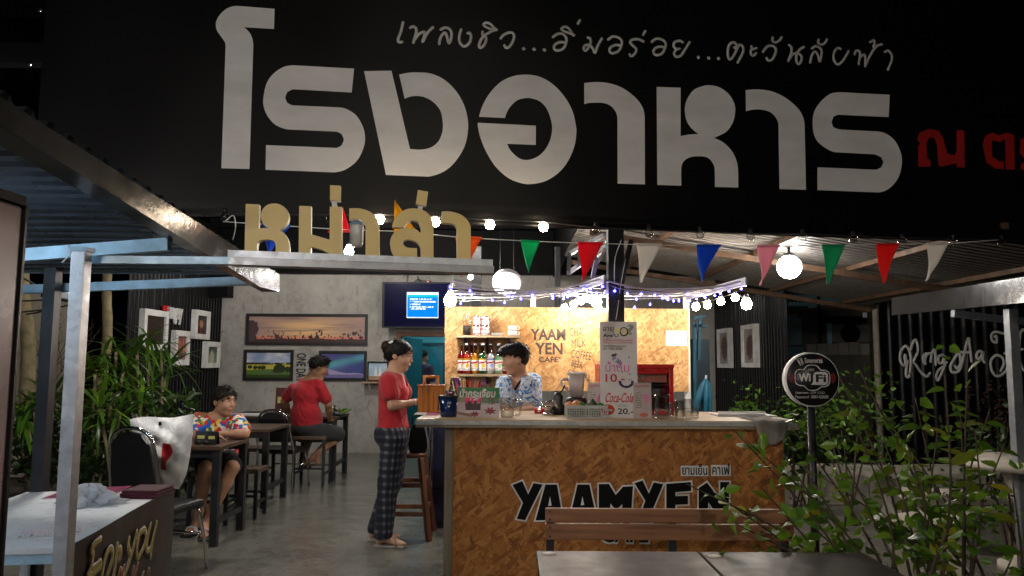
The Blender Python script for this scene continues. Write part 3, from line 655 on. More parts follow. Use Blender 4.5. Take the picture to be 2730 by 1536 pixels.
# ================================================================ gold letters on a steel ledge
LN = Vector((-.135, 1, 0)).normalized(); L0 = Vector((0, 2.98, 0)); LU = Vector((1, .135, 0)).normalized()
def lp(px, py, lift=0): return on(px, py, L0-LN*lift, LN)
def gz(L): return [(560+x/3.22, 460+y/3.22) for x, y in L]
M_GOLD = mat('gold_letter', (.8, .58, .2), .42, 0, .12, 4, .1); M_GOLDS = mat('letter_side', (.72, .66, .5), .5)
GL = [[(306,270),(420,274),(415,480),(470,476),(500,478),(455,440),(437,380),(450,320),(490,280),(545,266),(600,275),(650,310),(675,365),(670,420),(640,465),(600,495),(640,525),(670,580),(680,640),(682,704),(562,700),(562,620),(545,585),(500,575),(440,580),(410,600),(402,640),(402,694),(295,690)],
 [(765,287),(868,289),(866,530),(1027,577),(1028,293),(1132,295),(1132,716),(1060,712),(960,665),(865,638),(865,709),(760,705)],
 [(1030,108),(1120,113),(1117,243),(1030,238)],
 [(1195,308),(1280,308),(1370,335),(1430,390),(1452,450),(1455,734),(1335,730),(1335,470),(1315,425),(1270,400),(1195,405)],
 [(1562,470),(1575,420),(1615,360),(1680,318),(1760,308),(1840,328),(1895,380),(1918,450),(1918,749),(1808,746),(1808,650),(1790,615),(1760,590),(1710,575),(1670,582),(1655,600),(1665,625),(1700,645),(1776,650),(1778,745),(1600,740),(1560,680),(1545,600),(1570,530),(1630,490),(1700,475),(1770,490),(1808,525),(1808,470),(1790,425),(1740,410),(1700,425),(1665,472)],
 [(1785,150),(1872,165),(1855,290),(1765,272)],
 [(1990,335),(2060,335),(2150,360),(2210,410),(2238,470),(2238,757),(2120,753),(2120,480),(2100,450),(2060,435),(1988,430)]]
gs = thing('letter_sign', 'row of thick gold Thai letters standing on a steel ledge', 'sign', lp(960, 690))
for L in GL:
    f = [lp(x, y, .02) for x, y in smooth_poly(gz(L))]
    o = MB().prism(f, LN*.004).build('letter', M_GOLD, gs); MB().prism([p+LN*.0042 for p in f], LN*.03).build('letter_body', M_GOLDS, o)
for a, b in (((1060, 238), (1075, 300)), ((1810, 288), (1800, 312))):
    MB().bar(lp(560+a[0]/3.22, 460+a[1]/3.22-4, 0), lp(560+b[0]/3.22, 460+b[1]/3.22+4, 0), .018).build('spacer', M_WHITEPL, gs)
ld = thing('steel_ledge', 'long grey steel gutter ledge carrying the gold letters', 'ledge', lp(960, 705))
A, Bq = lp(612, 686), lp(1314, 711)
MB().bar(A+Vector((0, .02, -.014)), Bq+Vector((0, .02, -.014)), .075, .028).build('channel', galv('gutter_grey', (.36, .36, .37), .4), ld)
MB().bar(A+Vector((0, -.018, .012)), Bq+Vector((0, -.018, .012)), .006, .025).build('lip', M_GALV, ld)
C2 = lp(236, 690)
MB().bar(C2+Vector((0, .02, -.002)), A+Vector((-.003, .02, -.012)), .04, .028).build('beam', M_BLUESTEEL, ld)
# hanging lamps near the letters
def bulb_socket(px, py, Y, r, label, lit=True, sock=True, em=None):
    c = at(px, py, Y); t = thing('light_bulb', label, 'light bulb', c)
    MB().lathe([(.001, -r), (r*.7, -r*.72), (r, 0), (r*.8, r*.6), (r*.45, r*1.2), (r*.42, r*1.5)], c, 16).build('glass_bulb', (em or E_WHITE) if lit else M_BULB, t)
    if sock: MB().lathe([(r*.46, r*1.45), (r*.5, r*2.2), (r*.3, r*2.6), (.004, r*2.7)], c, 12).build('socket', M_BLKPLASTIC, t)
    return t
bulb_socket(930, 672, 3.5, .022, 'glowing white bulb below the gold letters', em=emis('near_bulb', (1, .93, .82), 120))
wl_ = thing('lantern', 'white plastic jar lantern hanging behind the gold letters', 'lantern', at(950, 655, 3.35))
c = at(950, 660, 3.35); k_ = .6
MB().lathe([(r_*k_, z_*k_) for r_, z_ in [(.005, 0), (.035, .006), (.047, .025), (.05, .08), (.05, .155), (.046, .165)]], c, 18).build('jar', M_WHITEPL, wl_)
MB().lathe([(r_*k_, z_*k_) for r_, z_ in [(.047, .165), (.053, .168), (.053, .175), (.03, .2), (.024, .205)]], c, 18).build('collar', M_BLUESTEEL, wl_)
MB().lathe([(r_*k_, z_*k_) for r_, z_ in [(.024, .205), (.024, .235), (.01, .245), (.004, .26)]], c, 12).build('cap', M_BLKPLASTIC, wl_)

# ================================================================ festoon bulbs along the banner foot
fs = thing('festoon_lights', 'cable of round bulbs strung along the lower edge of the banner', 'string lights', (0, 4.1, 2.1))
KB = [(600,578),(760,580),(880,581),(1012,580),(1160,587),(1306,594),(1449,600),(1588,614),(1730,621),(1866,625),(2001,630),(2140,632),(2275,637),(2405,642),(2541,645),(2670,648)]
def fp(x, y, k=.09): return on(x, y, B0-BN*k, BN)
MB().tube(cat_rom([fp(540, 574, .07)]+[fp(x, y-8, .07) for x, y in KB]+[fp(2760, 644, .07)], 4), .0045, 6).build('cable', M_BLKPLASTIC, fs)
for i, (x, y) in enumerate(KB):
    lit = i in (3, 4, 5, 6); c = fp(x, y+(5 if lit else 0))
    MB().lathe([(.001, -.026), (.018, -.02), (.026, 0), (.02, .016), (.01, .024)], c, 14).build('bulb', E_WARM if lit else M_BULB, fs)
    MB().lathe([(.011, .02), (.0115, .038), (.006, .045)], c, 10).build('socket', M_BLKPLASTIC, fs)

# ================================================================ bunting
def up_(x, y, k=.2): return on(x, y, B0-BN*k, BN)
bu = thing('bunting', 'string of coloured triangular cloth flags under the banner', 'bunting', up_(1500, 650))
MB().tube(cat_rom([up_(x, y) for x, y in ((594,591),(700,598),(800,605),(930,613),(1080,618),(1214,632),(1388,642),(1540,648),(1697,652),(1860,655),(2020,656),(2190,655),(2336,652),(2470,650),(2528,649),(2660,640))], 3), .0025, 5).build('cord', M_WHITEPL, bu)
FL = [((698,598),(774,602),(716,677),'blue',(.01,.13,.68)),((874,618),(934,617),(915,556),'red',(.85,.02,.05)),((1050,620),(1107,611),(1052,538),'yellow',(.85,.5,.01)),((1214,632),(1284,635),(1232,736),'orange',(.85,.22,.04)),
 ((1388,642),(1439,645),(1408,726),'green',(.02,.48,.24)),((1540,648),(1607,649),(1552,748),'red',(.85,.02,.05)),((1697,652),(1763,653),(1712,752),'white',(.82,.79,.74)),((1857,655),(1921,655),(1869,753),'blue',(.01,.13,.68)),
 ((2017,656),(2078,656),(2029,759),'pink',(.98,.5,.6)),((2190,655),(2251,655),(2210,757),'green',(.02,.48,.24)),((2336,652),(2398,652),(2352,754),'red',(.85,.02,.02)),((2470,650),(2528,650),(2476,746),'white',(.82,.79,.74))]
def cloth(name, c):
    if name in MATS: return MATS[name]
    g = G(name); n = g.noise(scale=9, detail=4); g.col(g.ramp(n, [(.3, tuple(x*.85 for x in c)), (.7, c)])); g.set(rough=.85, sheen=.2); g.bump(g.noise(scale=400, detail=2), .2, .001)
    tl = g.n.new('ShaderNodeBsdfTranslucent'); tl.inputs[0].default_value = (*c, 1); mx = g.n.new('ShaderNodeMixShader'); mx.inputs[0].default_value = .5
    g.l.new(g.b.outputs[0], mx.inputs[1]); g.l.new(tl.outputs[0], mx.inputs[2]); g.l.new(mx.outputs[0], g.out.inputs[0]); return g.m
for k, (a, b, c, nm, colr) in enumerate(FL):
    A_, B_, C_ = up_(*a), up_(*b), up_(*c)
    def ff(s, t, A_=A_, B_=B_, C_=C_, k=k):
        p = A_.lerp(B_, s); q = p.lerp(C_, t); return q-BN*(.016*math.sin(s*5+k*1.7)*t+.02*math.sin(t*4+k*2.3)*t)+Vector((0, 0, .004*math.sin(s*7+k)*t))
    f = MB().grid(ff, 6, 10).build('flag', cloth('flag_'+nm+('2' if colr == (.85,.02,.02) else ''), colr), bu, label=nm+' triangular flag', fix=True)
    sm = f.modifiers.new('t', 'SOLIDIFY'); sm.thickness = .0012
    MB().bar(A_-BN*.004, B_-BN*.004, .004, .012).build('hem', f.data.materials[0], f)

# ================================================================ left stall
st = thing('stall_roof', 'low stall roof of dark corrugated sheet with shiny flashing at left', 'stall roof', (-1.9, 2.9, 0))
XS = at(740, 755, 4.05).x
def sx_(px, py): return atx(px, py, XS)
e_far, e_near = sx_(735, 735), sx_(0, 262)
def zs(Y): return e_far.z+(e_near.z-e_far.z)*(Y-e_far.y)/(e_near.y-e_far.y)
MB().prism([sx_(742, 732), sx_(742, 778), sx_(690, 765), sx_(0, 335), sx_(-160, 235), sx_(-160, 160), sx_(0, 262)], (.006, 0, 0)).build('flashing', M_FLASH, st)
MB().prism([sx_(742, 778)+Vector((-.004, 0, -.001)), sx_(-160, 238)+Vector((-.004, 0, 0)), sx_(-160, 238)+Vector((-.09, 0, .0)), sx_(742, 778)+Vector((-.09, 0, -.001))], (0, 0, .004)).build('eave_strip', M_FLASH, st)
mb = MB(); y = 1.6; k = 0; prof = []
while y < 4.05: prof += [(y, 0), (y+.028, 0), (y+.04, .018), (y+.068, .018), (y+.08, 0)]; y += .095
xs = [-3.6, -3.0, -2.4, -1.8, XS-.01]; vs = [(X, y, zs(y)+.012+d) for X in xs for y, d in prof]; m = len(prof)
mb._add(vs, [(j*m+i, j*m+i+1, (j+1)*m+i+1, (j+1)*m+i) for j in range(len(xs)-1) for i in range(m-1)]).build('sheet', mat('blue_grey_sheet', (.09, .1, .12), .3, .5, .3, 4), st)
MB().bar(at(-60, 690, 3.0), at(452, 652, 3.0), .04, .05).build('purlin', M_BLUESTEEL, st)
a_, b_ = at(-40, 776, 4.0), at(690, 748, 4.0)
MB().bar(a_, b_, .04, .045).build('purlin', M_BLUESTEEL, st)
pt = at(232, 690, 2.74); MB().box((pt.x-.024, 2.68, 0), (pt.x+.024, 2.73, pt.z+.02), bev=.003).build('post', M_GALV, st)
MB().box((pt.x-.03, 2.68, pt.z+.02), (pt.x+.03, 2.735, pt.z+.035)).build('cap_plate', M_BLUESTEEL, st)
MB().tube(cat_rom([at(600, 590, 3.4), at(622, 575, 3.4), at(628, 605, 3.4), at(620, 640, 3.4)], 5), .0025, 6).build('cable_tie', M_WHITEPL, st)
MB().tube(cat_rom([at(180, 655, 2.9), at(188, 675, 2.9), at(166, 700, 2.9)], 4), .003, 6).build('cable_tie', M_WHITEPL, st)
# near pillar at the left edge of the view
cbx = thing('display_cabinet', 'plum coloured tall cabinet cut off at the left edge', 'cabinet', (at(50, 900, 1.6).x-.25, 1.4, 0))
_x = at(52, 900, 1.6).x; _z = at(52, 552, 1.6).z
MB().box((_x-.5, 1.2, 0), (_x-.004, 1.592, _z), bev=.01).build('carcass', mat('plum_laminate', (.62, .45, .48), .3, 0, .25, 2), cbx)
MB().box((_x-.03, 1.5925, 0), (_x, 1.6, _z+.004)).build('edge_strip', M_BLKPLASTIC, cbx); MB().box((_x-.5, 1.19, _z+.0005), (_x, 1.592, _z+.02)).build('top_board', M_BLKPLASTIC, cbx)
# ================================================================ bar counter
YF = 4.85
def cf(px, py, d=0): return at(px, py, YF-d)
zt = at(1600, 1121, YF-.06).z; zt0 = at(1600, 1135, YF-.06).z
ct = thing('bar_counter', 'chipboard bar counter with a big black and white painted name', 'counter', (.9, 5.2, 0))
x0, x1 = cf(1208, 1300).x, cf(2092, 1300).x
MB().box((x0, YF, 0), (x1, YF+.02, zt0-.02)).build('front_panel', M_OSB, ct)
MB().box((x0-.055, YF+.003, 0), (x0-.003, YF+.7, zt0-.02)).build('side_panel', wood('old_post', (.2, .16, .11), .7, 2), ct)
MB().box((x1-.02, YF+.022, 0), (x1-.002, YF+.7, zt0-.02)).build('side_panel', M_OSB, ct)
xa, xb = at(1108, 1128, YF-.06).x, at(2134, 1130, YF-.06).x
MB().box((xa, YF-.05, zt0-.018), (xb, YF+.86, zt)).build('worktop', M_PLY, ct)
MB().box((xa-.002, YF-.066, zt0), (xb+.002, YF-.0502, zt-.006)).build('edge_trim', galv('trim', (.5, .5, .48), .5), ct)
def zz(L, s=2.683, ox=1180, oy=1100): return [(ox+x/s, oy+y/s) for x, y in L]
def offset_poly(P, d):
    P = [Vector((p[0], p[1])) for p in P]; n = len(P); A = sum(P[i].x*P[(i+1) % n].y-P[(i+1) % n].x*P[i].y for i in range(n)); sg = 1 if A > 0 else -1; out = []
    for i in range(n):
        a, b, c = P[i-1], P[i], P[(i+1) % n]; e1 = (b-a).normalized(); e2 = (c-b).normalized()
        n1 = Vector((e1.y, -e1.x))*sg; n2 = Vector((e2.y, -e2.x))*sg; m = (n1+n2)
        if m.length < .3: m = n1
        m.normalize(); k = min(2.0, 1/max(.3, m.dot(n1))); out.append(tuple(b+m*d*k))
    return out
YA = [[(500,518),(570,490),(612,585),(650,505),(715,515),(590,770),(530,760),(575,645)], [(735,515),(818,515),(862,770),(800,770),(795,715),(760,715),(745,770),(665,770)], [(965,515),(1050,515),(1105,770),(1045,770),(1035,715),(985,715),(970,770),(905,770)],
 [(1117,512),(1190,510),(1238,590),(1290,530),(1362,527),(1345,770),(1280,770),(1285,655),(1240,700),(1200,650),(1195,770),(1117,770)], [(1372,505),(1430,485),(1475,580),(1510,500),(1578,512),(1470,770),(1400,770),(1450,630)],
 [(1600,510),(1775,497),(1778,560),(1665,570),(1665,598),(1755,595),(1755,655),(1665,660),(1665,700),(1785,700),(1785,765),(1600,770)], [(1832,540),(1890,500),(1985,620),(1985,497),(2050,497),(2045,770),(1985,770),(1900,640),(1895,770),(1832,770)]]
HO = {1: [(768,600),(780,665),(755,668)], 2: [(1000,600),(1013,660),(988,665)]}
for i, L in enumerate(YA):
    w = MB().prism([cf(*p, .002+.0004*(i % 2)) for p in zz(offset_poly(L, 11))], (0, -.002, 0)).build('letter_outline', M_WHITE, ct)
    MB().prism([cf(*p, .005) for p in zz(L)], (0, -.002, 0)).build('letter', M_BLACK, ct)
    if i in HO: MB().prism([cf(*p, .0075) for p in zz(HO[i])], (0, -.0012, 0)).build('letter_gap', M_WHITE, ct)
U, V = Vector((1, 0, 0)), Vector((0, 0, 1))
def px_text(name, s, m, parent, box, Y, th=.0015, lift=.001, **k):
    """text filling photo box (x0,y0,x1,y1) on the upright plane y=Y"""
    a, b = at(box[0], box[3], Y), at(box[2], box[1], Y)
    return text(name, s, m, parent, a, U, V, h=b.z-a.z, w=b.x-a.x, th=th, lift=lift, **k)
for s, bx in (('ยามเย็น', (1818, 1237, 1885, 1266)), ('คาเฟ่', (1899, 1235, 1945, 1266))):
    MB().box(cf(bx[0]-3, bx[3]+3, .002), cf(bx[2]+3, bx[1]+5, .004)).build('sticker', M_WHITE, ct); px_text('thai_lettering', s, M_BLACK, ct, bx, YF-.005, off=.012)
px_text('letter_outline', "CAFE'", M_WHITE, ct, (1598, 1392, 1742, 1451), YF-.001, off=.05); px_text('letter', "CAFE'", M_BLACK, ct, (1603, 1397, 1737, 1446), YF-.004, off=.02)
# cloth over the right end
M_RAG = cloth('grey_rag', (.45, .41, .36)); ra = at(2010, 1118, YF-.08); rb = at(2102, 1118, YF-.08)
def ragf(s, t):
    x = ra.x+(rb.x-ra.x)*s
    if t < .4: return Vector((x, YF+.28-.36*t/.4, zt+.006+.004*math.sin(s*9+t*14)))
    q = (t-.4)/.6; return Vector((x+(.5-s)*.06*q, YF-.085-.006*math.sin(s*12), zt+.004-q*(.115+.03*math.sin(s*3.3))))
r_ = MB().grid(ragf, 16, 14).build('dish_cloth', M_RAG, None, 'grey cloth draped over the right end of the bar counter', 'cloth'); r_.modifiers.new('t', 'SOLIDIFY').thickness = .004

# ================================================================ chipboard back wall of the bar
YB = 7.2
def bb(px, py, d=0): return at(px, py, YB-d)
bw = thing('bar_back_board', 'chipboard back wall of the bar with painted drink names', 'wall panel', (.5, YB, 0))
p1, p2, p3 = bb(1186, 817), bb(1836, 824), bb(1836, 1043)
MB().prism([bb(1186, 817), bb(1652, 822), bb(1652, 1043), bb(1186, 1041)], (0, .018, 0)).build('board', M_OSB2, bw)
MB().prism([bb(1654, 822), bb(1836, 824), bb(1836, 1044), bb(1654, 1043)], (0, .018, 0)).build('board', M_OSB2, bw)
for px in (1200, 1420, 1832): MB().box((bb(px, 900).x-.02, YB+.02, 0), (bb(px, 900).x+.03, YB+.06, bb(px, 790).z)).build('stud', M_WHITE, bw)
M_INK = mat('brown_ink', (.075, .05, .045), .6)
px_text('letter', 'YAAM', M_INK, bw, (1414, 877, 1508, 907), YB, off=.03); px_text('letter', 'YEN', M_INK, bw, (1426, 914, 1500, 945), YB, off=.03); px_text('letter', "CAFE'", M_INK, bw, (1436, 952, 1492, 966), YB, off=.025)
def slant_text(s, a, b, h, Y=YB, **k):
    A, B = at(*a, Y), at(*b, Y); u = (B-A); w = u.length; u.normalize(); v = Vector((-u.z, 0, u.x))
    return text('menu_lettering', s, M_INK, bw, A, u, v, h=h*Y/FPX, w=w, th=.0012, **k)
slant_text('ITALIAN SODA', (1514, 869), (1591, 853), 14); slant_text('CHA', (1519, 898), (1554, 897), 24); slant_text('MILK', (1524, 926), (1563, 925), 21)
slant_text('COFFEE', (1522, 953), (1575, 961), 21); slant_text('BEER', (1522, 976), (1552, 983), 17); slant_text('COCKTAIL', (1512, 1000), (1573, 1017), 17)
MB().box(bb(1776, 922, .003), bb(1831, 882, .001)).build('paper_notice', mat('paper', (.8, .79, .76), .7), None, 'white paper notice pinned on the right of the chipboard wall', 'notice')
MB().box((bb(1186, 0).x, YB-.5, 0), (bb(1836, 0).x, YB-.03, bb(1500, 1092).z), bev=.01).build('back_cabinet', mat('navy_cabinet', (.012, .016, .05), .4), None, 'dark navy cabinet under the chipboard back wall', 'cabinet')
# shelves
def shelf(xa, xb, y, label, br):
    a, b = bb(xa, y, .15), bb(xb, y, .15); t = thing('wall_shelf', label, 'shelf', ((a.x+b.x)/2, YB-.1, a.z))
    MB().box((a.x, YB-.19, a.z), (b.x, YB-.002, a.z+.02)).build('plank', M_PLY, t)
    for px in br:
        x = bb(px, y, .05).x; MB().prism([(x-.012, YB-.001, a.z-.002), (x-.012, YB-.16, a.z-.002), (x-.012, YB-.15, a.z-.02), (x-.012, YB-.035, a.z-.14), (x-.012, YB-.001, a.z-.15)], (.024, 0, 0)).build('bracket', M_BLKPLASTIC, t)
    return a.z+.0205
zs1 = shelf(1215, 1386, 900, 'upper chipboard shelf with cans and mugs on the back wall', (1242, 1300, 1357))
zs2 = shelf(1222, 1372, 1003, 'lower chipboard shelf lined with syrup bottles on the back wall', (1244, 1300, 1357))
M_CLEAR = glass('clear_glass', (.96, .97, .96), .32, .04); M_CLEAR2 = glass('clear_plastic', (.86, .86, .86), .45, .12)
YS = YB-.1
def sx(px): return at(px, 900, YS).x
t = thing('glass_jar', 'clear jar of dark coffee at the left of the upper shelf', 'jar', (sx(1245), YS, zs1))
MB().lathe([(.036, 0), (.04, .01), (.043, .1), (.042, .17), (.036, .19), (.038, .2)], (sx(1245), YS, zs1), 18).build('jar', M_CLEAR, t)
MB().lathe([(.034, .006), (.038, .09), (.001, .095)], (sx(1245), YS, zs1), 16).build('coffee', mat('coffee', (.03, .015, .008), .7), t)
def canf(Ua, Va): 
    b = (Va > .55) & (np.sin(Ua*40) > -.2) & (fbm(Ua, Va, 9, 6, 2) > .42)
    return put((np.full_like(Ua, .9), np.full_like(Ua, .86), np.full_like(Ua, .84)), b | (np.abs(Va-.1) < .05), (.75, .08, .12))
def wrap_print(name, c, r, h, fn, m, parent, nx=48, ny=20, a0=0, a1=2*math.pi):
    o = picture(name, c, (1, 0, 0), (0, 0, 1), nx, ny, fn, m, parent)
    b = BASE[o.name]; c = Vector(c)-b
    for v in o.data.vertices:
        s = (v.co-c).x; z = (v.co-c).z; a = a0+(a1-a0)*s-math.pi
        v.co = c+Vector((r*math.sin(a), -r*math.cos(a), z*h))
    for p in o.data.polygons: p.use_smooth = True
    return o
PR = printed('label_print', .4)
nm = ('lower left', 'lower right', 'upper left', 'upper right')
for i, (px, k) in enumerate(((1272, 0), (1295, 0), (1272, 1), (1295, 1))):
    c = (sx(px), YS, zs1+k*.0905); t = thing('milk_can', 'red and white milk can, %s of the four stacked on the upper shelf' % nm[i], 'can', c, 'milk cans on the upper shelf')
    MB().lathe([(.0, .0005), (.037, .0005), (.039, .003), (.039, .006), (.0375, .007), (.0375, .083), (.039, .084), (.039, .089), (.036, .089), (.036, .086), (.0, .086)], c, 20).build('tin', M_CHROME, t)
    wrap_print('paper_label', (c[0], c[1], c[2]+.008), .0382, .074, canf, PR, t)
t = thing('saucer_stack', 'small stack of white saucers on the upper shelf', 'saucers', (sx(1325), YS, zs1))
for k in range(3): MB().lathe([(.0, .002), (.03, .0), (.055, .01), (.057, .013), (.03, .005), (.0, .005)], (sx(1325), YS, zs1+k*.006), 20).build('saucer', M_WHITEPL, t)
for i, (px, dz, lb) in enumerate(((1366, 0, 'white mug with small dots, lower of two stacked on the shelf'), (1366, .0475, 'white mug with small dots, upper of two stacked on the shelf'))):
    c = (sx(px), YS, zs1+dz); t = thing('mug', lb, 'mug', c)
    MB().lathe([(.0, .001), (.034, .001), (.042, .008), (.043, .043), (.04, .046), (.039, .012), (.0, .008)], c, 20).build('cup', M_WHITEPL, t)
    MB().tube(cat_rom([Vector((c[0]+.04, c[1]-.01, c[2]+.036)), Vector((c[0]+.062, c[1]-.012, c[2]+.032)), Vector((c[0]+.06, c[1]-.012, c[2]+.014)), Vector((c[0]+.04, c[1]-.01, c[2]+.011))], 4), .005, 8).build('handle', M_WHITEPL, t)
# syrup bottles
BOT = [(1231, 0, (.5, .02, .03), 'red', 'red syrup bottle at the left end of the lower shelf'), (1245, -.04, (.62, .12, .06), 'coral', 'coral syrup bottle with a yellow fruit label, second from left'), (1257, .045, (.6, .3, .1), 'amber', 'amber bottle half hidden behind the coral bottle'), (1268, -.02, (.75, .42, .04), 'orange', 'orange juice syrup bottle beside the green bottle'),
       (1281, .045, (.6, .6, .5), 'pale', 'pale bottle peeking out behind the green bottle'), (1288, -.04, (.03, .25, .06), 'green', 'dark green syrup bottle with a white and yellow label'), (1309, -.03, (.7, .7, .68), 'clear', 'clear syrup bottle between the green and mint bottles'), (1330, -.03, (.45, .62, .45), 'mint', 'pale mint syrup bottle near the barman'), (1351, -.01, (.5, .02, .04), 'dark_red', 'dark red bottle behind the head of the barman')]
def labf(seed, acc):
    def f(Ua, Va):
        C = (np.full_like(Ua, .93), np.full_like(Ua, .91), np.full_like(Ua, .88))
        C = put(C, (Va > .62+.15*(Ua-.5)) & (Va < .74+.15*(Ua-.5)), (.8, .1, .1)); C = put(C, ((Ua-.62)/.16)**2+((Va-.42)/.2)**2 < 1, acc)
        C = put(C, (Va < .2) & (fbm(Ua, Va, 30, 12, seed) > .55), (.3, .2, .2)); return put(C, (Va > .85), tuple(x*.8 for x in acc))
    return f
for i, (px, dy, c3_, nm_, lb) in enumerate(BOT):
    c = (sx(px), YS+dy, zs2); t = thing('syrup_bottle', lb, 'bottle', c, 'syrup bottles on the lower shelf')
    MB().lathe([(.0, .0005), (.034, .0005), (.036, .006), (.036, .15), (.033, .165), (.018, .19), (.013, .205), (.013, .262), (.015, .264), (.015, .27), (.012, .272)], c, 18).build('bottle_glass', glass('bottle_'+nm_, tuple(.35+.6*x for x in c3_), .25, .05), t)
    MB().lathe([(.0, .004), (.033, .004), (.0345, .01), (.0345, .145), (.031, .162), (.015, .188), (.0, .189)], c, 16).build('syrup', mat('syrup_'+nm_, c3_, .15, 0, .1, 5, 0), t)
    MB().lathe([(.0145, .262), (.0155, .264), (.0155, .278), (.0, .28)], c, 14).build('cap', M_WHITEPL if i % 2 else M_CHROME, t)
    wrap_print('paper_label', (c[0], c[1], c[2]+.03), .0365, .11, labf(i, [(.9, .75, .2), (.9, .7, .1), (.9, .6, .2), (.95, .8, .2), (.9, .9, .5), (.95, .8, .1), (.6, .65, .9), (.6, .85, .6), (.8, .2, .2)][i]), PR, t, 40, 30, math.pi-1.25, math.pi+1.25)

# ================================================================ things on the counter
ZT = zt+.0005
def onc(px, Y): return Vector((at(px, 1100, Y).x, Y, ZT))
PAPER = printed('board_print', .35)
def board(name, label, cat, box, Y, lean, fn, nx, ny, th=.006):
    """upright printed board: photo box at depth Y, leaning back a little"""
    a, b = at(box[0], box[3], Y), at(box[2], box[1], Y); h = b.z-ZT
    t = thing(name, label, cat, ((a.x+b.x)/2, Y, ZT)); v = Vector((0, lean, h)); u = Vector((b.x-a.x, 0, 0)); o = Vector((a.x, Y, ZT))
    nn = u.cross(v).normalized()
    MB().prism([o, o+u, o+u+v, o+v], -nn*th).build('backing_board', M_WHITEPL, t)
    picture('print', o+nn*.0012, u, v, nx, ny, fn, PAPER, t)
    bk = o+u*.5-nn*th; MB().prism([bk+v*.6, bk+Vector((0, .09, 0)), bk+Vector((0, .1, 0)), bk+v*.66], (.02, 0, 0)).build('easel_strut', M_WHITEPL, t)
    def tx(s, m, bx, off=0.0, name='lettering', **k):
        x0_, y0_, x1_, y1_ = bx; q = o+u*x0_+v*y0_+nn*.0016
        return text(name, s, m, t, q, u, v, h=v.length*(y1_-y0_), w=u.length*(x1_-x0_), th=.0008, off=off, **k)
    return t, tx
M_RED = mat('red_print', (.55, .015, .035), .45); M_PINK = mat('pink_print', (.75, .12, .4), .45); M_OLIVE = mat('yellow_print', (.75, .68, .2), .5); M_GREYT = mat('grey_print', (.25, .25, .27), .5); M_NAVY = mat('navy_print', (.03, .03, .09), .45)
def rosf(Ua, Va):
    n = fbm(Ua, Va, 5, 5, 3); base = lerp3((.62, .55, .57), (.78, .72, .74), n)
    bg = lerp3((.25, .38, .2), (.62, .55, .45), np.clip(fbm(Ua, Va, 8, 5, 5)*1.6-.3, 0, 1)); C = put(base, (Va > .5-.03*Ua) & (Va < .74), bg)
    C = put(C, Va > .72-.12*np.clip(Ua-.3, 0, 1), (.13, .42, .2))
    gx = (Ua-.375); gl_ = np.abs(gx) < .2-.06*(.68-Va)
    C = put(C, gl_ & (Va > .16) & (Va < .68), (.75, .7, .74)); C = put(C, gl_ & (Va > .24) & (Va < .56), (.2, .03, .09)); C = put(C, gl_ & (Va > .46) & (Va < .66) & (fbm(Ua, Va, 14, 10, 8) > .45), (.82, .15, .38))
    for cx_, cy_, r_x, r_y in ((.42, .11, .1, .09), (.78, .22, .13, .12)):
        d = ((Ua-cx_)/r_x)**2+((Va-cy_)/r_y)**2; a = np.arctan2(Va-cy_, Ua-cx_); C = put(C, d < .75+.4*np.sin(a*7), (.42, .05, .12)); C = put(C, (d < .4) & (fbm(Ua, Va, 40, 40, 9) > .55), (.7, .2, .28))
    return put(C, (np.abs(Va-(.1+.25*(.2-Ua))) < .05) & (Ua < .35), (.52, .36, .28))
t, tx = board('price_board', 'small roselle juice board with a green top on the counter', 'price board', (1218, 1034, 1332, 1118), 4.98, .02, rosf, 110, 80)
tx('น้ำกระเจี๊ยบ', M_WHITE, (.045, .665, .885, .965), .03, shear=.15); tx('น้ำกระเจี๊ยบ', M_RED, (.05, .67, .88, .96), .0, shear=.15); tx('แก้วละ', mat('green_print', (.1, .3, .2), .5), (.46, .45, .7, .54)); tx('15.-', M_NAVY, (.74, .43, .95, .63), .01, shear=.1)
def tallf(Ua, Va):
    n = fbm(Ua, Va, 3, 8, 4); C = lerp3((.8, .78, .78), (.87, .85, .85), n)
    def seg(ax, ay, bx_, by_, w): 
        dx, dy = bx_-ax, by_-ay; tt = np.clip(((Ua-ax)*dx+(Va-ay)*dy)/(dx*dx+dy*dy), 0, 1); return np.hypot(Ua-ax-tt*dx, (Va-ay-tt*dy)*2.6) < w
    C = put(C, seg(.34, .645, .42, .655, .035), (.22, .2, .4)); C = put(C, seg(.4, .61, .5, .58, .07) & (fbm(Ua, Va, 18, 30, 6) > .42), (.5, .5, .68)); C = put(C, seg(.5, .55, .7, .42, .16) & (fbm(Ua, Va, 20, 36, 7) > .58), (.52, .48, .66))
    C = put(C, (np.abs(np.hypot((Ua-.7)/.17, (Va-.375)/.055)-1) < .22) & (Va < .385), (.18, .18, .32)); C = put(C, seg(.62, .6, .78, .63, .02) & (fbm(Ua, Va, 40, 60, 8) > .5), (.25, .25, .3))
    C = put(C, ((Ua-.2)/.18)**2+((Va-.085)/.055)**2 < 1, (.78, .25, .08)); return C
t, tx = board('price_board', 'tall grey price board with drink prices in front of the column', 'price board', (1601, 858, 1698, 1116), 5.0, .012, tallf, 70, 180)
tx('อายุ', M_BLACK, (.08, .882, .37, .945), 0); tx('20', M_OLIVE, (.41, .885, .55, .935), .02); tx("Are'U", M_BLACK, (.08, .838, .5, .872), .02); tx('O', M_BLACK, (.53, .845, .77, .945), .04); tx('O', M_OLIVE, (.56, .858, .735, .935), .0, lift=.0022); tx('?', M_GREYT, (.74, .865, .92, .97), .02)
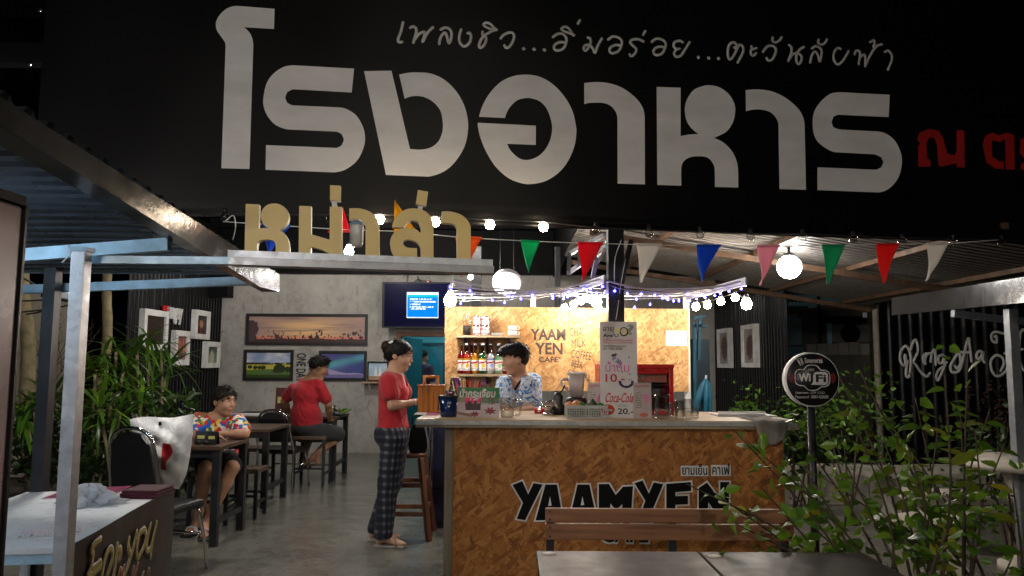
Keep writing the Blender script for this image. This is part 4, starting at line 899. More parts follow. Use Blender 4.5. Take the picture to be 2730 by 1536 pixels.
tx('ร้านเป็นขายเครื่องดื่มแอลกอฮอล์', M_RED, (.08, .795, .88, .82)); tx('ที่เด็กและเยาวชน อายุต่ำกว่า 20ปี', M_RED, (.08, .766, .88, .79)); tx('ขายเครื่องดื่มแอลกอฮอล์', M_BLACK, (.08, .736, .7, .76)); tx('เวลา 17.00น.-24.00น.', M_BLACK, (.08, .706, .62, .73))
tx('น้ำดื่ม', M_PINK, (.14, .475, .78, .585)); tx('10.-', M_RED, (.14, .37, .66, .455), .01); tx('Coca-Cola', M_RED, (.11, .16, .86, .26), .01, shear=.25); tx('แก้วละ', M_GREYT, (.46, .115, .72, .148)); tx('20.-', M_BLACK, (.46, .04, .88, .1), .01); tx('Fanta', M_WHITE, (.07, .07, .32, .1), .03)
def menuf(s):
    def f(Ua, Va):
        C = lerp3((.64, .58, .58), (.74, .68, .68), fbm(Ua, Va, 3, 4, s)); rows = (np.sin(Va*90) > .2) & (Va > .25) & (Va < .78) & (Ua > .1) & (Ua < .45) & (fbm(Ua, Va, 22, 22, s+1) > .4); C = put(C, rows, (.5, .5, .35))
        C = put(C, ((Ua-.7)/.22)**2+((Va-.55)/.14)**2 < fbm(Ua, Va, 6, 6, s+2)*1.6, (.8, .5, .65)); return put(C, ((Ua-.55)/.25)**2+((Va-.1)/.06)**2 < 1, (.75, .4, .35))
    return f
for (bx, lb, s) in (((1568, 1020, 1615, 1104), 'small menu card left of the tall price board', 11), ((1690, 1021, 1737, 1116), 'small menu card right of the tall price board', 23)):
    t, tx = board('menu_card', lb, 'menu', bx, 5.06 if s == 11 else 4.97, .02, menuf(s), 40, 80, .003); tx('เมนูเครื่องดื่ม', M_RED, (.1, .86, .85, .95))
# grey basket of fruit
M_BASK = mat('grey_basket', (.4, .41, .4), .45)
ba, bq = onc(1512, 4.95), onc(1621, 4.95); hb = .082; BD = .2
t = thing('plastic_basket', 'grey perforated plastic basket of fruit on the counter', 'basket', ((ba.x+bq.x)/2, 5.05, ZT))
def lat(p, u, w, h, nx, ny):
    mb = MB(); u = Vector(u); n = u.cross(Vector((0, 0, 1)))*.002
    ry = [.0, .016, .03, .044, .058, h]; 
    for z0_, z1_ in ((0, .008), (.0185, .0225), (.033, .037), (.0475, .0515), (.062, h)): mb.obox(p+u*w/2+Vector((0, 0, (z0_+z1_)/2)), u*w/2, n, (0, 0, (z1_-z0_)/2))
    k = int(w/.0145)
    for i in range(k+1): mb.obox(p+u*(w*i/k)+Vector((0, 0, .0351)), u*.0028, n*.98, (0, 0, .0272))
    return mb
o1 = Vector((ba.x, 4.95, ZT)); wB = bq.x-ba.x
for p, u, w in ((o1, (1, 0, 0), wB), (o1+Vector((0, BD, 0)), (1, 0, 0), wB), (o1+Vector((0, .003, 0)), (0, 1, 0), BD-.006), (o1+Vector((wB, .003, 0)), (0, 1, 0), BD-.006)): lat(p, u, w, hb, 0, 0).build('side', M_BASK, t)
MB().box(o1+Vector((.003, .003, .0005)), o1+Vector((wB-.003, BD-.003, .004))).build('bottom', M_BASK, t)
M_ORANGE = mat('orange_peel', (.62, .25, .1), .45, 0, .2, 20, .3, 250); M_LIME = mat('lime_peel', (.06, .2, .03), .35, 0, .4, 20, .2, 200); M_AVO = mat('dark_fruit', (.05, .08, .03), .45, 0, .4, 20, .4, 150)
for i, (px, dy, r, m, nm_, lb) in enumerate(((1519, .05, .03, M_ORANGE, 'tomato', 'pinkish tomato at the left end of the fruit basket'), (1534, .04, .031, M_ORANGE, 'tomato', 'pinkish tomato at the front of the fruit basket'), (1540, .12, .033, M_ORANGE, 'tomato', 'highest pinkish tomato in the fruit basket'), (1551, .06, .028, M_LIME, 'lime', 'round green lime beside the tomatoes in the basket'), (1580, .08, .034, M_AVO, 'avocado', 'dark green avocado in the middle of the basket'), (1602, .06, .026, M_LIME, 'lime', 'green lime at the right end of the basket'))):
    c = Vector((onc(px, 5.0).x, 4.95+dy, ZT+.06+r*.6)); q = MB().ball(c, (r, r, r*.86), 16)
    if nm_ == 'avocado': q.lathe([(r*.6, r*.5), (r*.4, r*.95), (r*.2, r*1.2), (.0, r*1.25)], c, 14)
    else: q.lathe([(.006, r*.8), (.004, r*.95), (.0, r*.97)], c, 8)
    q.build(nm_, m, None, lb, 'fruit' if nm_ != 'tomato' else 'tomato')
fb = MB()
for i in range(16): fb.ball((o1.x+.02+random.random()*(wB-.04), o1.y+.03+random.random()*(BD-.06), ZT+.026), .021, 10)
fb.build('fruit_pile', M_LIME, None, 'green limes filling the bottom of the grey basket', 'fruit', kind='stuff')
# blender
c = onc(1537, 5.35); t = thing('blender', 'tall blender with a cloudy plastic jug behind the fruit basket', 'blender', c)
MB().lathe([(.085, 0), (.085, .03), (.07, .1), (.065, .115), (.0, .116)], c, 20).build('base', M_BLKPLASTIC, t)
M_JUG = mat('cloudy_plastic', (.42, .35, .33), .3, 0, .08)
jt = at(1537, 992, 5.35).z-ZT
def sq(r0, r1, z0_, z1_, m, nm_):
    mb = MB(); vs = []; n = 24
    for r, z in ((r0, z0_), (r1, z1_)):
        for k in range(n):
            a = 2*math.pi*k/n; e = 1/max(abs(math.cos(a)), abs(math.sin(a)))**.6; vs.append(c+Vector((r*e*math.cos(a), r*e*math.sin(a), z)))
    mb._add(vs, [(k, (k+1) % n, n+(k+1) % n, n+k) for k in range(n)], 0, True)._add(vs[:n], [tuple(range(n))])._add(vs[n:], [tuple(range(n))]); return mb.build(nm_, m, t)
sq(.042, .06, .117, jt-.02, M_JUG, 'jug'); sq(.062, .064, jt-.0195, jt, mat('cloudy_lid', (.6, .53, .5), .3), 'lid')
MB().tube(cat_rom([c+Vector((-.058, 0, jt-.05)), c+Vector((-.1, 0, jt-.055)), c+Vector((-.098, 0, .2)), c+Vector((-.05, 0, .16))], 3), .009, 8).build('handle', M_JUG, t)
# blue bucket
c = onc(1196, 5.02); h_ = at(1196, 1054, 5.02).z-ZT
t = thing('bucket', 'dark blue clear ice bucket with a black rim at the counter end', 'bucket', c)
MB().lathe([(.0, .001), (.05, .001), (.053, .006), (.064, h_-.012)], c, 22).build('body', mat('blue_plastic', (.006, .02, .09), .15, 0, .3, 14, .0), t)
MB().lathe([(.062, h_-.014), (.069, h_-.012), (.069, h_), (.0, h_+.002)], c, 22).build('rim', M_BLKPLASTIC, t)
MB().tube(cat_rom([c+Vector((-.066, -.01, h_-.01)), c+Vector((-.06, -.05, h_*.6)), c+Vector((-.066, -.035, h_*.32))], 4), .004, 6).build('bail', M_BLKPLASTIC, t)
c2 = c+Vector((.01, .0, h_+.0025)); t = thing('plastic_tub', 'clear tub of pink sweets on the lid of the blue bucket', 'tub', c2)
MB().lathe([(.0, .0005), (.03, .0005), (.033, .03), (.034, .031)], c2, 18).build('tub', M_CLEAR2, t); MB().lathe([(.0, .002), (.028, .002), (.029, .013), (.0, .015)], c2, 14).build('sweets', M_PINK, t)
# measuring jug
c = onc(1352, 5.0); h_ = at(1352, 1060, 5.0).z-ZT
t = thing('measuring_jug', 'clear measuring jug half full of water beside the roselle board', 'jug', c)
MB().lathe([(.0, .001), (.04, .001), (.043, .008), (.046, h_-.01), (.05, h_)], c, 24).build('jug', glass('jug_plastic', (.9, .9, .88), .5, .1), t)
MB().lathe([(.0, .003), (.038, .003), (.042, h_*.55), (.0, h_*.55+.001)], c, 20).build('water', glass('water', (.86, .88, .86), .2, .02), t)
MB().tube(cat_rom([c+Vector((.046, 0, h_-.02)), c+Vector((.085, -.01, h_-.02)), c+Vector((.08, -.01, .02)), c+Vector((.044, 0, .015))], 4), .007, 8).build('handle', M_CLEAR2, t)
# lacquered wooden box
b1 = onc(1113, 5.45); b2 = onc(1184, 5.45); hz = at(1150, 1026, 5.45).z-ZT
t = thing('wooden_box', 'varnished wooden carrying box with a turned handle at the counter corner', 'box', ((b1.x+b2.x)/2, 5.5, ZT))
k = 5
for i in range(k): MB().box((b1.x+(b2.x-b1.x)*i/k+.001, 5.45, ZT), (b1.x+(b2.x-b1.x)*(i+1)/k-.001, 5.465, ZT+hz-.012), bev=.003).build('slat', M_BOXWOOD, t)
MB().box((b1.x+.002, 5.467, ZT), (b2.x-.002, 5.62, ZT+hz-.013)).build('carcass', M_BOXWOOD, t); MB().box((b1.x-.006, 5.443, ZT+hz-.0118), (b2.x+.006, 5.63, ZT+hz), bev=.004).build('lid', M_BOXWOOD, t)
MB().box((b1.x+.05, 5.444, ZT+hz-.05), (b1.x+.065, 5.4495, ZT+hz-.014)).build('clasp', mat('brass', (.45, .32, .12), .3, .9), t)
for px in (1130, 1166): q = onc(px, 5.52); MB().lathe([(.012, hz), (.014, hz+.01), (.008, hz+.02), (.012, hz+.035), (.01, hz+.05)], Vector((q.x, 5.52, ZT)), 12).build('spindle', M_BOXWOOD, t)
MB().tube([(onc(1126, 5.52).x, 5.52, ZT+hz+.055), (onc(1170, 5.52).x, 5.52, ZT+hz+.055)], .011, 10).build('handle', M_BOXWOOD, t)
# thermos, straws, cups
c = onc(1213, 5.3); t = thing('thermos', 'black vacuum flask behind the roselle board', 'flask', c); hh_ = at(1213, 1006, 5.3).z-ZT
MB().lathe([(.0, 0), (.04, 0), (.042, .01), (.042, hh_-.07), (.03, hh_-.05)], c, 18).build('body', M_BLKPLASTIC, t); MB().lathe([(.034, hh_-.052), (.036, hh_-.045), (.034, hh_-.005), (.0, hh_)], c, 16).build('cap', M_BLKPLASTIC, t)
c = onc(1248, 5.25); t = thing('straw_tin', 'tin packed with colourful drinking straws behind the roselle board', 'straws', c)
MB().lathe([(.0, 0), (.07, 0), (.07, .17), (.068, .17), (.068, .01), (.0, .01)], c, 20).build('tin', M_CHROME, t)
SC_ = [(.5, .02, .05), (.75, .3, .05), (.02, .02, .02), (.25, .05, .4), (.8, .65, .3), (.45, .03, .03)]
for i in range(30):
    a = random.random()*6.28; r = .06*math.sqrt(random.random()); p = c+Vector((r*math.cos(a), r*math.sin(a), .012)); q = p+Vector((.03*math.cos(a)*r/.06+(r*math.cos(a))*.4, .01, .215+random.uniform(-.02, .02)))
    MB().tube([p, q], .0036, 6).build('straw', mat('straw_%d' % (i % 6), SC_[i % 6], .35), t)
c = onc(1290, 5.3); t = thing('plastic_cup', 'clear plastic cup behind the corner of the roselle board', 'cup', c); MB().lathe([(.0, .0005), (.028, .0005), (.036, .2), (.039, .203)], c, 18).build('cup', M_CLEAR2, t); MB().lathe([(.034, .15), (.0365, .15), (.0375, .165), (.035, .165)], c, 18).build('band', M_WHITEPL, t)
# pitcher and glass mugs
c = onc(1765, 5.0); h_ = at(1765, 1052, 5.0).z-ZT; t = thing('glass_pitcher', 'clear glass pitcher standing before the red fridge', 'pitcher', c)
MB().lathe([(.0, .002), (.042, .002), (.046, .01), (.05, h_*.55), (.046, h_*.8), (.05, h_), (.047, h_), (.043, h_*.8), (.046, h_*.5), (.041, .014), (.0, .012)], c, 24).build('body', M_CLEAR, t)
MB().tube(cat_rom([c+Vector((-.048, 0, h_-.02)), c+Vector((-.092, -.01, h_-.04)), c+Vector((-.085, -.01, .04)), c+Vector((-.046, 0, .03))], 4), .007, 8).build('handle', M_CLEAR, t)
for i, (px, Y, r, h_, lb) in enumerate(((1796, 5.02, .027, .1, 'upturned glass beside the glass pitcher'), (1811, 4.99, .028, .115, 'tall glass between the pitcher and the beer mugs'), (1834, 5.0, .031, .125, 'faceted glass beer mug near the right of the glasses'), (1853, 5.05, .024, .07, 'short glass at the right end of the glasses'))):
    c = onc(px, Y); t = thing('drinking_glass', lb, 'glass', c, 'glasses on the counter')
    MB().lathe([(.0, .001), (r*.9, .001), (r, .008), (r*1.08, h_), (r*.98, h_), (r*.9, .014), (.0, .012)], c, 12).build('glass_body', M_CLEAR, t); MB().lathe([(r*.92, h_*.48), (r*1.09, h_*.48), (r*1.1, h_*.52), (r*.93, h_*.52)], c, 12).build('ring', M_CLEAR, t)
# red display fridge
M_REDP = mat('red_enamel', (.55, .012, .012), .3); f0, f1_ = onc(1603, 5.3).x, onc(1797, 5.3).x; zf = at(1700, 971, 5.3).z
t = thing('display_fridge', 'red framed glass door drinks fridge behind the tall price board', 'fridge', ((f0+f1_)/2, 5.5, ZT))
for nm_, lo, hi in (('side', (f0, 5.3, ZT), (f0+.028, 5.68, zf-.03)), ('side', (f1_-.028, 5.3, ZT), (f1_, 5.68, zf-.03)), ('top', (f0-.004, 5.29, zf-.0295), (f1_+.004, 5.69, zf)), ('base', (f0+.029, 5.3, ZT), (f1_-.029, 5.68, ZT+.03)), ('door_rail', (f0+.029, 5.302, zf-.065), (f1_-.029, 5.33, zf-.03)), ('back', (f0+.029, 5.66, ZT+.031), (f1_-.029, 5.678, zf-.031))):
    MB().box(lo, hi, bev=.004 if nm_ != 'back' else 0).build(nm_, M_REDP if nm_ != 'back' else mat('fridge_liner', (.5, .52, .5), .5), t)
MB().box((f0+.03, 5.31, ZT+.032), (f1_-.03, 5.316, zf-.067)).build('door_glass', M_CLEAR, t)
zc = at(1700, 1006, 5.3).z; MB().box((f0+.035, 5.36, zc-.035), (f1_-.035, 5.365, zc+.04)).build('header_card', mat('salmon_card', (.6, .2, .15), .5), t)
text('lettering', 'Coca-Cola', M_WHITE, t, (onc(1645, 5.36).x, 5.359, zc-.012), U, V, h=.042, w=.19, th=.001, shear=.25)
for z in (ZT+.12, ZT+.2): MB().box((f0+.032, 5.4, z), (f1_-.032, 5.65, z+.006)).build('shelf', M_CHROME, t)
# small kitchen bits
c = onc(1462, 5.25); t = thing('hand_juicer', 'chrome lever juicer standing beside the barman', 'juicer', c)
MB().lathe([(.0, 0), (.04, 0), (.04, .012), (.02, .02), (.0, .02)], c, 16).build('base', M_CHROME, t); MB().tube(cat_rom([c+Vector((-.07, 0, .02)), c+Vector((-.03, 0, .075)), c+Vector((.03, 0, .09)), c+Vector((.06, 0, .05))], 5), .009, 8).build('lever', M_CHROME, t); MB().lathe([(.0, .018), (.018, .02), (.034, .05), (.036, .062), (.0, .05)], c, 16).build('bowl', M_CHROME, t)
c = onc(1488, 5.3); t = thing('coffee_grinder', 'black coffee grinder left of the blender', 'grinder', c)
MB().lathe([(.045, 0), (.045, .06), (.03, .075), (.036, .12), (.02, .15), (.0, .152)], c, 18).build('body', M_BLKPLASTIC, t); MB().tube([c+Vector((0, 0, .14)), c+Vector((.03, 0, .165)), c+Vector((.045, 0, .2))], .006, 8).build('crank', M_BLKPLASTIC, t)
MB().box(onc(1425, 5.4), onc(1470, 5.55)+Vector((0, 0, .035)), bev=.006).build('red_tray', M_REDP, None, 'red plastic tray lying behind the chrome juicer', 'tray')
t = thing('notepad', 'open white order pad at the left corner of the counter', 'notepad', onc(1130, 5.25))
MB().box(onc(1104, 5.2), onc(1140, 5.36)+Vector((0, 0, .006))).build('pages', MATS['paper'], t); MB().box(onc(1141, 5.2), onc(1172, 5.36)+Vector((0, 0, .005))).build('cover', M_PINK, t)
t = thing('white_tray', 'shallow white tray at the right end of the counter', 'tray', onc(1980, 5.2)); 
MB().box(onc(1915, 5.2), onc(2040, 5.45)+Vector((0, 0, .008)), bev=.003).build('bottom', M_WHITEPL, t)
for lo, hi in ((onc(1915, 5.2), onc(2040, 5.2)+Vector((0, .008, .02))), (onc(1915, 5.442), onc(2040, 5.45)+Vector((0, 0, .02)))): MB().box(lo, hi).build('rim', M_WHITEPL, t)
# ================================================================ lit rack over the bar: steel arms, cables, blue LEDs, bulbs
M_LED0 = M_WHITEPL
rk = thing('light_rack', 'steel arms and white cables wound with blue fairy lights above the bar', 'light rack', (.6, 6.3, 2.0))
ARM = [(bb(1192, 800), at(1208, 744, 5.5)), (bb(1490, 786), at(1612, 744, 5.5)), (bb(1831, 792), at(1990, 750, 5.5))]
for a, b in ARM: MB().bar(a, b, .012, .06).build('arm', mat('led_tinted_steel', (.55, .55, .62), .4, .3), rk)  # purple tint of the LED light is put into the steel colour
fp_ = [bb(1831, 792), bb(1490, 786), bb(1192, 800)]
leds = []
for j, tt in enumerate((.08, .3, .52, .72, .93)):
    pts = []
    for k in range(2):
        p, q = ARM[k][0].lerp(ARM[k][1], tt), ARM[k+1][0].lerp(ARM[k+1][1], tt)
        for i in range(9):
            s = i/8; m_ = p.lerp(q, s); m_.z -= (.02+.016*j*(.5+.5*math.sin(j*5+k)))*4*s*(1-s)-.01; pts.append(m_)
    MB().tube(pts, .005 if j % 2 else .0075, 6).build('cable', M_WHITEPL if j != 2 else M_BLKPLASTIC, rk)
    pts2 = [p+Vector((0, .01*math.sin(i*2.1), -.012-.02*abs(math.sin(i*1.3+j)))) for i, p in enumerate(pts)]
    MB().tube(cat_rom(pts2, 3), .0022, 5).build('fairy_wire', M_WHITEPL, rk)
    for i in range(1, len(pts2)-1, 2 if j % 2 else 3): leds.append(pts2[i]+Vector((random.uniform(-.05, .05), 0, -.02)))
for k in range(3):
    for i in range(7): leds.append(ARM[k][0].lerp(ARM[k][1], (i+.5)/7)+Vector((random.uniform(-.02, .02), 0, -.045)))
for px, py in ((1692, 821), (1733, 812), (1766, 795), (1810, 803), (1540, 790), (1578, 785), (1612, 780)): leds.append(at(px, py, 6.9))
for p in leds:
    o = MB().ball(p, .0095, 8).build('led', E_LED, rk); MB().tube([p+Vector((0, 0, .008)), p+Vector((.004, 0, .026))], .004, 6).build('led_cap', M_WHITEPL, o)
def festoon(label, pts, Y, lit, big=()):
    t = thing('bulb_string', label, 'string lights', at(pts[0][0], pts[0][1], Y))
    P = [at(x, y-11, Y) for x, y in pts]; MB().tube(cat_rom(P, 4), .004, 6).build('cable', M_BLKPLASTIC, t)
    for i, (x, y) in enumerate(pts):
        c = at(x, y, Y); r = .048 if i in big else .033  # bulbs enlarged so that their size stands in for bloom
        MB().lathe([(.001, -r), (r*.72, -r*.72), (r, 0), (r*.76, r*.66), (r*.45, r*1.05)], c, 14).build('bulb', E_WHITE if i in big else E_WARM, t); MB().lathe([(r*.5, r), (r*.5, r*1.7), (r*.2, r*1.9)], c, 10).build('socket', M_BLKPLASTIC, t)
festoon('cluster of glowing bulbs above the painted drink names', [(1505, 822), (1530, 812), (1549, 803), (1571, 797), (1590, 806), (1597, 826)], 6.85, 1, (4,))
festoon('row of glowing bulbs right of the chipboard wall', [(1855, 818), (1886, 813), (1922, 804), (1960, 794), (1990, 811)], 6.6, 1, (4,))
bulb_socket(1200, 802, 6.7, .055, 'brilliant bulb at the left corner of the chipboard wall'); bulb_socket(1255, 739, 6.6, .022, 'small bright bulb under the end of the steel ledge')
ov = thing('oval_sign', 'glowing round white lightbox sign hanging over the bar', 'sign', at(1350, 787, 6.8))
oc = at(1351, 752, 6.8); ax = Vector((0, -.78, -.62)).normalized()
MB().lathe([(.0, -.03), (.115, -.03), (.13, -.015), (.13, .015), (.115, .03), (.0, .03)], oc, 36, ax).build('case', M_WHITEPL, ov)
MB().lathe([(.0, .031), (.118, .031), (.118, .034), (.0, .034)], oc, 36, ax).build('face', E_OVAL, ov)
upv = Vector((0, -.62, .78)).normalized()
blue = mat('blue_print', (.02, .04, .4), .4)
text('lettering', 'CAFE', blue, ov, oc+ax*.035-upv*.09+Vector((-.075, 0, 0)), (1, 0, 0), upv, h=.045, w=.15, th=.001, off=.02)
for s in (-.06, .06): MB().tube([oc+Vector((s, 0, .12)), oc+Vector((s, .1, .7))], .004, 6).build('hanger', M_BLKPLASTIC, ov)
for px, w in ((1270, .12), (1487, .07)): MB().box((at(px, 780, 9.5).x-w/2, 9.5, 0), (at(px, 780, 9.5).x+w/2, 9.6, 2.85), bev=.005).build('steel_post', M_BLACKSTEEL, None, 'black steel post behind the bar %s' % ('near the oval sign' if px < 1400 else 'beside the bulb cluster'), 'post')
# folded teal parasols and timber stacked right of the bar
tp = thing('folded_parasol', 'folded teal parasol leaning in the corner right of the bar', 'parasol', at(1868, 1110, 7.6))
def par(px0, y0, px1, y1, Y, r0, r1, t, m):
    a, b = at(px0, y0, Y), at(px1, y1, Y)
    for k in range(5):
        an = k*1.256; d = Vector((math.cos(an), math.sin(an)*.6, 0)); MB().tube(cat_rom([a+d*r0, a.lerp(b, .5)+d*(r0+r1)*.6, b+d*r1], 5), [.006, .02, .03, .03, .032, .034, .03, .028, .025, .02, .008], 7).build('canopy_fold', m, t)
M_TARP = mat('teal_canvas', (.01, .12, .2), .55, 0, .4, 10)
par(1882, 1010, 1868, 1112, 7.6, .01, .09, tp, M_TARP); MB().tube([at(1883, 1000, 7.6), at(1868, 1200, 7.6)], .012).build('pole', M_GALV, tp)
rk2 = thing('teal_frame', 'teal painted timber frame stacked against the right of the bar', 'frame stack', at(1868, 1200, 8.3))
for a, b in (((1852, 860), (1852, 1110)), ((1866, 850), (1862, 960)), ((1850, 848), (1880, 842)), ((1850, 868), (1886, 870)), ((1836, 1010), (1840, 1110))): MB().bar(at(*a, 8.3), at(*b, 8.3), .05, .03).build('batten', M_TARP, rk2)
MB().box(at(1845, 1200, 8.4), at(1888, 905, 8.45)).build('panel', mat('dark_teal2', (.006, .03, .05), .5), rk2)

# ================================================================ television
TY = 11.7
tv = thing('television', 'wall mounted flat television showing a blue message box', 'television', at(1105, 872, TY))
a, b = at(1024, 871, TY), at(1200, 757, TY)
tvu = Vector((b.x-a.x, .0, 0)); tvv = Vector((0, -.05, b.z-a.z)); tvn = tvu.cross(tvv).normalized()
MB().prism([a-tvu*.035-tvv*.03, a+tvu*1.035-tvv*.03, a+tvu*1.035+tvv*1.03, a-tvu*.035+tvv*1.03], -tvn*.05).build('case', M_BLKPLASTIC, tv)
def tvf(Ua, Va):
    C = lerp3((.03, .03, .12), (.05, .055, .2), Ua*.6+Va*.4); bx = (Ua > .345) & (Ua < .83) & (Va > .2) & (Va < .8); u_, v_ = (Ua-.345)/.485, (Va-.2)/.6
    C = put(C, bx, (.0, .5, .95)); C = put(C, bx & (v_ > .8), (.0, .72, .78)); C = put(C, bx & ((v_ > .9) | (v_ < .05) | (u_ < .02) | (u_ > .98)), (.9, .97, 1.))
    for k, w in ((.72, .7), (.62, .82), (.53, .36), (.44, .74), (.35, .5)): C = put(C, bx & (np.abs(v_-k) < .03) & (u_ > .1) & (u_ < .1+w) & (fbm(Ua, Va, 60, 30, 3) > .38), (.85, .95, 1.))
    return C
picture('screen', a+tvn*.002, tvu, tvv, 128, 84, tvf, printed('screen_print', .12, .7, .6), tv)
MB().box((a.x+.3, TY+.05, a.z+.15), (a.x+.6, YW-.001, a.z+.45)).build('wall_bracket', M_BLACKSTEEL, tv)
pb = thing('power_strip', 'black power strip with a red switch light above the television', 'power strip', at(1135, 752, YW-.05))
c = at(1133, 752, YW-.05); MB().obox(c, (.1, 0, 0), (0, .02, 0), (0, 0, .022), bev=.008).build('body', M_BLKPLASTIC, pb); MB().obox(c+Vector((.05, -.022, 0)), (.013, 0, 0), (0, .003, 0), (0, 0, .009)).build('switch', emis('red_led', (1, .03, .06), 2), pb)
for p in ([(1088, 732), (1085, 745), (1086, 757)], [(1112, 735), (1118, 748), (1126, 752)], [(1126, 748), (1112, 746), (1100, 757)]): MB().tube(cat_rom([at(x, y, YW-.04) for x, y in p], 4), .007, 6).build('cord', M_BLKPLASTIC, pb)

# ================================================================ pictures on the plaster wall
M_FRAME = mat('black_frame', (.015, .013, .013), .4); PIC = printed('picture_print', .35)
def framed(label, box, Y, fn, nx, ny, fw=.045, m=None, n=(0, -1, 0), name='framed_picture'):
    a, b = at(box[0], box[3], Y), at(box[2], box[1], Y); t = thing(name, label, 'picture', ((a.x+b.x)/2, Y, a.z)); d = .03
    for lo, hi in (((a.x, Y-d, a.z), (b.x, Y-.001, a.z+fw)), ((a.x, Y-d, b.z-fw), (b.x, Y-.001, b.z)), ((a.x, Y-d, a.z+fw), (a.x+fw, Y-.001, b.z-fw)), ((b.x-fw, Y-d, a.z+fw), (b.x, Y-.001, b.z-fw))): MB().box(lo, hi).build('frame_bar', m or M_FRAME, t)
    picture('print', (a.x+fw, Y-d*.5, a.z+fw), (b.x-a.x-2*fw, 0, 0), (0, 0, b.z-a.z-2*fw), nx, ny, lambda a_, b_: tuple(np.clip(q_, 0, 1)**.72 for q_ in fn(a_, b_)), PIC, t); return t
def sunf(Ua, Va):
    s = np.exp(-((Ua-.5)/.3)**2-((Va-.5)/.4)**2); n = fbm(Ua, Va, 3, 14, 1); C = lerp3((.55, .42, .4), (.95, .7, .42), np.clip(s*.9+n*.5-.2, 0, 1)); C = lerp3(C, (.38, .28, .3), np.clip((fbm(Ua, Va, 2.5, 11, 5)-.5)*3, 0, .7))
    C = put(C, Va < .22, (.78, .36, .3)); C = lerp3(C, (.92, .62, .35), np.clip(s*(Va < .3)*.8, 0, 1))
    tr = (Va < .1+.08*fbm(Ua, Va*0, 12, 1, 2)) | (fbm(Ua, Va, 70, 9, 3) > .42+Va*.55+.1*np.sin(Ua*19)) & (Va < .5); C = put(C, tr, (.17, .11, .12)); C = put(C, (((Ua)/.09)**2+((Va-.45)/.42)**2 < 1.1*fbm(Ua, Va, 30, 8, 7)+.4) & (Va < .9), (.2, .14, .15)); return C
framed('long framed sunset picture with dark tree silhouettes on the plaster wall', (655, 838, 982, 920), YW, sunf, 180, 44)
def fldf(Ua, Va):
    C = lerp3((.45, .53, .72), (.86, .86, .9), np.clip(fbm(Ua, Va, 4, 5, 4)*2-.5, 0, 1)); C = put(C, Va < .56, (.72, .66, .2)); C = put(C, (Va < .3+.06*Ua), (.24, .36, .13)); C = put(C, Va < .12, (.13, .2, .07))
    tr = (np.abs(Va-.56) < .04) & (fbm(Ua, Va, 16, 10, 3) > .35); C = put(C, tr, (.1, .13, .08)); b = np.zeros_like(Ua, bool)
    for cx_, cy_, r in ((.08, .42, .05), (.2, .4, .05), (.3, .4, .05), (.38, .4, .06), (.75, .36, .13), (.7, .3, .1), (.95, .33, .08)): b |= ((Ua-cx_)/r)**2+((Va-cy_)/(r*1.5))**2 < .6+.8*fbm(Ua, Va, 26, 20, 6)
    C = put(C, b, (.1, .14, .06)); return put(C, (np.abs(Va-.17) < .025) & (Ua > .4) & (Ua < .8), (.25, .26, .24))
framed('framed picture of a yellow field under a cloudy blue sky', (649, 933, 784, 1014), YW, fldf, 100, 60)
def aurf(Ua, Va):
    n = fbm(Ua, Va, 3, 3, 8); C = lerp3((.27, .25, .5), (.12, .17, .42), np.clip(Ua+n*.4-.2, 0, 1)); d = Va-(.42+.45*Ua); C = lerp3(C, (.25, .62, .62), np.clip(np.exp(-(d/.16)**2)*.9*(.6+n), 0, 1)); d2 = Va-(.25+.7*Ua); C = lerp3(C, (.3, .45, .72), np.clip(np.exp(-(d2/.1)**2)*.6*n*2, 0, 1))
    C = put(C, Va < .36-.22*Ua+.03*np.sin(Ua*9), (.58, .52, .72)); C = put(C, Va < .12+.04*fbm(Ua, Va, 5, 5, 2), (.36, .32, .56)); C = put(C, (((Ua-.07)/.12)**2+((Va-.14)/.05)**2 < 1), (.25, .2, .45)); return C
framed('framed picture of green and blue northern lights over snow', (849, 936, 979, 1015), YW, aurf, 100, 60)
lt = thing('wall_lettering', 'black upright capital letters ONE DAY between two pictures', 'lettering', at(804, 1010, YW))
a = at(818, 942, YW); text('letter', 'ONE DAY', M_FRAME, lt, a+Vector((-.155, -.004, 0)), (0, 0, -1), (1, 0, 0), h=.15, w=.44, th=.006, off=.01)
sh = thing('altar_shelf', 'thin wall shelf holding a small silver framed picture', 'shelf', at(1005, 1018, YW))
a, b = at(968, 1018, YW-.1), at(1040, 1018, YW-.1); MB().box((a.x, YW-.2, a.z-.02), (b.x, YW-.001, a.z)).build('plank', M_PLY, sh)
for x in (a.x+.08, b.x-.08): MB().prism([(x, YW-.001, a.z-.021), (x, YW-.17, a.z-.021), (x, YW-.001, a.z-.14)], (.02, 0, 0)).build('bracket', M_WHITE, sh)
def tmpf(Ua, Va):
    C = lerp3((.45, .6, .75), (.8, .86, .9), fbm(Ua, Va, 4, 4, 2)); b = np.zeros_like(Ua, bool)
    for cx_ in (.38, .62): b |= (np.abs(Ua-cx_) < .11*(1-(Va-.2)/.65)) & (Va > .2) & (Va < .85)
    C = put(C, b, (.93, .9, .84)); return put(C, Va < .22, lerp3((.6, .3, .25), (.55, .6, .4), fbm(Ua, Va, 9, 6, 5)))
t = framed('small silver framed temple picture standing on the wall shelf', (979, 964, 1037, 1017), YW-.1, tmpf, 60, 50, .025, M_CHROME)
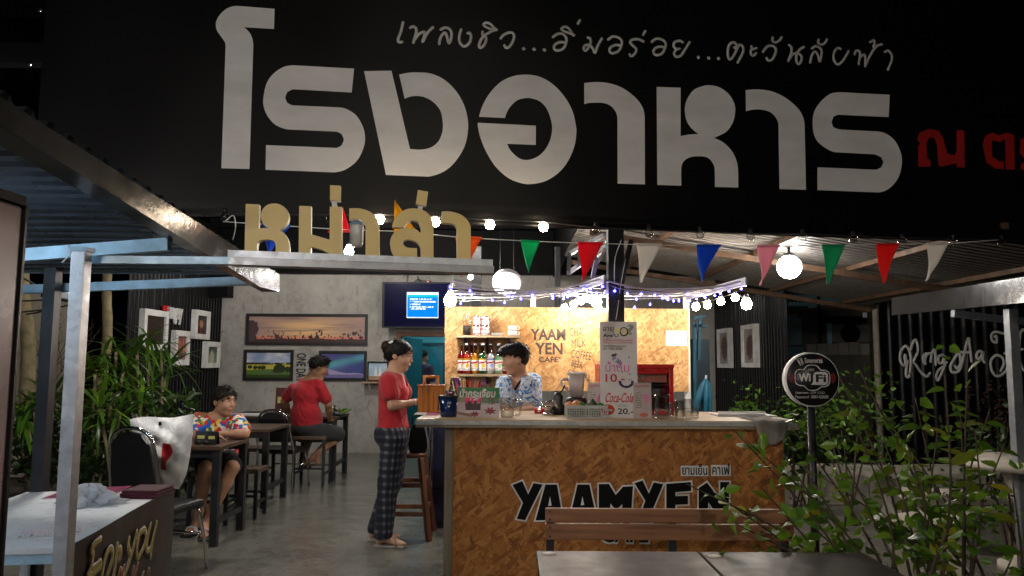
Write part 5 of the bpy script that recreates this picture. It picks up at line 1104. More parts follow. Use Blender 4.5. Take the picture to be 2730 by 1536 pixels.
# white frames on tin walls (facing sideways)
def side_frame(label, x, px0, px1, ytop, ybot, fn, sgn, fw=.075):
    """box frame on a wall of constant x; px0/px1 photo columns of its near and far edge, heights read at the near edge"""
    y0 = (x/((px0-1365)/FPX)); y1 = (x/((px1-1365)/FPX)); Y0, Y1 = min(y0, y1), max(y0, y1); near = px0 if abs(y0-Y0) < 1e-6 else px1
    zt_, zb_ = at(near, ytop, Y0).z, at(near, ybot, Y0).z; t = thing('framed_picture', label, 'picture', (x, (Y0+Y1)/2, zb_)); d = .07*sgn; xi = x+.03*sgn
    for lo, hi in (((xi, Y0, zb_), (xi+d, Y1, zb_+fw)), ((xi, Y0, zt_-fw), (xi+d, Y1, zt_)), ((xi, Y0, zb_+fw), (xi+d, Y0+fw, zt_-fw)), ((xi, Y1-fw, zb_+fw), (xi+d, Y1, zt_-fw))): MB().box(lo, hi).build('frame_bar', M_WHITE, t)
    if sgn > 0: picture('print', (xi+d*.6, Y0+fw, zb_+fw), (0, Y1-Y0-2*fw, 0), (0, 0, zt_-zb_-2*fw), 40, 60, fn, PIC, t)
    else: picture('print', (xi+d*.6, Y1-fw, zb_+fw), (0, -(Y1-Y0-2*fw), 0), (0, 0, zt_-zb_-2*fw), 40, 60, fn, PIC, t)
def porf(Ua, Va):
    C = lerp3((.1, .07, .07), (.2, .13, .12), Va); C = put(C, ((Ua-.5)/.17)**2+((Va-.55)/.22)**2 < 1, (.72, .5, .42)); return put(C, (np.abs(Ua-.48) < .1) & (Va < .33), (.45, .16, .1))
def abf(Ua, Va):
    n = fbm(Ua, Va, 3, 5, 6); C = lerp3((.75, .4, .2), (.35, .15, .5), n); C = lerp3(C, (.85, .7, .3), np.clip(np.sin(Ua*14+n*8)*.5, 0, 1)); return lerp3(C, (.15, .25, .55), np.clip(.4-Va, 0, 1))
def brf(Ua, Va): return lerp3((.09, .05, .04), (.14, .08, .06), fbm(Ua, Va, 3, 3, 1))
def stf(Ua, Va):
    C = lerp3((.42, .48, .4), (.25, .3, .25), Va); return put(C, ((Ua-.5)/.25)**2+((Va-.3)/.5)**2 < .6+.6*fbm(Ua, Va, 8, 12, 4), (.72, .72, .62))
side_frame('large white frame with a plain brown picture behind the palms', XL, 364, 430, 822, 932, brf, 1); side_frame('white framed colourful abstract picture half hidden by palm leaves', XL, 452, 491, 880, 974, abf, 1)
side_frame('white framed dark portrait high on the tin wall', XL, 504, 544, 825, 903, porf, 1); side_frame('white framed pale figure picture nearest the plaster wall', XL, 537, 575, 910, 981, stf, 1)
def drw(s):
    def f(Ua, Va):
        C = lerp3((.5, .47, .46), (.66, .62, .6), fbm(Ua, Va, 3, 3, s)); return put(C, ((Ua-.5)/.35)**2+((Va-.5)/.42)**2 < .3+1.0*fbm(Ua, Va, 7, 9, s+2), (.3, .17, .16))
    return f
side_frame('tall white frame with a reddish drawing on the right tin wall', XR, 1960, 1928, 874, 981, drw(3), -1, .06); side_frame('tall white frame with a grey drawing nearer the globe lamp', XR, 2031, 1994, 863, 980, drw(9), -1, .06)
lt = thing('wall_lettering', 'red upright letters and white word on the left tin wall', 'lettering', (XL+.03, 10, 1.5))
def wl2(px, py): d = ray(px, py); return CPOS+d*((XL+.035)/d.x)
a = wl2(444, 825); b = wl2(483, 855); text('letter', 'magey', M_WHITE, lt, Vector((XL+.035, a.y, b.z-.06)), (0, 1, 0), (0, 0, 1), h=.22, w=b.y-a.y, th=.02, off=.03)
a = wl2(428, 900); text('letter', 'IMAGE', mat('red_letter', (.6, .02, .02), .45), lt, Vector((XL+.035, a.y+.18, a.z)), (0, 0, 1), (0, -1, 0), h=.17, w=.42, th=.02, off=.03)

# ================================================================ tables, stools, chairs
def table(label, X0, X1, Y0, Y1, h=.75, leg=.055, m=None, group='steel legged tables in the hall', top=None):
    t = thing('dining_table', label, 'table', ((X0+X1)/2, (Y0+Y1)/2, 0), group); m = m or M_BLACKSTEEL
    MB().box((X0, Y0, h-.03), (X1, Y1, h), bev=.004).build('tabletop', top or M_DKWOOD, t)
    MB().box((X0+.02, Y0+.02, h-.085), (X1-.02, Y0+.05, h-.031)).build('apron', m, t); MB().box((X0+.02, Y1-.05, h-.085), (X1-.02, Y1-.02, h-.031)).build('apron', m, t)
    for x in (X0+.01, X1-.01-leg):
        for y in (Y0+.01, Y1-.01-leg): MB().box((x, y, 0), (x+leg, y+leg, h-.031)).build('leg', m, t)
        MB().box((x+.01, Y0+.01+leg, .16), (x+leg-.01, Y1-.01-leg, .2)).build('stretcher', m, t)
    return t
table('dark wooden table with steel legs where the boy in the floral shirt sits', -3.08, -2.22, 5.97, 6.62)
table('dark table with a bare top in front of the chrome chair', -3.25, -2.33, 7.5, 8.2)
table('dark table against the plaster wall where the man in red sits', -3.4, -2.07, 9.25, 9.95)
def stool(label, x, y, h=.5, w=.36, rz=0, group='low dark stools'):
    t = thing('stool', label, 'stool', (x, y, 0), group); t.rotation_euler.z = rz
    MB().box((x-w/2, y-w/2, h-.04), (x+w/2, y+w/2, h), bev=.006).build('seat', M_DKWOOD, t)
    for sx_2 in (-1, 1):
        for sy_2 in (-1, 1): MB().bar((x+sx_2*w*.44, y+sy_2*w*.44, 0), (x+sx_2*w*.44, y+sy_2*w*.44, h-.041), .03).build('leg', M_BLACKSTEEL, t)
    for sx_2 in (-1, 1): MB().bar((x+sx_2*w*.44, y-w*.42, .14), (x+sx_2*w*.44, y+w*.42, .14), .022).build('stretcher', M_BLACKSTEEL, t)
    for sy_2 in (-1, 1): MB().bar((x-w*.42, y+sy_2*w*.44, .2), (x+w*.42, y+sy_2*w*.44, .2), .022).build('stretcher', M_BLACKSTEEL, t)
    return t
BOYX, BOYY = at(575, 1150, 6.85).x, 6.85
stool('low dark stool under the boy in the floral shirt', BOYX, BOYY+.05, .45)
stool('dark stool under the man in the red shirt', at(835, 1150, 9.0).x, 9.0, .56, .38)
stool('low dark stool tucked behind the boy at the middle table', at(665, 1200, 7.2).x, 7.15, .44, .3); stool('empty dark stool left of the chrome chair', -2.85, 8.75, .45, .34)
def chair(label, x, y, rz, seat=.46, bh=.95, w=.42):
    """stacking chair: arched chrome back frame, black vinyl pads"""
    t = thing('stacking_chair', label, 'chair', (x, y, 0), 'black chrome stacking chairs'); o = Vector((x, y, 0))
    def L(a, b, c): return o+Vector((a, b, c))
    MB().box(L(-w/2, -w/2, seat-.055), L(w/2, w/2, seat), bev=.022).build('seat', M_LEATHER, t)
    pts = [L(-w/2+.01, -w/2-.01, .0), L(-w/2+.01, -w/2+.0, seat-.03), L(-w/2+.02, -w/2-.05, seat+.12), L(-w/2+.05, -w/2-.1, bh-.1), L(-w/2+.11, -w/2-.115, bh-.02), L(0, -w/2-.12, bh), L(w/2-.11, -w/2-.115, bh-.02), L(w/2-.05, -w/2-.1, bh-.1), L(w/2-.02, -w/2-.05, seat+.12), L(w/2-.01, -w/2, seat-.03), L(w/2-.01, -w/2-.01, 0)]
    MB().tube(cat_rom(pts, 6), .012, 10).build('back_frame', M_CHROME, t)
    bp_ = [(-w/2+.035, seat+.08), (-w/2+.07, bh-.1), (-w/2+.12, bh-.04), (0, bh-.022), (w/2-.12, bh-.04), (w/2-.07, bh-.1), (w/2-.035, seat+.08)]
    def by(z): return -w/2-.035-.085*min(1, (z-seat-.08)/(bh-seat-.18))
    MB().prism([L(a, by(b)-.012, b) for a, b in bp_], (0, .035, 0)).build('backrest', M_LEATHER, t)
    for s in (-1, 1): MB().tube(cat_rom([L(s*(w/2-.02), w/2-.05, seat-.05), L(s*(w/2), w/2, .2), L(s*(w/2+.01), w/2+.03, 0)], 4), .011, 8).build('front_leg', M_CHROME, t)
    MB().tube([L(-w/2, w/2-.01, .24), L(w/2, w/2-.01, .24)], .008, 8).build('crossbar', M_CHROME, t); t.rotation_euler.z = rz; return t
chair('black stacking chair with a white carrier bag beside the stall table', at(430, 1300, 5.2).x, 5.2, -.22, .47, .98, .4)
chair('black chrome stacking chair at the table of the man in red', at(748, 1150, 8.6).x, 8.72, -.1, .45, .88)
# carrier bag on the chair
BGY = 5.3
def bagp(px, py, d=0): return at(px, py, BGY+d)
M_BAGW = G('bag_plastic'); _n = M_BAGW.noise(scale=14, detail=5, rough=.6, dist=.8); M_BAGW.col(M_BAGW.ramp(_n, [(.3, (.74, .73, .73)), (.7, (.88, .87, .86))])); M_BAGW.set(rough=.38); M_BAGW.bump(_n, .6, .02); M_BAGW = M_BAGW.m
bg = thing('carrier_bag', 'bulging white plastic carrier bag with red print on the chair', 'bag', bagp(440, 1300))
LFT = [(345, 1118), (352, 1150), (352, 1190), (356, 1240), (362, 1296)]; RGT = [(515, 1106), (514, 1160), (506, 1220), (497, 1265), (478, 1304)]
def edge(L, t): k = t*(len(L)-1); i = min(int(k), len(L)-2); f = k-i; return (L[i][0]*(1-f)+L[i+1][0]*f, L[i][1]*(1-f)+L[i+1][1]*f)
def bagf(sgn):
    def f(s, t):
        a, b = edge(LFT, t), edge(RGT, t); px, py = a[0]*(1-s)+b[0]*s, a[1]*(1-s)+b[1]*s; bul = math.sin(math.pi*s)**.7*(.02+.1*math.sin(math.pi*min(1, t*1.05))**.8); wr = .007*math.sin(s*17+t*9)+.006*math.sin(t*23-s*11)
        if t == 0: py -= 6*math.sin(s*7)*.6
        return at(px, py, BGY-sgn*(bul+wr*min(s, 1-s)*4))
    return f
MB().grid(bagf(1), 26, 26)._add([], []).build('front', M_BAGW, bg); MB().grid(bagf(-1), 20, 20).build('back', M_BAGW, bg)
f_ = bagf(1)
MB().grid(lambda s, t: f_(.52+.13*s+.05*math.sin(t*6)*s, .38+.36*t)+Vector((0, -.004, 0)), 6, 10).build('red_print', mat('bag_red', (.6, .02, .03), .4), bg)
hb_ = f_(.48, .1); MB().obox(hb_+Vector((0, -.006, 0)), (.009, 0, 0), (0, .001, 0), (0, 0, .013)).build('punch_hole', M_BLACK, bg)

# wooden bar stool beside the woman
BS = at(1092, 1200, 6.42); bs = thing('bar_stool', 'tall brown wooden bar stool beside the woman', 'bar stool', (BS.x, 6.42, 0)); hs = at(1092, 1205, 6.42).z
MB().lathe([(.0, hs-.035), (.14, hs-.035), (.15, hs-.028), (.15, hs-.006), (.14, hs), (.0, hs)], (BS.x, 6.42, 0), 24).build('seat', M_STOOL, bs)
ft = [(.19, .19), (-.19, .19), (-.19, -.19), (.19, -.19)]
for a, b in ft: MB().bar((BS.x+a*.55, 6.42+b*.55, hs-.036), (BS.x+a, 6.42+b, 0), .04, .04, bev=.004).build('leg', M_STOOL, bs)
for z, k in ((.2, .86), (.42, .74)):
    for i in range(4):
        p, q = ft[i], ft[(i+1) % 4]; dz = .03*(i % 2); f = 1-(z+dz)/hs*.45; MB().bar((BS.x+p[0]*f, 6.42+p[1]*f, z+dz), (BS.x+q[0]*f, 6.42+q[1]*f, z+dz), .02, .035).build('rung', M_STOOL, bs)
hbg = thing('handbag', 'dark grey cloth handbag resting on the wooden bar stool', 'handbag', (BS.x, 6.42, hs+.001))
pz_ = [(1105, 1130), (1132, 1130), (1140, 1170), (1142, 1190), (1135, 1205), (1095, 1206), (1090, 1180), (1095, 1150)]
MB().prism([Vector((at(x, y, 6.4).x, 6.34, max(hs+.002, at(x, y, 6.4).z))) for x, y in pz_], (0, .13, 0)).build('body', cloth('charcoal_cloth', (.03, .03, .033)), hbg)
MB().tube(cat_rom([at(1100, 1132, 6.4), at(1102, 1112, 6.4), at(1120, 1108, 6.4), at(1126, 1132, 6.4)], 5), .006, 7).build('strap', M_LEATHER, hbg)
# chrome wire trolley behind the counter end
tw = thing('wire_trolley', 'chrome wire trolley standing behind the counter end', 'trolley', (at(1168, 1200, 7.0).x, 6.9, 0)); ax_, bx_ = at(1148, 1140, 6.9).x, at(1182, 1140, 6.9).x+.12
for x in (ax_, bx_):
    for y in (6.85, 7.1 if x == ax_ else 6.66): MB().tube([(x, y-.1 if x == bx_ else y, 0), (x, y-.1 if x == bx_ else y, at(1150, 1138, 6.9).z)], .011, 8).build('upright', M_BLKPLASTIC, tw)
for py in (1140, 1176, 1300, 1318): z = at(1160, py, 6.9).z; MB().tube([(ax_, 6.85, z), (bx_, 6.85, z)], .008, 7).build('wire', M_CHROME, tw)
z = at(1160, 1290, 6.9).z; MB().box((ax_, 6.7, z-.012), (bx_, 7.05, z)).build('tray', M_BLACKSTEEL, tw)
pc = Vector(((ax_+bx_)/2, 6.9, z+.0005)); pt_ = thing('red_pail', 'red pail standing on the tray of the wire trolley', 'pail', pc)
MB().lathe([(.0, .001), (.075, .001), (.085, .2), (.088, .205), (.082, .2), (.072, .006), (.0, .006)], pc, 18).build('body', M_REDP, pt_); MB().tube(cat_rom([pc+Vector((-.086, 0, .2)), pc+Vector((-.05, -.05, .16)), pc+Vector((.05, -.05, .16)), pc+Vector((.086, 0, .2))], 5), .003, 6).build('bail', M_CHROME, pt_)

# things on the hall tables
def item_menu(label, px, py, Y, zt_, w, h, rz, m):
    x = at(px, py, Y).x; t = thing('table_menu', label, 'menu', (x, Y, zt_)); d = Vector((math.cos(rz), math.sin(rz), 0)); n = Vector((-d.y, d.x, 0)); o = Vector((x, Y, zt_+.001))
    for s in (-1, 1): MB().prism([o-d*w/2+n*s*.03, o+d*w/2+n*s*.03, o+d*w/2+n*s*.004+Vector((0, 0, h)), o-d*w/2+n*s*.004+Vector((0, 0, h))], n*s*.003).build('panel', m, t)
    MB().obox(o+Vector((0, 0, h*.55))-n*.021, d*w*.3, n*.001, (0, 0, h*.12)).build('print_block', M_OLIVE, t); return t
item_menu('dark folded table card at the left on the boy table', 538, 1160, 6.15, .75, .09, .1, .1, M_BLKPLASTIC); item_menu('dark folded table card at the right on the boy table', 568, 1160, 6.12, .75, .085, .1, -.1, M_BLKPLASTIC)
ky = thing('sunglasses', 'black sunglasses lying on the boy table', 'sunglasses', at(538, 1178, 6.05)); kc = at(538, 1178, 6.07); kc.z = .7565
for s in (-1, 1): MB().ball(kc+Vector((s*.03, 0, .012)), (.026, .008, .018), 12).build('lens', M_BLKPLASTIC, ky); MB().tube(cat_rom([kc+Vector((s*.055, 0, .015)), kc+Vector((s*.058, .06, .012)), kc+Vector((s*.05, .11, .0))], 4), .003, 6).build('temple', M_BLKPLASTIC, ky)
MB().tube([kc+Vector((-.006, 0, .018)), kc+Vector((.006, 0, .018))], .003, 6).build('bridge', M_BLKPLASTIC, ky)
T3 = .751
item_menu('tall maroon menu stand on the wall table', 750, 1060, 9.5, T3, .13, .33, 0, mat('maroon_card', (.1, .01, .012), .4))
t = thing('folder', 'black folder lying on the wall table', 'folder', (at(690, 1100, 9.5).x, 9.5, T3)); x = at(690, 1100, 9.5).x
MB().box((x-.2, 9.4, T3), (x+.2, 9.65, T3+.035), bev=.008).build('cover', M_LEATHER, t); MB().box((x-.19, 9.392, T3+.006), (x+.19, 9.399, T3+.028)).build('pages', MATS['paper'], t)
t = thing('white_tray', 'flat white tray at the left of the wall table', 'tray', (at(668, 1105, 9.35).x, 9.35, T3)); x = at(668, 1105, 9.33).x; MB().box((x-.16, 9.27, T3), (x+.2, 9.38, T3+.014), bev=.004).build('dish', M_WHITEPL, t); MB().box((x-.165, 9.265, T3+.0145), (x+.205, 9.385, T3+.02), bev=.002).build('rim', M_WHITEPL, t)
t = thing('water_glass', 'clear water glass on the wall table right of the man', 'glass', (at(887, 1095, 9.55).x, 9.55, T3)); c = (at(887, 1095, 9.55).x, 9.55, T3); MB().lathe([(.0, .001), (.03, .001), (.038, .12), (.036, .12), (.028, .008), (.0, .006)], c, 16).build('tumbler', M_CLEAR, t); MB().lathe([(.0, .007), (.027, .007), (.033, .07), (.0, .071)], c, 14).build('water', MATS['water'], t)
pl_ = thing('salad_plate', 'plate of green lettuce at the right end of the wall table', 'plate', (at(905, 1100, 9.5).x, 9.5, T3)); x = at(905, 1100, 9.5).x
MB().lathe([(.0, .002), (.07, .001), (.11, .014), (.112, .017), (.07, .006), (.0, .006)], (x, 9.5, T3), 22).build('plate', M_BLKPLASTIC, pl_)
M_LET = mat('lettuce', (.16, .3, .05), .5, 0, .4, 20)
for i in range(5):
    a_ = i*1.25; MB().grid(lambda s, t, a_=a_, i=i: Vector((x+(.02+.1*t)*math.cos(a_*.5-.4)+(s-.5)*.06*math.sin(a_), 9.48+.03*math.sin(a_)+(s-.5)*.05, T3+.02+.045*t+.012*math.sin(s*9+i)+.008*i)), 6, 6).build('lettuce_leaf', M_LET, pl_)

# ================================================================ stall table, its banner and things on it
TX1, TY0, TH = at(203, 1440, 2.8).x, 2.78, .75; TX0, TY1 = TX1-.68, TY0+1.23; SROT = .152
M_STT = concrete('worn_white_top', (.62, .64, .66), .22, .4)
t = thing('stall_table', 'long white topped stall table at the lower left', 'table', (TX1, TY0, 0)); t.rotation_euler.z = SROT
MB().box((TX0, TY0, TH-.025), (TX1, TY1, TH), bev=.003).build('tabletop', M_STT, t)
MB().box((TX0+.01, TY0+.005, TH-.06), (TX1-.01, TY0+.03, TH-.026)).build('apron', M_BLUESTEEL, t); MB().box((TX0+.01, TY1-.03, TH-.06), (TX1-.01, TY1-.005, TH-.026)).build('apron', M_BLUESTEEL, t)
for x in (TX0+.02, TX1-.06):
    for y in (TY0+.035, TY1-.07): MB().box((x, y, 0), (x+.035, y+.03, TH-.061)).build('leg', M_GALV, t)
vb_ = thing('vinyl_banner', 'brown vinyl banner hung on the side of the stall table', 'banner', (TX1, TY0, 0)); vb_.rotation_euler.z = SROT
MB().grid(lambda a, b: Vector((TX1+.008+.004*math.sin(a*9)+.003*math.sin(b*5+a*4), TY0-.01+(TY1-TY0+.02)*a, .04+(TH-.03)*b)), 30, 10).build('sheet', mat('brown_vinyl', (.045, .024, .016), .35, 0, .3, 3), vb_)
_R = Matrix.Rotation(SROT, 3, 'Z'); _P0 = Vector((TX1, TY0, 0))
def vp(px, py): n = _R @ Vector((1, 0, 0)); p = on(px, py, _P0+n*.016, n); return _P0+_R.transposed() @ (p-_P0)
FY = [[(560,650),(440,740),(360,870),(390,960),(380,1100),(340,1300),(280,1440)], [(395,1280),(480,1220),(550,1150)], [(345,1440),(430,1380),(545,1250),(560,1170)], [(590,1440),(640,1150),(700,950),(780,850),(830,920),(820,1080),(770,1250),(710,1440)], [(850,1440),(900,1100),(930,770)], [(920,960),(990,850),(1005,950),(980,1060)],
      [(1190,640),(1175,780),(1210,980),(1240,960),(1300,750),(1360,490)], [(1230,990),(1170,1200),(1080,1440)], [(1520,420),(1420,520),(1370,750),(1360,950),(1380,1060),(1450,950),(1540,720),(1560,520),(1520,420)], [(1660,330),(1600,560),(1575,800),(1590,910),(1660,830),(1720,600),(1790,290)], [(1690,780),(1670,920),(1665,1030)]]
for P in FY:
    Pw = [vp(200+x/8.232, 1360+y/8.232) for x, y in P]
    MB().stroke(Pw, .0165, (1, 0, 0), .04, 5).build('letter_outline', mat('pale_outline', (.6, .57, .5), .6), vb_); MB().stroke([p+Vector((.0008, 0, 0)) for p in Pw], .0125, (1, 0, 0), .06, 5).build('letter', mat('olive_letter', (.34, .26, .06), .6), vb_)
for P in ([(960,1440),(1000,1290),(1010,1400)], [(1000,1440),(1090,1230)], [(1260,1440),(1290,1260),(1300,1380)], [(1330,1440),(1385,1190)], [(1600,1440),(1620,1310),(1640,1390)], [(1490,1440),(1510,1380)]):
    Pw = [vp(200+x/8.232, 1360+y/8.232) for x, y in P]; MB().stroke(Pw, .012, (1, 0, 0), .04, 4).build('letter_outline', MATS['pale_outline'], vb_); MB().stroke([p+Vector((.0008, 0, 0)) for p in Pw], .0085, (1, 0, 0), .06, 4).build('letter', mat('rust_letter', (.25, .06, .02), .5), vb_)
def flat_item(name, label, cat, px, m, th=.002, z=TH+.0008):
    P = [atz(x, y, z) for x, y in px]; return MB().prism(P, (0, 0, th)).build(name, m, None, label, cat)
def flat_print(name, label, cat, px, fn, nx, ny):
    P = [atz(x, y, TH+.001) for x, y in px]; t = thing(name, label, cat, P[0]); MB().prism(P, (0, 0, .003)).build('sheets', M_WHITEPL, t)
    o = P[0]+Vector((0, 0, .0042)); picture('print', o, P[1]-P[0], P[3]-P[0], nx, ny, fn, PIC, t); return t
def wmf(Ua, Va):
    C = (np.full_like(Ua, .82), np.full_like(Ua, .8), np.full_like(Ua, .82)); C = put(C, (Va > .35) & (fbm(Ua, Va, 20, 12, 3) > .55), (.8, .6, .68)); return put(C, (Va < .3) & (fbm(Ua, Va, 30, 10, 4) > .55), (.45, .5, .4))
flat_print('menu_sheet', 'white printed menu lying at the near end of the stall table', 'menu', [(46, 1437), (212, 1425), (232, 1404), (66, 1413)], wmf, 60, 30)
def pkf(Ua, Va): return lerp3((.42, .1, .26), (.62, .3, .42), np.clip(fbm(Ua, Va, 10, 6, 5)*2-.5, 0, 1))
flat_print('placemat', 'pink printed placemat lying across the far end of the stall table', 'placemat', [(110, 1332), (300, 1322), (336, 1303), (178, 1306)], pkf, 60, 30)
# crumpled white cloth
cc_ = atz(235, 1345, TH); M_CLOTHW = cloth('white_towel', (.62, .64, .68))
def crum(a, b):
    th_ = a*2*math.pi; ph = b*math.pi/2; r = .1*(1+.28*math.sin(th_*3+b*5)+.2*math.sin(th_*7-b*9)+.12*math.sin(th_*13+b*17)); zz_ = .075*math.sin(ph)*(1+.25*math.sin(th_*5+b*11))
    return Vector((cc_.x+r*1.15*math.cos(th_)*math.cos(ph)*1.05, cc_.y+r*.8*math.sin(th_)*math.cos(ph), TH+.001+max(0, zz_)))
MB().grid(crum, 72, 22).build('crumpled_towel', M_CLOTHW, None, 'crumpled white towel in the middle of the stall table', 'towel')
cm = atz(395, 1322, TH); t = thing('folded_cloth', 'folded maroon cloth at the far right corner of the stall table', 'cloth', cm); M_MAR = cloth('maroon_cloth', (.11, .008, .025))
for k in range(3): MB().box((cm.x-.1+.006*k, cm.y-.1+.006*k, TH+.001+.013*k), (cm.x+.09-.004*k, cm.y+.1, TH+.013+.013*k), bev=.006).build('fold', M_MAR, t)
# blue plastic stool under the stall table
t = thing('plastic_stool', 'blue plastic stool under the stall table', 'stool', (-1.95, 2.95, 0)); M_BLU = mat('blue_plastic_stool', (.005, .02, .5), .35)
MB().box((-2.1, 2.85, .43), (-1.8, 3.12, .46), bev=.01).build('seat', M_BLU, t)
for sx2, sy2 in ((-1, -1), (1, -1), (1, 1), (-1, 1)): MB().bar((-1.95+sx2*.11, 2.985+sy2*.1, .43), (-1.95+sx2*.17, 2.985+sy2*.15, 0), .055, .02).build('leg', M_BLU, t)
# ================================================================ people: each body is one continuous skin grown from blended limbs
class Blob:
    def __init__(s): s.p = []
    def cone(s, a, b, ra, rb, k=.03, fd=None, ff=1.0): s.p.append(('c', np.array(a, float), np.array(b, float), ra, rb, k, None if fd is None else np.array(Vector(fd).normalized(), float), ff)); return s
    def ell(s, c, ax, r, k=.03): s.p.append(('e', np.array(c, float), np.array([list(Vector(a).normalized()) for a in ax], float), np.array(r, float), 0, k, None, 1)); return s
    def surface(s, h=.008, grow=0.0, cuts=()):
        lo = np.full(3, 1e9); hi = -lo
        for q in s.p:
            if q[0] == 'c': R = max(q[3], q[4])+grow; lo = np.minimum(lo, np.minimum(q[1], q[2])-R); hi = np.maximum(hi, np.maximum(q[1], q[2])+R)
            else: R = q[3].max()+grow; lo = np.minimum(lo, q[1]-R); hi = np.maximum(hi, q[1]+R)
        lo -= 4*h; hi += 4*h; n = np.ceil((hi-lo)/h).astype(int)+1; D = np.full(n, .5, np.float32)
        axs = [lo[i]+h*np.arange(n[i]) for i in range(3)]
        for q in s.p:
            if q[0] == 'c': R = max(q[3], q[4])+grow+.07; l_, h_ = np.minimum(q[1], q[2])-R, np.maximum(q[1], q[2])+R
            else: R = q[3].max()+grow+.07; l_, h_ = q[1]-R, q[1]+R
            sl = tuple(slice(max(0, int((l_[i]-lo[i])/h)), min(n[i], int((h_[i]-lo[i])/h)+2)) for i in range(3))
            P = np.stack(np.meshgrid(*[axs[i][sl[i]] for i in range(3)], indexing='ij'), -1).astype(np.float32)
            if q[0] == 'c':
                a, b = q[1], q[2]; ba = b-a; pa = P-a
                if q[6] is not None:
                    f = q[6]; pa = pa+((1/q[7]-1)*(pa@f))[..., None]*f; ba = ba+((1/q[7]-1)*(ba@f))*f
                t = np.clip((pa@ba)/max(1e-9, ba@ba), 0, 1); d = np.linalg.norm(pa-t[..., None]*ba, axis=-1)-(q[3]+(q[4]-q[3])*t)-grow
                if q[6] is not None: d = d*min(1, q[7]+.15)
            else:
                L = (P-q[1])@q[2].T; r = q[3]+grow; k0 = np.linalg.norm(L/r, axis=-1); k1 = np.linalg.norm(L/(r*r), axis=-1)+1e-9; d = k0*(k0-1)/k1
            k = q[5]; E = D[sl]; hh = np.clip(.5+.5*(E-d)/k, 0, 1); D[sl] = E*(1-hh)+d*hh-k*hh*(1-hh)
        if cuts:
            P = np.stack(np.meshgrid(*axs, indexing='ij'), -1)
            for c in cuts: D = np.maximum(D, c(P).astype(np.float32))
        return nets(D, lo, h)
def nets(D, lo, h):
    I = D < 0; c = [D[i:D.shape[0]-1+i, j:D.shape[1]-1+j, k:D.shape[2]-1+k] for i in (0, 1) for j in (0, 1) for k in (0, 1)]
    s = sum((x < 0).astype(np.int8) for x in c); act = (s > 0) & (s < 8); idx = np.full(act.shape, -1, int); A = np.argwhere(act); idx[act] = np.arange(len(A))
    V = np.stack([x[act] for x in c], 1); off = np.array([(i, j, k) for i in (0, 1) for j in (0, 1) for k in (0, 1)], float); acc = np.zeros((len(A), 3)); cnt = np.zeros(len(A))
    for a in range(8):
        for b in range(a+1, 8):
            if np.abs(off[a]-off[b]).sum() != 1: continue
            m = (V[:, a] < 0) != (V[:, b] < 0); t = V[m, a]/(V[m, a]-V[m, b]); acc[m] += off[a]+(off[b]-off[a])*t[:, None]; cnt[m] += 1
    verts = lo+h*(A+acc/cnt[:, None]); F = []
    for ax in range(3):
        s0 = [slice(None)]*3; s1 = [slice(None)]*3; s0[ax] = slice(0, -1); s1[ax] = slice(1, None); a, b = I[tuple(s0)], I[tuple(s1)]; E = np.argwhere(a != b); u, v = (ax+1) % 3, (ax+2) % 3
        E = E[(E[:, u] > 0) & (E[:, v] > 0) & (E[:, u] < D.shape[u]-1) & (E[:, v] < D.shape[v]-1)]; fl = a[tuple(E.T)]
        q = []
        for du, dv in ((1, 1), (0, 1), (0, 0), (1, 0)): w = E.copy(); w[:, u] -= du; w[:, v] -= dv; q.append(idx[tuple(w.T)])
        q = np.stack(q, 1); q[~fl] = q[~fl][:, ::-1]; F.append(q)
    F = np.concatenate(F); F = F[(F >= 0).all(1)]
    return verts, F
def skin_obj(name, blob, m, parent, h=.008, grow=0.0, cuts=(), label=None):
    v, f = blob.surface(h, grow, cuts); me = bpy.data.meshes.new(name); b = np.array(BASE[parent.name])
    me.from_pydata((v-b).tolist(), [], f.tolist()); me.polygons.foreach_set('use_smooth', [True]*len(f)); me.update()
    o = link(name, me, m, parent); tag(o, label)
    sm = o.modifiers.new('s', 'SMOOTH'); sm.factor = .5; sm.iterations = 2; return o
def N(v): return np.array(v, float)
def plane(p, n):
    """keeps the side away from n"""
    p = N(p); n = N(Vector(n).normalized()); return lambda P: (P-p)@n
def frame(f, up=(0, 0, 1)):
    f = Vector(f).normalized(); r = f.cross(Vector(up)).normalized(); u = r.cross(f).normalized(); return f, r, u
def head_blob(B, H, f, r, u, s=1.0):
    H = Vector(H); q = lambda a, b, c: H+(f*a+r*b+u*c)*s
    B.ell(q(-.008, 0, .022), (f, r, u), (.096*s, .076*s, .092*s), .02).ell(q(.022, 0, -.035), (f, r, u), (.07*s, .06*s, .082*s), .03)
    B.ell(q(.06, 0, -.098), (f, r, u), (.026*s, .03*s, .02*s), .03)
    B.cone(q(.09, 0, .012), q(.107, 0, -.027), .008*s, .0125*s, .012).ell(q(.092, 0, -.06), (f, r, u), (.012*s, .024*s, .011*s), .012)
    B.ell(q(.078, 0, .035), (f, r, u), (.018*s, .05*s, .012*s), .02)
    for e in (-1, 1):
        B.ell(q(-.012, e*.077, -.008), (f*.8+r*e*.4, r, u), (.02*s, .009*s, .032*s), .006); B.ell(q(.062, e*.036, -.03), (f, r, u), (.024*s, .024*s, .024*s), .03)
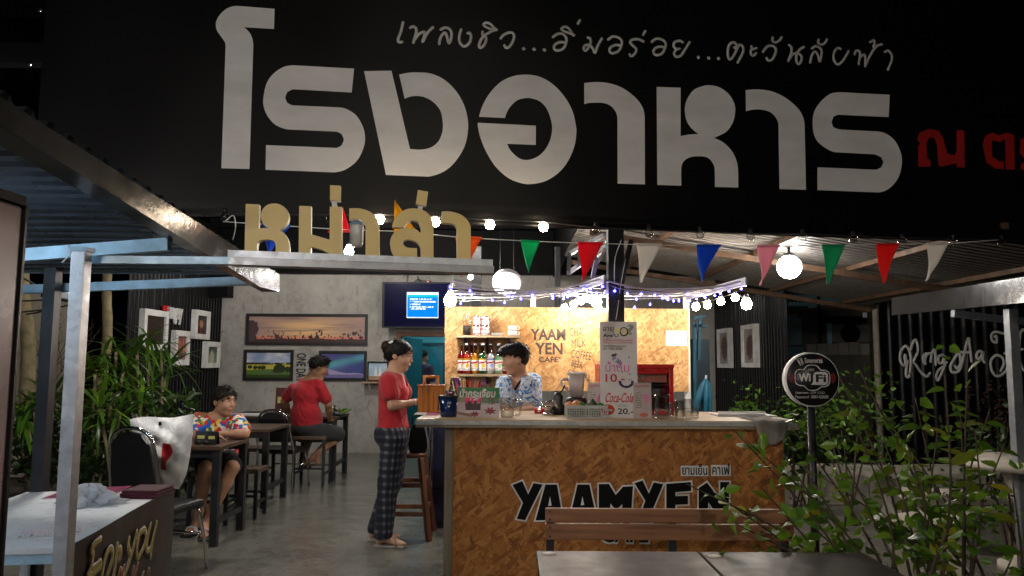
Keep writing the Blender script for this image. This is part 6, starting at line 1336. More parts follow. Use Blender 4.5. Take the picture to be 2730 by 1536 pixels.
def face_parts(t, H, f, r, u, s, hairm):
    H = Vector(H); q = lambda a, b, c: H+(f*a+r*b+u*c)*s; R = Matrix((f, r, u)).transposed()
    for e in (-1, 1):
        o = MB().ball(q(.083, e*.031, .01), (.006*s, .014*s, .0065*s), 10, 0, R).build('eye', mat('eye_white', (.6, .57, .54), .3), t); MB().ball(q(.0885, e*.030, .01), (.002*s, .0065*s, .0062*s), 8, 0, R).build('iris', mat('iris', (.01, .006, .004), .2), o)
        MB().tube(cat_rom([q(.094, e*.014, .033), q(.093, e*.03, .038), q(.08, e*.048, .033)], 3), .0042*s, 6).build('eyebrow', hairm, t)
    MB().tube(cat_rom([q(.092, -.017, -.062), q(.1025, -.006, -.058), q(.1025, .006, -.058), q(.092, .017, -.062)], 3), .0036*s, 6).build('lips', mat('lips', (.3, .12, .09), .5), t)
def hair_cut(H, f, u, a, b):
    H, f, u = N(H), N(f), N(u); return lambda P: ((P-H)@f)*a+b-((P-H)@u)
def arm(B, S, E, Wr, s=1.0): B.cone(S, Vector(S).lerp(Vector(E), .45), .05*s, .046*s, .03).cone(Vector(S).lerp(Vector(E), .4), E, .045*s, .036*s, .02).cone(E, Vector(E).lerp(Vector(Wr), .35), .036*s, .037*s, .02).cone(Vector(E).lerp(Vector(Wr), .3), Wr, .037*s, .023*s, .02)
def hand(B, Wr, d, n, curl=.5, s=1.0, side=1):
    d = Vector(d).normalized(); n = Vector(n); n = (n-d*n.dot(d)).normalized(); l = d.cross(n)*side; Wr = Vector(Wr)
    B.cone(Wr, Wr+d*.035*s, .022*s, .027*s, .015, n, .6).cone(Wr+d*.035*s, Wr+d*.075*s, .029*s, .03*s, .015, n, .5)
    for i, L in enumerate((.85, 1.0, .95, .75)):
        b = Wr+d*.082*s+l*(i-1.5)*.0185*s; d1 = (d*math.cos(curl*.7)+n*math.sin(curl*.7)); d2 = (d*math.cos(curl*1.9)+n*math.sin(curl*1.9)); m_ = b+d1*.036*L*s; B.cone(b, m_, .0088*s, .0082*s, .005).cone(m_, m_+d2*.034*L*s, .0082*s, .0068*s, .005)
    b = Wr+d*.03*s-l*.026*s; e = b+(d*.6-l*.55+n*.45).normalized()*.04*s; B.cone(b, e, .0115*s, .0095*s, .008).cone(e, e+(d*.9+n*.45).normalized()*.03*s, .0095*s, .0075*s, .005)
def leg(B, Hp, K, An, s=1.0): B.cone(Hp, Vector(Hp).lerp(Vector(K), .5), .088*s, .074*s, .03).cone(Vector(Hp).lerp(Vector(K), .45), K, .075*s, .053*s, .03).cone(K, Vector(K).lerp(Vector(An), .3), .051*s, .053*s, .02).cone(Vector(K).lerp(Vector(An), .28), An, .053*s, .034*s, .02)
def foot(B, An, toe, s=1.0):
    An, toe = Vector(An), Vector(toe); d = (toe-An); d.z = 0; d.normalize(); he = An-d*.035*s; he.z = toe.z+.012; B.cone(An, he, .034*s, .03*s, .02).cone(An+d*.02-Vector((0, 0, .02)), toe-d*.03, .034*s, .026*s, .025).cone(toe-d*.035, toe, .034*s, .022*s, .02, (0, 0, 1), .6)
def skinmat(name, c):
    g = G(name); n = g.noise(scale=14, detail=4); g.col(g.ramp(n, [(.35, tuple(x*.86 for x in c)), (.7, c)])); g.set(rough=.48, spec=.4, sss=.12); g.b.inputs['Subsurface Radius'].default_value = (.01, .004, .002); g.bump(g.noise(scale=350, detail=2), .08, .001); return g.m
def hairmat(name, c):
    g = G(name); n = g.noise(g.map((60, 60, 9)), 4, 4, .6); g.col(g.ramp(n, [(.35, tuple(x*.4 for x in c)), (.68, tuple(x*1.5 for x in c))])); g.set(rough=.55, spec=.18); g.bump(n, .5, .004); return g.m
def strands(t, hair, H, f, u, n, L, m, seed, lift=.5, fwd=.2):
    """tapered hair tufts over the scalp so that the outline is uneven"""
    r = random.Random(seed); b = BASE[t.name]; H = Vector(H); vs = hair.data.vertices; mb = MB()
    for _ in range(n):
        p = vs[r.randrange(len(vs))].co+b; d = (p-H).normalized(); fl = (-u*.7+f*fwd); fl = fl-d*fl.dot(d); dr = (fl.normalized()*1.0+d*lift*r.uniform(.4, 1.3)+Vector((r.gauss(0, .35), r.gauss(0, .35), r.gauss(0, .35)))).normalized(); l = L*r.uniform(.6, 1.3); p = p-d*.004
        q = p+dr*l*.55+d*l*.1; e = p+dr*l-u*l*.12; s = dr.orthogonal().normalized(); w = .0045; k = dr.cross(s)
        mb._add([p+s*w, p-s*w*.5+k*w, p-s*w*.5-k*w, q+s*w*.7, q-s*w*.35+k*w*.7, q-s*w*.35-k*w*.7, e], [(0, 1, 4, 3), (1, 2, 5, 4), (2, 0, 3, 5), (3, 4, 6), (4, 5, 6), (5, 3, 6)], 0, True)
    return mb.build('hair_tufts', m, t, fix=False)
def neck_hole(nk, F, r=.074, v=0.0):
    c = N(Vector(nk)+Vector(F)*.02+Vector((0, 0, .03))); c2 = N(Vector(nk)+Vector(F)*.085-Vector((0, 0, .045)))
    return [lambda P: r-np.linalg.norm((P-c)*np.array([1, 1, .8]), axis=-1)]+([lambda P: v-np.linalg.norm((P-c2)*np.array([1, 1, .62]), axis=-1)] if v else [])
def teemat(name, c):
    g = G(name); n = g.noise(scale=5, detail=5, dist=1.2); g.col(g.ramp(n, [(.3, tuple(x*.8 for x in c)), (.7, c)])); g.set(rough=.85, sheen=.15); w = g.noise(g.map((6, 6, 2.5), src=g.map((1, 1, 1), rot=(.3, .5, 0))), 2.2, 3, .5, 1.0); g.bump(w, .8, .03); return g.m
SK1 = skinmat('skin_light', (.56, .32, .21)); SK2 = skinmat('skin_tan', (.42, .22, .13)); SK3 = skinmat('skin_boy', (.46, .245, .155))
HB = hairmat('hair_black', (.012, .009, .008)); HBR = hairmat('hair_brown', (.03, .014, .008))
RED1 = teemat('red_tee', (.46, .012, .022))
# ---- woman at the counter ------------------------------------------------
YP = 6.12
def w_(px, py, dy=0): return at(px, py, YP+dy)
t = thing('person', 'woman in a red top and plaid trousers standing at the counter', 'person', (w_(1045, 1400).x, YP, 0))
F = Vector((1, -.12, 0)).normalized(); Lt = Vector((-F.y, F.x, 0)); UZ = Vector((0, 0, 1))
H = w_(1066, 947); hf, hr, hu = frame((1, -.16, -.22)); B = Blob(); head_blob(B, H, hf, hr, hu, 1.0)
nk = w_(1046, 1000); B.cone(H-hu*.06-hf*.02, nk, .045, .052, .03)
pel, wst, ch = w_(1049, 1152), w_(1046, 1098), w_(1048, 1040)
def torso(B, pel, wst, ch, nk, F, Lt, fb=(.115, .09, .105), lat=(.155, .12, .14), bust=0.0):
    B.ell(pel, (F, Lt, UZ), (fb[0], lat[0], .13), .05).ell(wst, (F, Lt, UZ), (fb[1], lat[1], .14), .06).ell(ch, (F, Lt, UZ), (fb[2], lat[2], .15), .06).ell(Vector(nk)-UZ*.035, (F, Lt, UZ), (.07, lat[2]*.95, .05), .05)
    if bust:
        for e in (-1, 1): B.ell(Vector(ch)+F*bust+Lt*e*.065-UZ*.02, (F, Lt, UZ), (.065, .06, .06), .04)
torso(B, pel, wst, ch, nk, F, Lt, (.118, .092, .1), (.155, .12, .135), .06)
B.ell(pel-F*.045-UZ*.02, (F, Lt, UZ), (.09, .14, .1), .05)
sN, sF = w_(1037, 1018, -.15), w_(1056, 1016, .15); eN, eF = w_(1045, 1083, -.2), w_(1066, 1080, .17); wN, wF = w_(1108, 1073, -.12), w_(1122, 1068, .07)
arm(B, sN, eN, wN, .88); arm(B, sF, eF, wF, .88)
hand(B, wN, (1, .35, .15), (0, .6, .6), .55, .88, 1); hand(B, wF, (1, -.25, .1), (0, -.5, .7), .5, .88, -1)
hpN, hpF = w_(1051, 1170, -.085), w_(1055, 1170, .085); kN, kF = w_(1036, 1285, -.08), w_(1046, 1280, .09)
aN, aF = Vector((at(1022, 1400, 6.02).x, 6.02, .085)), Vector((at(1003, 1395, 6.2).x, 6.22, .085)); tN, tF = aN+Vector((.165, -.03, -.055)), aF+Vector((.17, .01, -.055))
leg(B, hpN, kN, aN, .95); leg(B, hpF, kF, aF, .95); foot(B, aN, tN, .92); foot(B, aF, tF, .92)
skin_obj('body', B, SK1, t, .0075)
T = Blob(); torso(T, pel, wst, ch, nk, F, Lt, (.118, .096, .102), (.155, .125, .137), .06)
for S_, E_ in ((sN, eN), (sF, eF)): T.cone(S_, Vector(S_).lerp(Vector(E_), .5), .056, .056, .035)
skin_obj('shirt', T, RED1, t, .0075, .012, [plane(w_(1049, 1142), (0, 0, -1)), *neck_hole(nk, F, .078, .045)])
g = G('plaid_trousers'); v = g.tc(); sx_3 = g.n.new('ShaderNodeSeparateXYZ'); g.l.new(v, sx_3.inputs[0])
def lines(src, fr, lo=.28): k = g.math(g.math(src, fr, 'MULTIPLY'), 1.0, 'FRACT'); return g.ramp(k, [(lo, 1.0), (lo+.12, 0.0), (.9, 0.0), (.98, 1.0)])
l1 = lines(sx_3.outputs[2], 17); l2 = lines(g.math(sx_3.outputs[0], sx_3.outputs[1], 'ADD'), 19); l3 = g.math(l1, l2, 'ADD')
c_ = g.ramp(g.math(l3, .5, 'MULTIPLY'), [(0, (.008, .01, .022)), (.5, (.028, .03, .045)), (1, (.13, .13, .15))]); g.col(c_); g.set(rough=.9); g.bump(g.noise(g.map((9, 9, 3)), 2.5, 3, .5, .8), .7, .03)
PLAID = g.m
Pn = Blob(); Pn.ell(pel, (F, Lt, UZ), (.12, .16, .12), .05).ell(pel-F*.045-UZ*.02, (F, Lt, UZ), (.092, .145, .1), .05)
for a, k, an in ((hpN, kN, aN), (hpF, kF, aF)): Pn.cone(a, k, .098, .076, .03).cone(k, Vector(an)+UZ*.01, .074, .066, .03)
skin_obj('trousers', Pn, PLAID, t, .0075, .006, [plane(w_(1049, 1136), UZ), plane((0, 0, .065), (0, 0, -1))])
Hr = Blob(); Hr.ell(H+hu*.024*1-hf*.012, (hf, hr, hu), (.1, .08, .094), .02).ell(H-hf*.085+hu*.0, (hf, hr, hu), (.04, .055, .055), .03)
ho = skin_obj('hair', Hr, HB, t, .006, .007, [hair_cut(H, hf, hu, .8, -.02)]); strands(t, ho, H, hf, hu, 220, .03, HB, 1, .15, -.9)
bn = w_(1033, 924); Bn = Blob(); Bn.ell(bn, (hf, hr, hu), (.05, .05, .05), .02).ell(bn+Vector((.02, 0, .012)), (hf, hr, hu), (.034, .036, .034), .02); bo = skin_obj('hair_bun', Bn, HBR, t, .006); strands(t, bo, bn, hf, hu, 90, .025, HBR, 9, .25, 0)
MB().obox(bn+Vector((.03, -.035, .03)), (.018, 0, .006), (0, .006, 0), (-.004, 0, .008), bev=.003).build('hair_clip', M_WHITEPL, t); face_parts(t, H, hf, hr, hu, 1.0, HB)
for an, to in ((aN, tN), (aF, tF)):
    d = (to-an); d.z = 0; d.normalize(); c0 = an+d*.055; M_ = Matrix.Translation((c0.x, c0.y, .012)) @ Matrix.Rotation(math.atan2(d.y, d.x), 4, 'Z'); MB().box((-.12, -.042, -.012), (.125, .042, .008), M_, bev=.008).build('sandal_sole', mat('sandal', (.3, .26, .22), .7), t)
    MB().tube(cat_rom([M_ @ Vector((.06, -.045, .0)), M_ @ Vector((.05, -.03, .045)), M_ @ Vector((.045, .0, .062)), M_ @ Vector((.05, .03, .045)), M_ @ Vector((.06, .045, 0))], 4), .012, 8, 0, True, .4).build('sandal_strap', MATS['sandal'], t)
MB().lathe([(.024, -.004), (.027, 0), (.024, .004)], w_(1108, 1073, -.12), 16, (1, .2, .1), 0, False).build('bracelet', M_WHITEPL, t)
ph = thing('phone', 'phone held up by the woman in the red top', 'phone', w_(1141, 1066, -.05)); MB().obox(w_(1141, 1062, -.03), (.062, .008, .028), (0, .035, .006), (-.0018, 0, .004), bev=.003).build('body', M_BLKPLASTIC, ph); MB().obox(w_(1141, 1062, -.03)+Vector((-.002, 0, .0048)), (.056, .007, .0253), (0, .031, .0053), (-.0002, 0, .0004)).build('screen', mat('phone_glass', (.02, .02, .025), .08), ph)

# ---- barman ------------------------------------------------
YP = 6.1; t = thing('person', 'young barman in a blue floral shirt behind the counter', 'person', (w_(1385, 1180).x, YP+.06, 0))
F = Vector((-.55, -.84, 0)).normalized(); Lt = Vector((-F.y, F.x, 0)); H = w_(1374, 957, -.02); hf, hr, hu = frame((-1, -.16, -.2)); B = Blob(); head_blob(B, H, hf, hr, hu, 1.0)
nk = w_(1388, 1006, .05); B.cone(H-hu*.06-hf*.02, nk, .047, .054, .03); pel, wst, ch = w_(1385, 1185, .06), w_(1385, 1125, .06), w_(1385, 1058, .05); torso(B, pel, wst, ch, nk, F, Lt, (.105, .092, .1), (.15, .135, .15))
sR, sL = w_(1347, 1026, -.02), w_(1420, 1018, .1); eR, eL = w_(1338, 1088, -.12), w_(1416, 1088, -.03); wR, wL = w_(1368, 1102, -.26), w_(1377, 1094, -.22)
arm(B, sR, eR, wR, .92); arm(B, sL, eL, wL, .95); hand(B, wR, (.4, -.9, -.2), (0, .2, -1), .5, .9, 1); hand(B, wL, (-.5, -.8, -.2), (0, .2, -1), .5, .9, -1)
for e in (-1, 1): hp = Vector(pel)+Lt*e*.085-UZ*.05; an = Vector((pel.x, pel.y, .085))+Lt*e*.1; leg(B, hp, (hp+an)/2+F*.02, an); foot(B, an, an+F*.17-UZ*.055)
skin_obj('body', B, SK1, t, .008)
g = G('floral_shirt'); v1 = g.vor(scale=19, out='Distance'); n1 = g.noise(scale=16, detail=5, dist=2.5); n2 = g.noise(scale=40, detail=3, dist=1.5)
c_ = g.ramp(n1, [(.38, (.03, .15, .45)), (.46, (.16, .4, .68)), (.5, (.72, .78, .84)), (.58, (.78, .8, .82)), (.66, (.1, .32, .62))]); c_ = g.mix(c_, (.02, .04, .1), g.ramp(n2, [(.64, 0.0), (.68, .7)])); g.col(c_); g.set(rough=.8); g.bump(g.noise(scale=6, detail=3, dist=1), .6, .02)
T = Blob(); torso(T, pel, wst, ch, nk, F, Lt, (.11, .105, .105), (.155, .15, .155))
for S_, E_ in ((sR, eR), (sL, eL)): T.cone(S_, Vector(S_).lerp(Vector(E_), .62), .062, .066, .04)
skin_obj('shirt', T, g.m, t, .008, .013, neck_hole(nk, F, .07, .055))
MB().tube(cat_rom([nk+F*-.06+UZ*.012, nk+Lt*.066+UZ*.014, nk+Lt*.045+F*.075-UZ*.03, nk+F*.118-UZ*.115, nk-Lt*.045+F*.075-UZ*.03, nk-Lt*.066+UZ*.014, nk+F*-.06+UZ*.012], 6), .009, 8).build('collar', cloth('navy_trim', (.015, .015, .03)), t)
Pn = Blob(); Pn.ell(pel, (F, Lt, UZ), (.12, .16, .12), .05)
for e in (-1, 1): hp = Vector(pel)+Lt*e*.085-UZ*.05; an = Vector((pel.x, pel.y, .1))+Lt*e*.1; Pn.cone(hp, (hp+an)/2+F*.02, .1, .075, .03).cone((hp+an)/2+F*.02, an, .073, .06, .03)
skin_obj('trousers', Pn, cloth('dark_denim', (.02, .025, .04)), t, .009, .005, [plane(Vector(pel)+UZ*.06, UZ)])
Hr = Blob(); Hr.ell(H+hu*.04-hf*.008, (hf, hr, hu), (.108, .088, .088), .03).ell(H+hu*.07+hf*.055, (hf, hr, hu), (.062, .075, .045), .03).ell(H+hu*.05+hf*.09, (hf, hr, hu), (.03, .06, .035), .03); ho = skin_obj('hair', Hr, HB, t, .006, .004, [hair_cut(H, hf, hu, .35, .024)]); strands(t, ho, H, hf, hu, 420, .026, HB, 2, .3, .5)
Hs = Blob(); Hs.ell(H+hu*.01-hf*.02, (hf, hr, hu), (.092, .08, .09), .02); skin_obj('shaved_sides', Hs, hairmat('hair_short', (.03, .02, .016)), t, .006, .0015, [hair_cut(H, hf, hu, .9, -.012), lambda P: ((P-N(H))@N(hu))-.045]); face_parts(t, H, hf, hr, hu, 1.0, HB)
MB().ball(H+hr*-.082+hf*-.01-hu*.045, .006, 8).build('earring', M_CHROME, t); MB().ball(H+hr*.082+hf*-.01-hu*.045, .006, 8).build('earring', M_CHROME, t)

# ---- boy at the near table ------------------------------------------------
YP = 6.78; t = thing('person', 'boy in a bright floral shirt leaning on the dark table', 'person', (BOYX, YP, 0)); F = Vector((.12, -1, 0)).normalized(); Lt = Vector((-F.y, F.x, 0))
H = w_(598, 1070, -.08); hf, hr, hu = frame((.86, -.5, -.06)); B = Blob(); head_blob(B, H, hf, hr, hu, 1.03); nk = w_(582, 1112, -.03); B.cone(H-hu*.06-hf*.02, nk, .052, .06, .03)
pel = Vector((BOYX+.01, 6.87, .555)); wst = w_(578, 1190, .04); ch = w_(580, 1148, .0); torso(B, pel, wst, ch, nk, F, Lt, (.12, .115, .115), (.17, .16, .165))
sL, sR = w_(632, 1126, -.02), w_(530, 1122, -.02); eL, eR = w_(652, 1158, -.25), w_(514, 1163, -.24); wL, wR = w_(588, 1156, -.36), w_(560, 1166, -.4)
arm(B, sL, eL, wL, 1.0); arm(B, sR, eR, wR, 1.0); hand(B, wL, (-1, -.1, .0), (0, -.3, -1), .35, .9, 1); hand(B, wR, (1, .1, .0), (0, -.3, -1), .35, .9, -1)
hpL, hpR = pel+Vector((.09, -.02, -.01)), pel+Vector((-.09, -.02, -.01)); kL, kR = Vector((at(620, 1245, 6.44).x, 6.44, .53)), Vector((at(548, 1245, 6.42).x, 6.42, .53)); aL, aR = Vector((at(548, 1390, 6.32).x, 6.32, .1)), Vector((at(522, 1398, 6.42).x, 6.45, .085)); tL, tR = aL+Vector((.05, -.14, -.07)), aR+Vector((-.02, -.16, -.055))
leg(B, hpL, kL, aL, 1.03); leg(B, hpR, kR, aR, 1.03); foot(B, aL, tL, .95); foot(B, aR, tR, .95); skin_obj('body', B, SK3, t, .0078)
g = G('carnival_shirt'); v1 = g.vor(g.mix(g.tc(), g.n.new('ShaderNodeTexNoise').outputs['Color'], .05), 34, 'Color'); sp = g.n.new('ShaderNodeSeparateColor'); g.l.new(v1, sp.inputs[0])
g.col(g.ramp(sp.outputs[0], [(0, (.55, .02, .02)), (.22, (.75, .7, .55)), (.4, (.02, .12, .5)), (.55, (.7, .5, .06)), (.7, (.03, .2, .06)), (.82, (.78, .75, .68)), (.92, (.6, .03, .03))], True)); g.set(rough=.85); g.bump(g.noise(scale=6, detail=3, dist=1), .6, .02)
T = Blob(); torso(T, pel+UZ*.03, wst, ch, nk, F, Lt, (.122, .12, .118), (.172, .165, .168))
for S_, E_ in ((sL, eL), (sR, eR)): T.cone(S_, Vector(S_).lerp(Vector(E_), .6), .064, .066, .04)
skin_obj('shirt', T, g.m, t, .0078, .013, [*neck_hole(nk, F, .076), plane((0, 0, .53), (0, 0, -1))])
MB().tube(cat_rom([nk+Vector((.062*math.cos(a), .055*math.sin(a)-.012, .012-.02*math.sin(-a))) for a in [i*2*math.pi/10 for i in range(11)]], 3), .009, 8).build('collar', cloth('green_trim', (.05, .07, .03)), t)
Pn = Blob(); Pn.ell(pel, (F, Lt, UZ), (.13, .175, .1), .05)
for a, k in ((hpL, kL), (hpR, kR)): Pn.cone(a, Vector(a).lerp(Vector(k), .8), .1, .082, .03)
skin_obj('shorts', Pn, cloth('black_shorts', (.012, .012, .013)), t, .008, .006)
Hr = Blob(); Hr.ell(H+hu*.034-hf*.016, (hf, hr, hu), (.1, .083, .09), .03).ell(H+hu*.075-hf*.06+hr*-.03, (hf, hr, hu), (.05, .05, .04), .03); ho = skin_obj('hair', Hr, HB, t, .0065, .006, [hair_cut(H, hf, hu, .62, .0)]); strands(t, ho, H, hf, hu, 380, .035, HB, 3, .5, .3); face_parts(t, H, hf, hr, hu, 1.03, HB)
for an, to in ((aL, tL), (aR, tR)): d = (to-an); d.z = 0; d.normalize(); c0 = an+d*.05; M_ = Matrix.Translation((c0.x, c0.y, .014)) @ Matrix.Rotation(math.atan2(d.y, d.x), 4, 'Z'); MB().box((-.12, -.045, -.014), (.13, .045, .008), M_, bev=.01).build('slipper', M_BLKPLASTIC, t); MB().tube(cat_rom([M_ @ Vector((.04, -.05, .0)), M_ @ Vector((.035, -.03, .05)), M_ @ Vector((.035, .03, .05)), M_ @ Vector((.04, .05, 0))], 4), .02, 8, 0, True, .3).build('slipper_strap', M_WHITEPL, t)

# ---- man in red at the wall table ------------------------------------------------
YP = 9.0; t = thing('person', 'man in a red tee and grey shorts seated with his back turned', 'person', (w_(830, 1150).x, YP, 0)); F = Vector((.45, .9, 0)).normalized(); Lt = Vector((-F.y, F.x, 0))
H = w_(850, 980, -.03); hf, hr, hu = frame((.88, .35, -.28)); B = Blob(); head_blob(B, H, hf, hr, hu, 1.06); nk = w_(828, 1010, .0); B.cone(H-hu*.06-hf*.02, nk, .058, .068, .03)
pel, wst, ch = w_(818, 1142), w_(815, 1100, -.02), w_(815, 1052, -.01); torso(B, pel, wst, ch, nk, F, Lt, (.135, .125, .12), (.18, .168, .172)); B.ell(w_(818, 1115, .04), (F, Lt, UZ), (.16, .17, .12), .06)
sL, sR = w_(781, 1036, .06), w_(857, 1036, -.08); eL, eR = w_(758, 1070, .16), w_(876, 1078, -.02); wL, wR = w_(772, 1100, .38), w_(880, 1120, .2); arm(B, sL, eL, wL, 1.12); arm(B, sR, eR, wR, 1.15); hand(B, wL, F, (0, 0, -1), .4, 1, 1); hand(B, wR, (.2, .9, -.2), (0, 0, -1), .5, 1, -1)
hpR, hpL = w_(840, 1152, -.03), w_(805, 1152, .05); kR, kL = w_(902, 1158, .18), w_(822, 1160, .5); aR, aL = w_(840, 1216, .02), w_(806, 1230, .25); tR, tL = aR+Vector((-.12, -.05, -.08)), aL+Vector((.02, .15, -.06)); leg(B, hpR, kR, aR, 1.15); leg(B, hpL, kL, aL, 1.15); foot(B, aR, tR, 1); foot(B, aL, tL, 1); skin_obj('body', B, SK2, t, .0088)
T = Blob(); torso(T, pel, wst, ch, nk, F, Lt, (.138, .132, .122), (.184, .176, .175)); T.ell(w_(818, 1115, .04), (F, Lt, UZ), (.165, .175, .12), .06)
for S_, E_ in ((sL, eL), (sR, eR)): T.cone(S_, Vector(S_).lerp(Vector(E_), .62), .05, .06, .05)
skin_obj('shirt', T, RED1, t, .0088, .01, [*neck_hole(nk, F, .082), plane(w_(818, 1138), (0, 0, -1))])
Pn = Blob(); Pn.ell(pel-UZ*.0, (F, Lt, UZ), (.155, .2, .1), .05)
for a, k in ((hpR, kR), (hpL, kL)): Pn.cone(a, Vector(a).lerp(Vector(k), .95), .112, .088, .03)
skin_obj('shorts', Pn, cloth('grey_shorts', (.075, .075, .08)), t, .009, .006)
Hr = Blob(); Hr.ell(H+hu*.034-hf*.014, (hf, hr, hu), (.104, .086, .094), .03).ell(H+hu*.1+hf*.04, (hf, hr, hu), (.05, .05, .03), .03); ho = skin_obj('hair', Hr, HB, t, .0065, .005, [hair_cut(H, hf, hu, .72, .0)]); strands(t, ho, H, hf, hu, 360, .035, HB, 4, .7, .3); face_parts(t, H, hf, hr, hu, 1.06, HB)
for an, to in ((aR, tR), (aL, tL)): d = (to-an); d.z = 0; d.normalize(); c0 = an+d*.05; M_ = Matrix.Translation((c0.x, c0.y, to.z-.02)) @ Matrix.Rotation(math.atan2(d.y, d.x), 4, 'Z'); MB().box((-.12, -.045, -.012), (.13, .045, .006), M_, bev=.008).build('slipper', mat('brown_slipper', (.08, .05, .035), .6), t)

# ---- man in the back room ------------------------------------------------
YP = 13.2; t = thing('person', 'man in a dark purple shirt standing beyond the teal door', 'person', (w_(1128, 1100).x, YP, 0)); F = Vector((.6, .8, 0)).normalized(); Lt = Vector((-F.y, F.x, 0)); H = w_(1126, 952); hf, hr, hu = frame((.85, .5, -.15)); B = Blob(); head_blob(B, H, hf, hr, hu, 1.0); nk = w_(1124, 972); B.cone(H-hu*.06-hf*.02, nk, .05, .058, .03)
pel, wst, ch = w_(1127, 1065), w_(1126, 1035), w_(1126, 998); torso(B, pel, wst, ch, nk, F, Lt, (.115, .1, .11), (.16, .145, .16)); 
for e in (-1, 1):
    S_ = nk+Lt*e*.185-UZ*.07; E_ = S_+Lt*e*.05-UZ*.27+F*.02; W_ = E_+F*.22-UZ*.06; arm(B, S_, E_, W_); hand(B, W_, F, (0, 0, -1), .4); hp = pel+Lt*e*.09-UZ*.05; an = Vector((hp.x, hp.y, .085)); leg(B, hp, (hp+an)/2+F*.02, an); foot(B, an, an+F*.17-UZ*.055)
skin_obj('body', B, SK2, t, .011); T = Blob(); torso(T, pel, wst, ch, nk, F, Lt, (.12, .108, .113), (.165, .15, .163))
for e in (-1, 1): S_ = nk+Lt*e*.185-UZ*.07; E_ = S_+Lt*e*.05-UZ*.27+F*.02; T.cone(S_, S_.lerp(E_, .6), .064, .062, .04)
skin_obj('shirt', T, teemat('purple_tee', (.035, .025, .07)), t, .011, .013, neck_hole(nk, F, .075)); Pn = Blob(); Pn.ell(pel, (F, Lt, UZ), (.13, .175, .1), .05)
for e in (-1, 1): hp = pel+Lt*e*.09-UZ*.05; Pn.cone(hp, Vector((hp.x, hp.y, .1)), .1, .06, .03)
skin_obj('trousers', Pn, MATS['dark_denim'], t, .011, .006); Hr = Blob(); Hr.ell(H+hu*.034-hf*.014, (hf, hr, hu), (.102, .084, .092), .03); skin_obj('hair', Hr, HB, t, .008, .008, [hair_cut(H, hf, hu, .72, .0)]); face_parts(t, H, hf, hr, hu, 1.0, HB)
# ================================================================ wooden bench and dark tables in the foreground
BY = 3.5
def bq(px, py, d=0): return at(px, py, BY-d)
bn_ = thing('wooden_bench', 'brown wooden bench with a two plank back before the counter', 'bench', ((bq(1454, 1400).x+bq(2115, 1400).x)/2, BY, 0))
xa_, xb_ = bq(1454, 1400).x, bq(2117, 1400).x
for y0, y1 in ((1357, 1394), (1398, 1441)): MB().box((xa_, BY, bq(1700, y1).z), (xb_, BY+.025, bq(1700, y0).z), bev=.004).build('back_plank', M_WOOD, bn_)
for x in (xa_+.005, (xa_+xb_)/2, xb_-.05): MB().box((x, BY+.027, 0), (x+.035, BY+.06, bq(1700, 1362).z)).build('leg', M_BLACKSTEEL, bn_)
for k in range(3): MB().box((xa_, BY-.36+.118*k, .37), (xb_, BY-.25+.118*k, .395), bev=.004).build('seat_plank', M_WOOD, bn_)
for x in (xa_+.02, xb_-.055): MB().box((x, BY-.35, 0), (x+.035, BY-.315, .369)).build('leg', M_BLACKSTEEL, bn_); MB().box((x, BY-.312, .33), (x+.03, BY+.026, .368)).build('side_rail', M_BLACKSTEEL, bn_)
for x in (xa_+.02, xb_-.025):
    for py in (1365, 1387, 1408, 1432): MB().lathe([(.0, .002), (.004, .0015), (.005, 0)], (x, BY-.0005, bq(1700, py).z), 8, (0, -1, 0)).build('screw', M_BLACKSTEEL, bn_)
zt_ = atz(1428, 1468, .69); TZ = .69; TYb = at(1430, 1468, 2.93).y
tb = at(1430, 1468, 2.9); TZ = tb.z
M_GREYT2 = mat('smoky_tabletop', (.03, .024, .02), .5, 0, .3, 4)
for i, (pa, pb, lb) in enumerate(((1430, 1858, 'dark square table with a white round sticker at the lower centre'), (1864, 2300, 'dark square table with a white round sticker under the leafy branches'))):
    X0, X1 = at(pa, 1468, 2.9).x, at(pb, 1475, 2.9).x; t = thing('square_table', lb, 'table', ((X0+X1)/2, 2.6, 0), 'dark square tables in the foreground')
    MB().box((X0, 2.3, TZ-.02), (X1, 2.9, TZ), bev=.004).build('tabletop', M_GREYT2, t)
    for x in (X0+.005, X1-.04):
        for y in (2.31, 2.855): MB().box((x, y, 0), (x+.035, y+.035, TZ-.021)).build('leg', M_BLACKSTEEL, t)
        MB().box((x+.003, 2.347, TZ-.06), (x+.032, 2.853, TZ-.0215)).build('side_rail', M_BLACKSTEEL, t)
    MB().box((X0+.042, 2.865, TZ-.06), (X1-.042, 2.885, TZ-.0215)).build('rail', M_BLACKSTEEL, t)
    sc_ = atz(1465 if i == 0 else 1906, 1477 if i == 0 else 1484, TZ); MB().lathe([(.0, .0006), (.027, .0006), (.027, .0014), (.0, .0014)], (sc_.x, sc_.y, TZ), 24).build('sticker', mat('pale_sticker', (.6, .54, .48), .6), t)

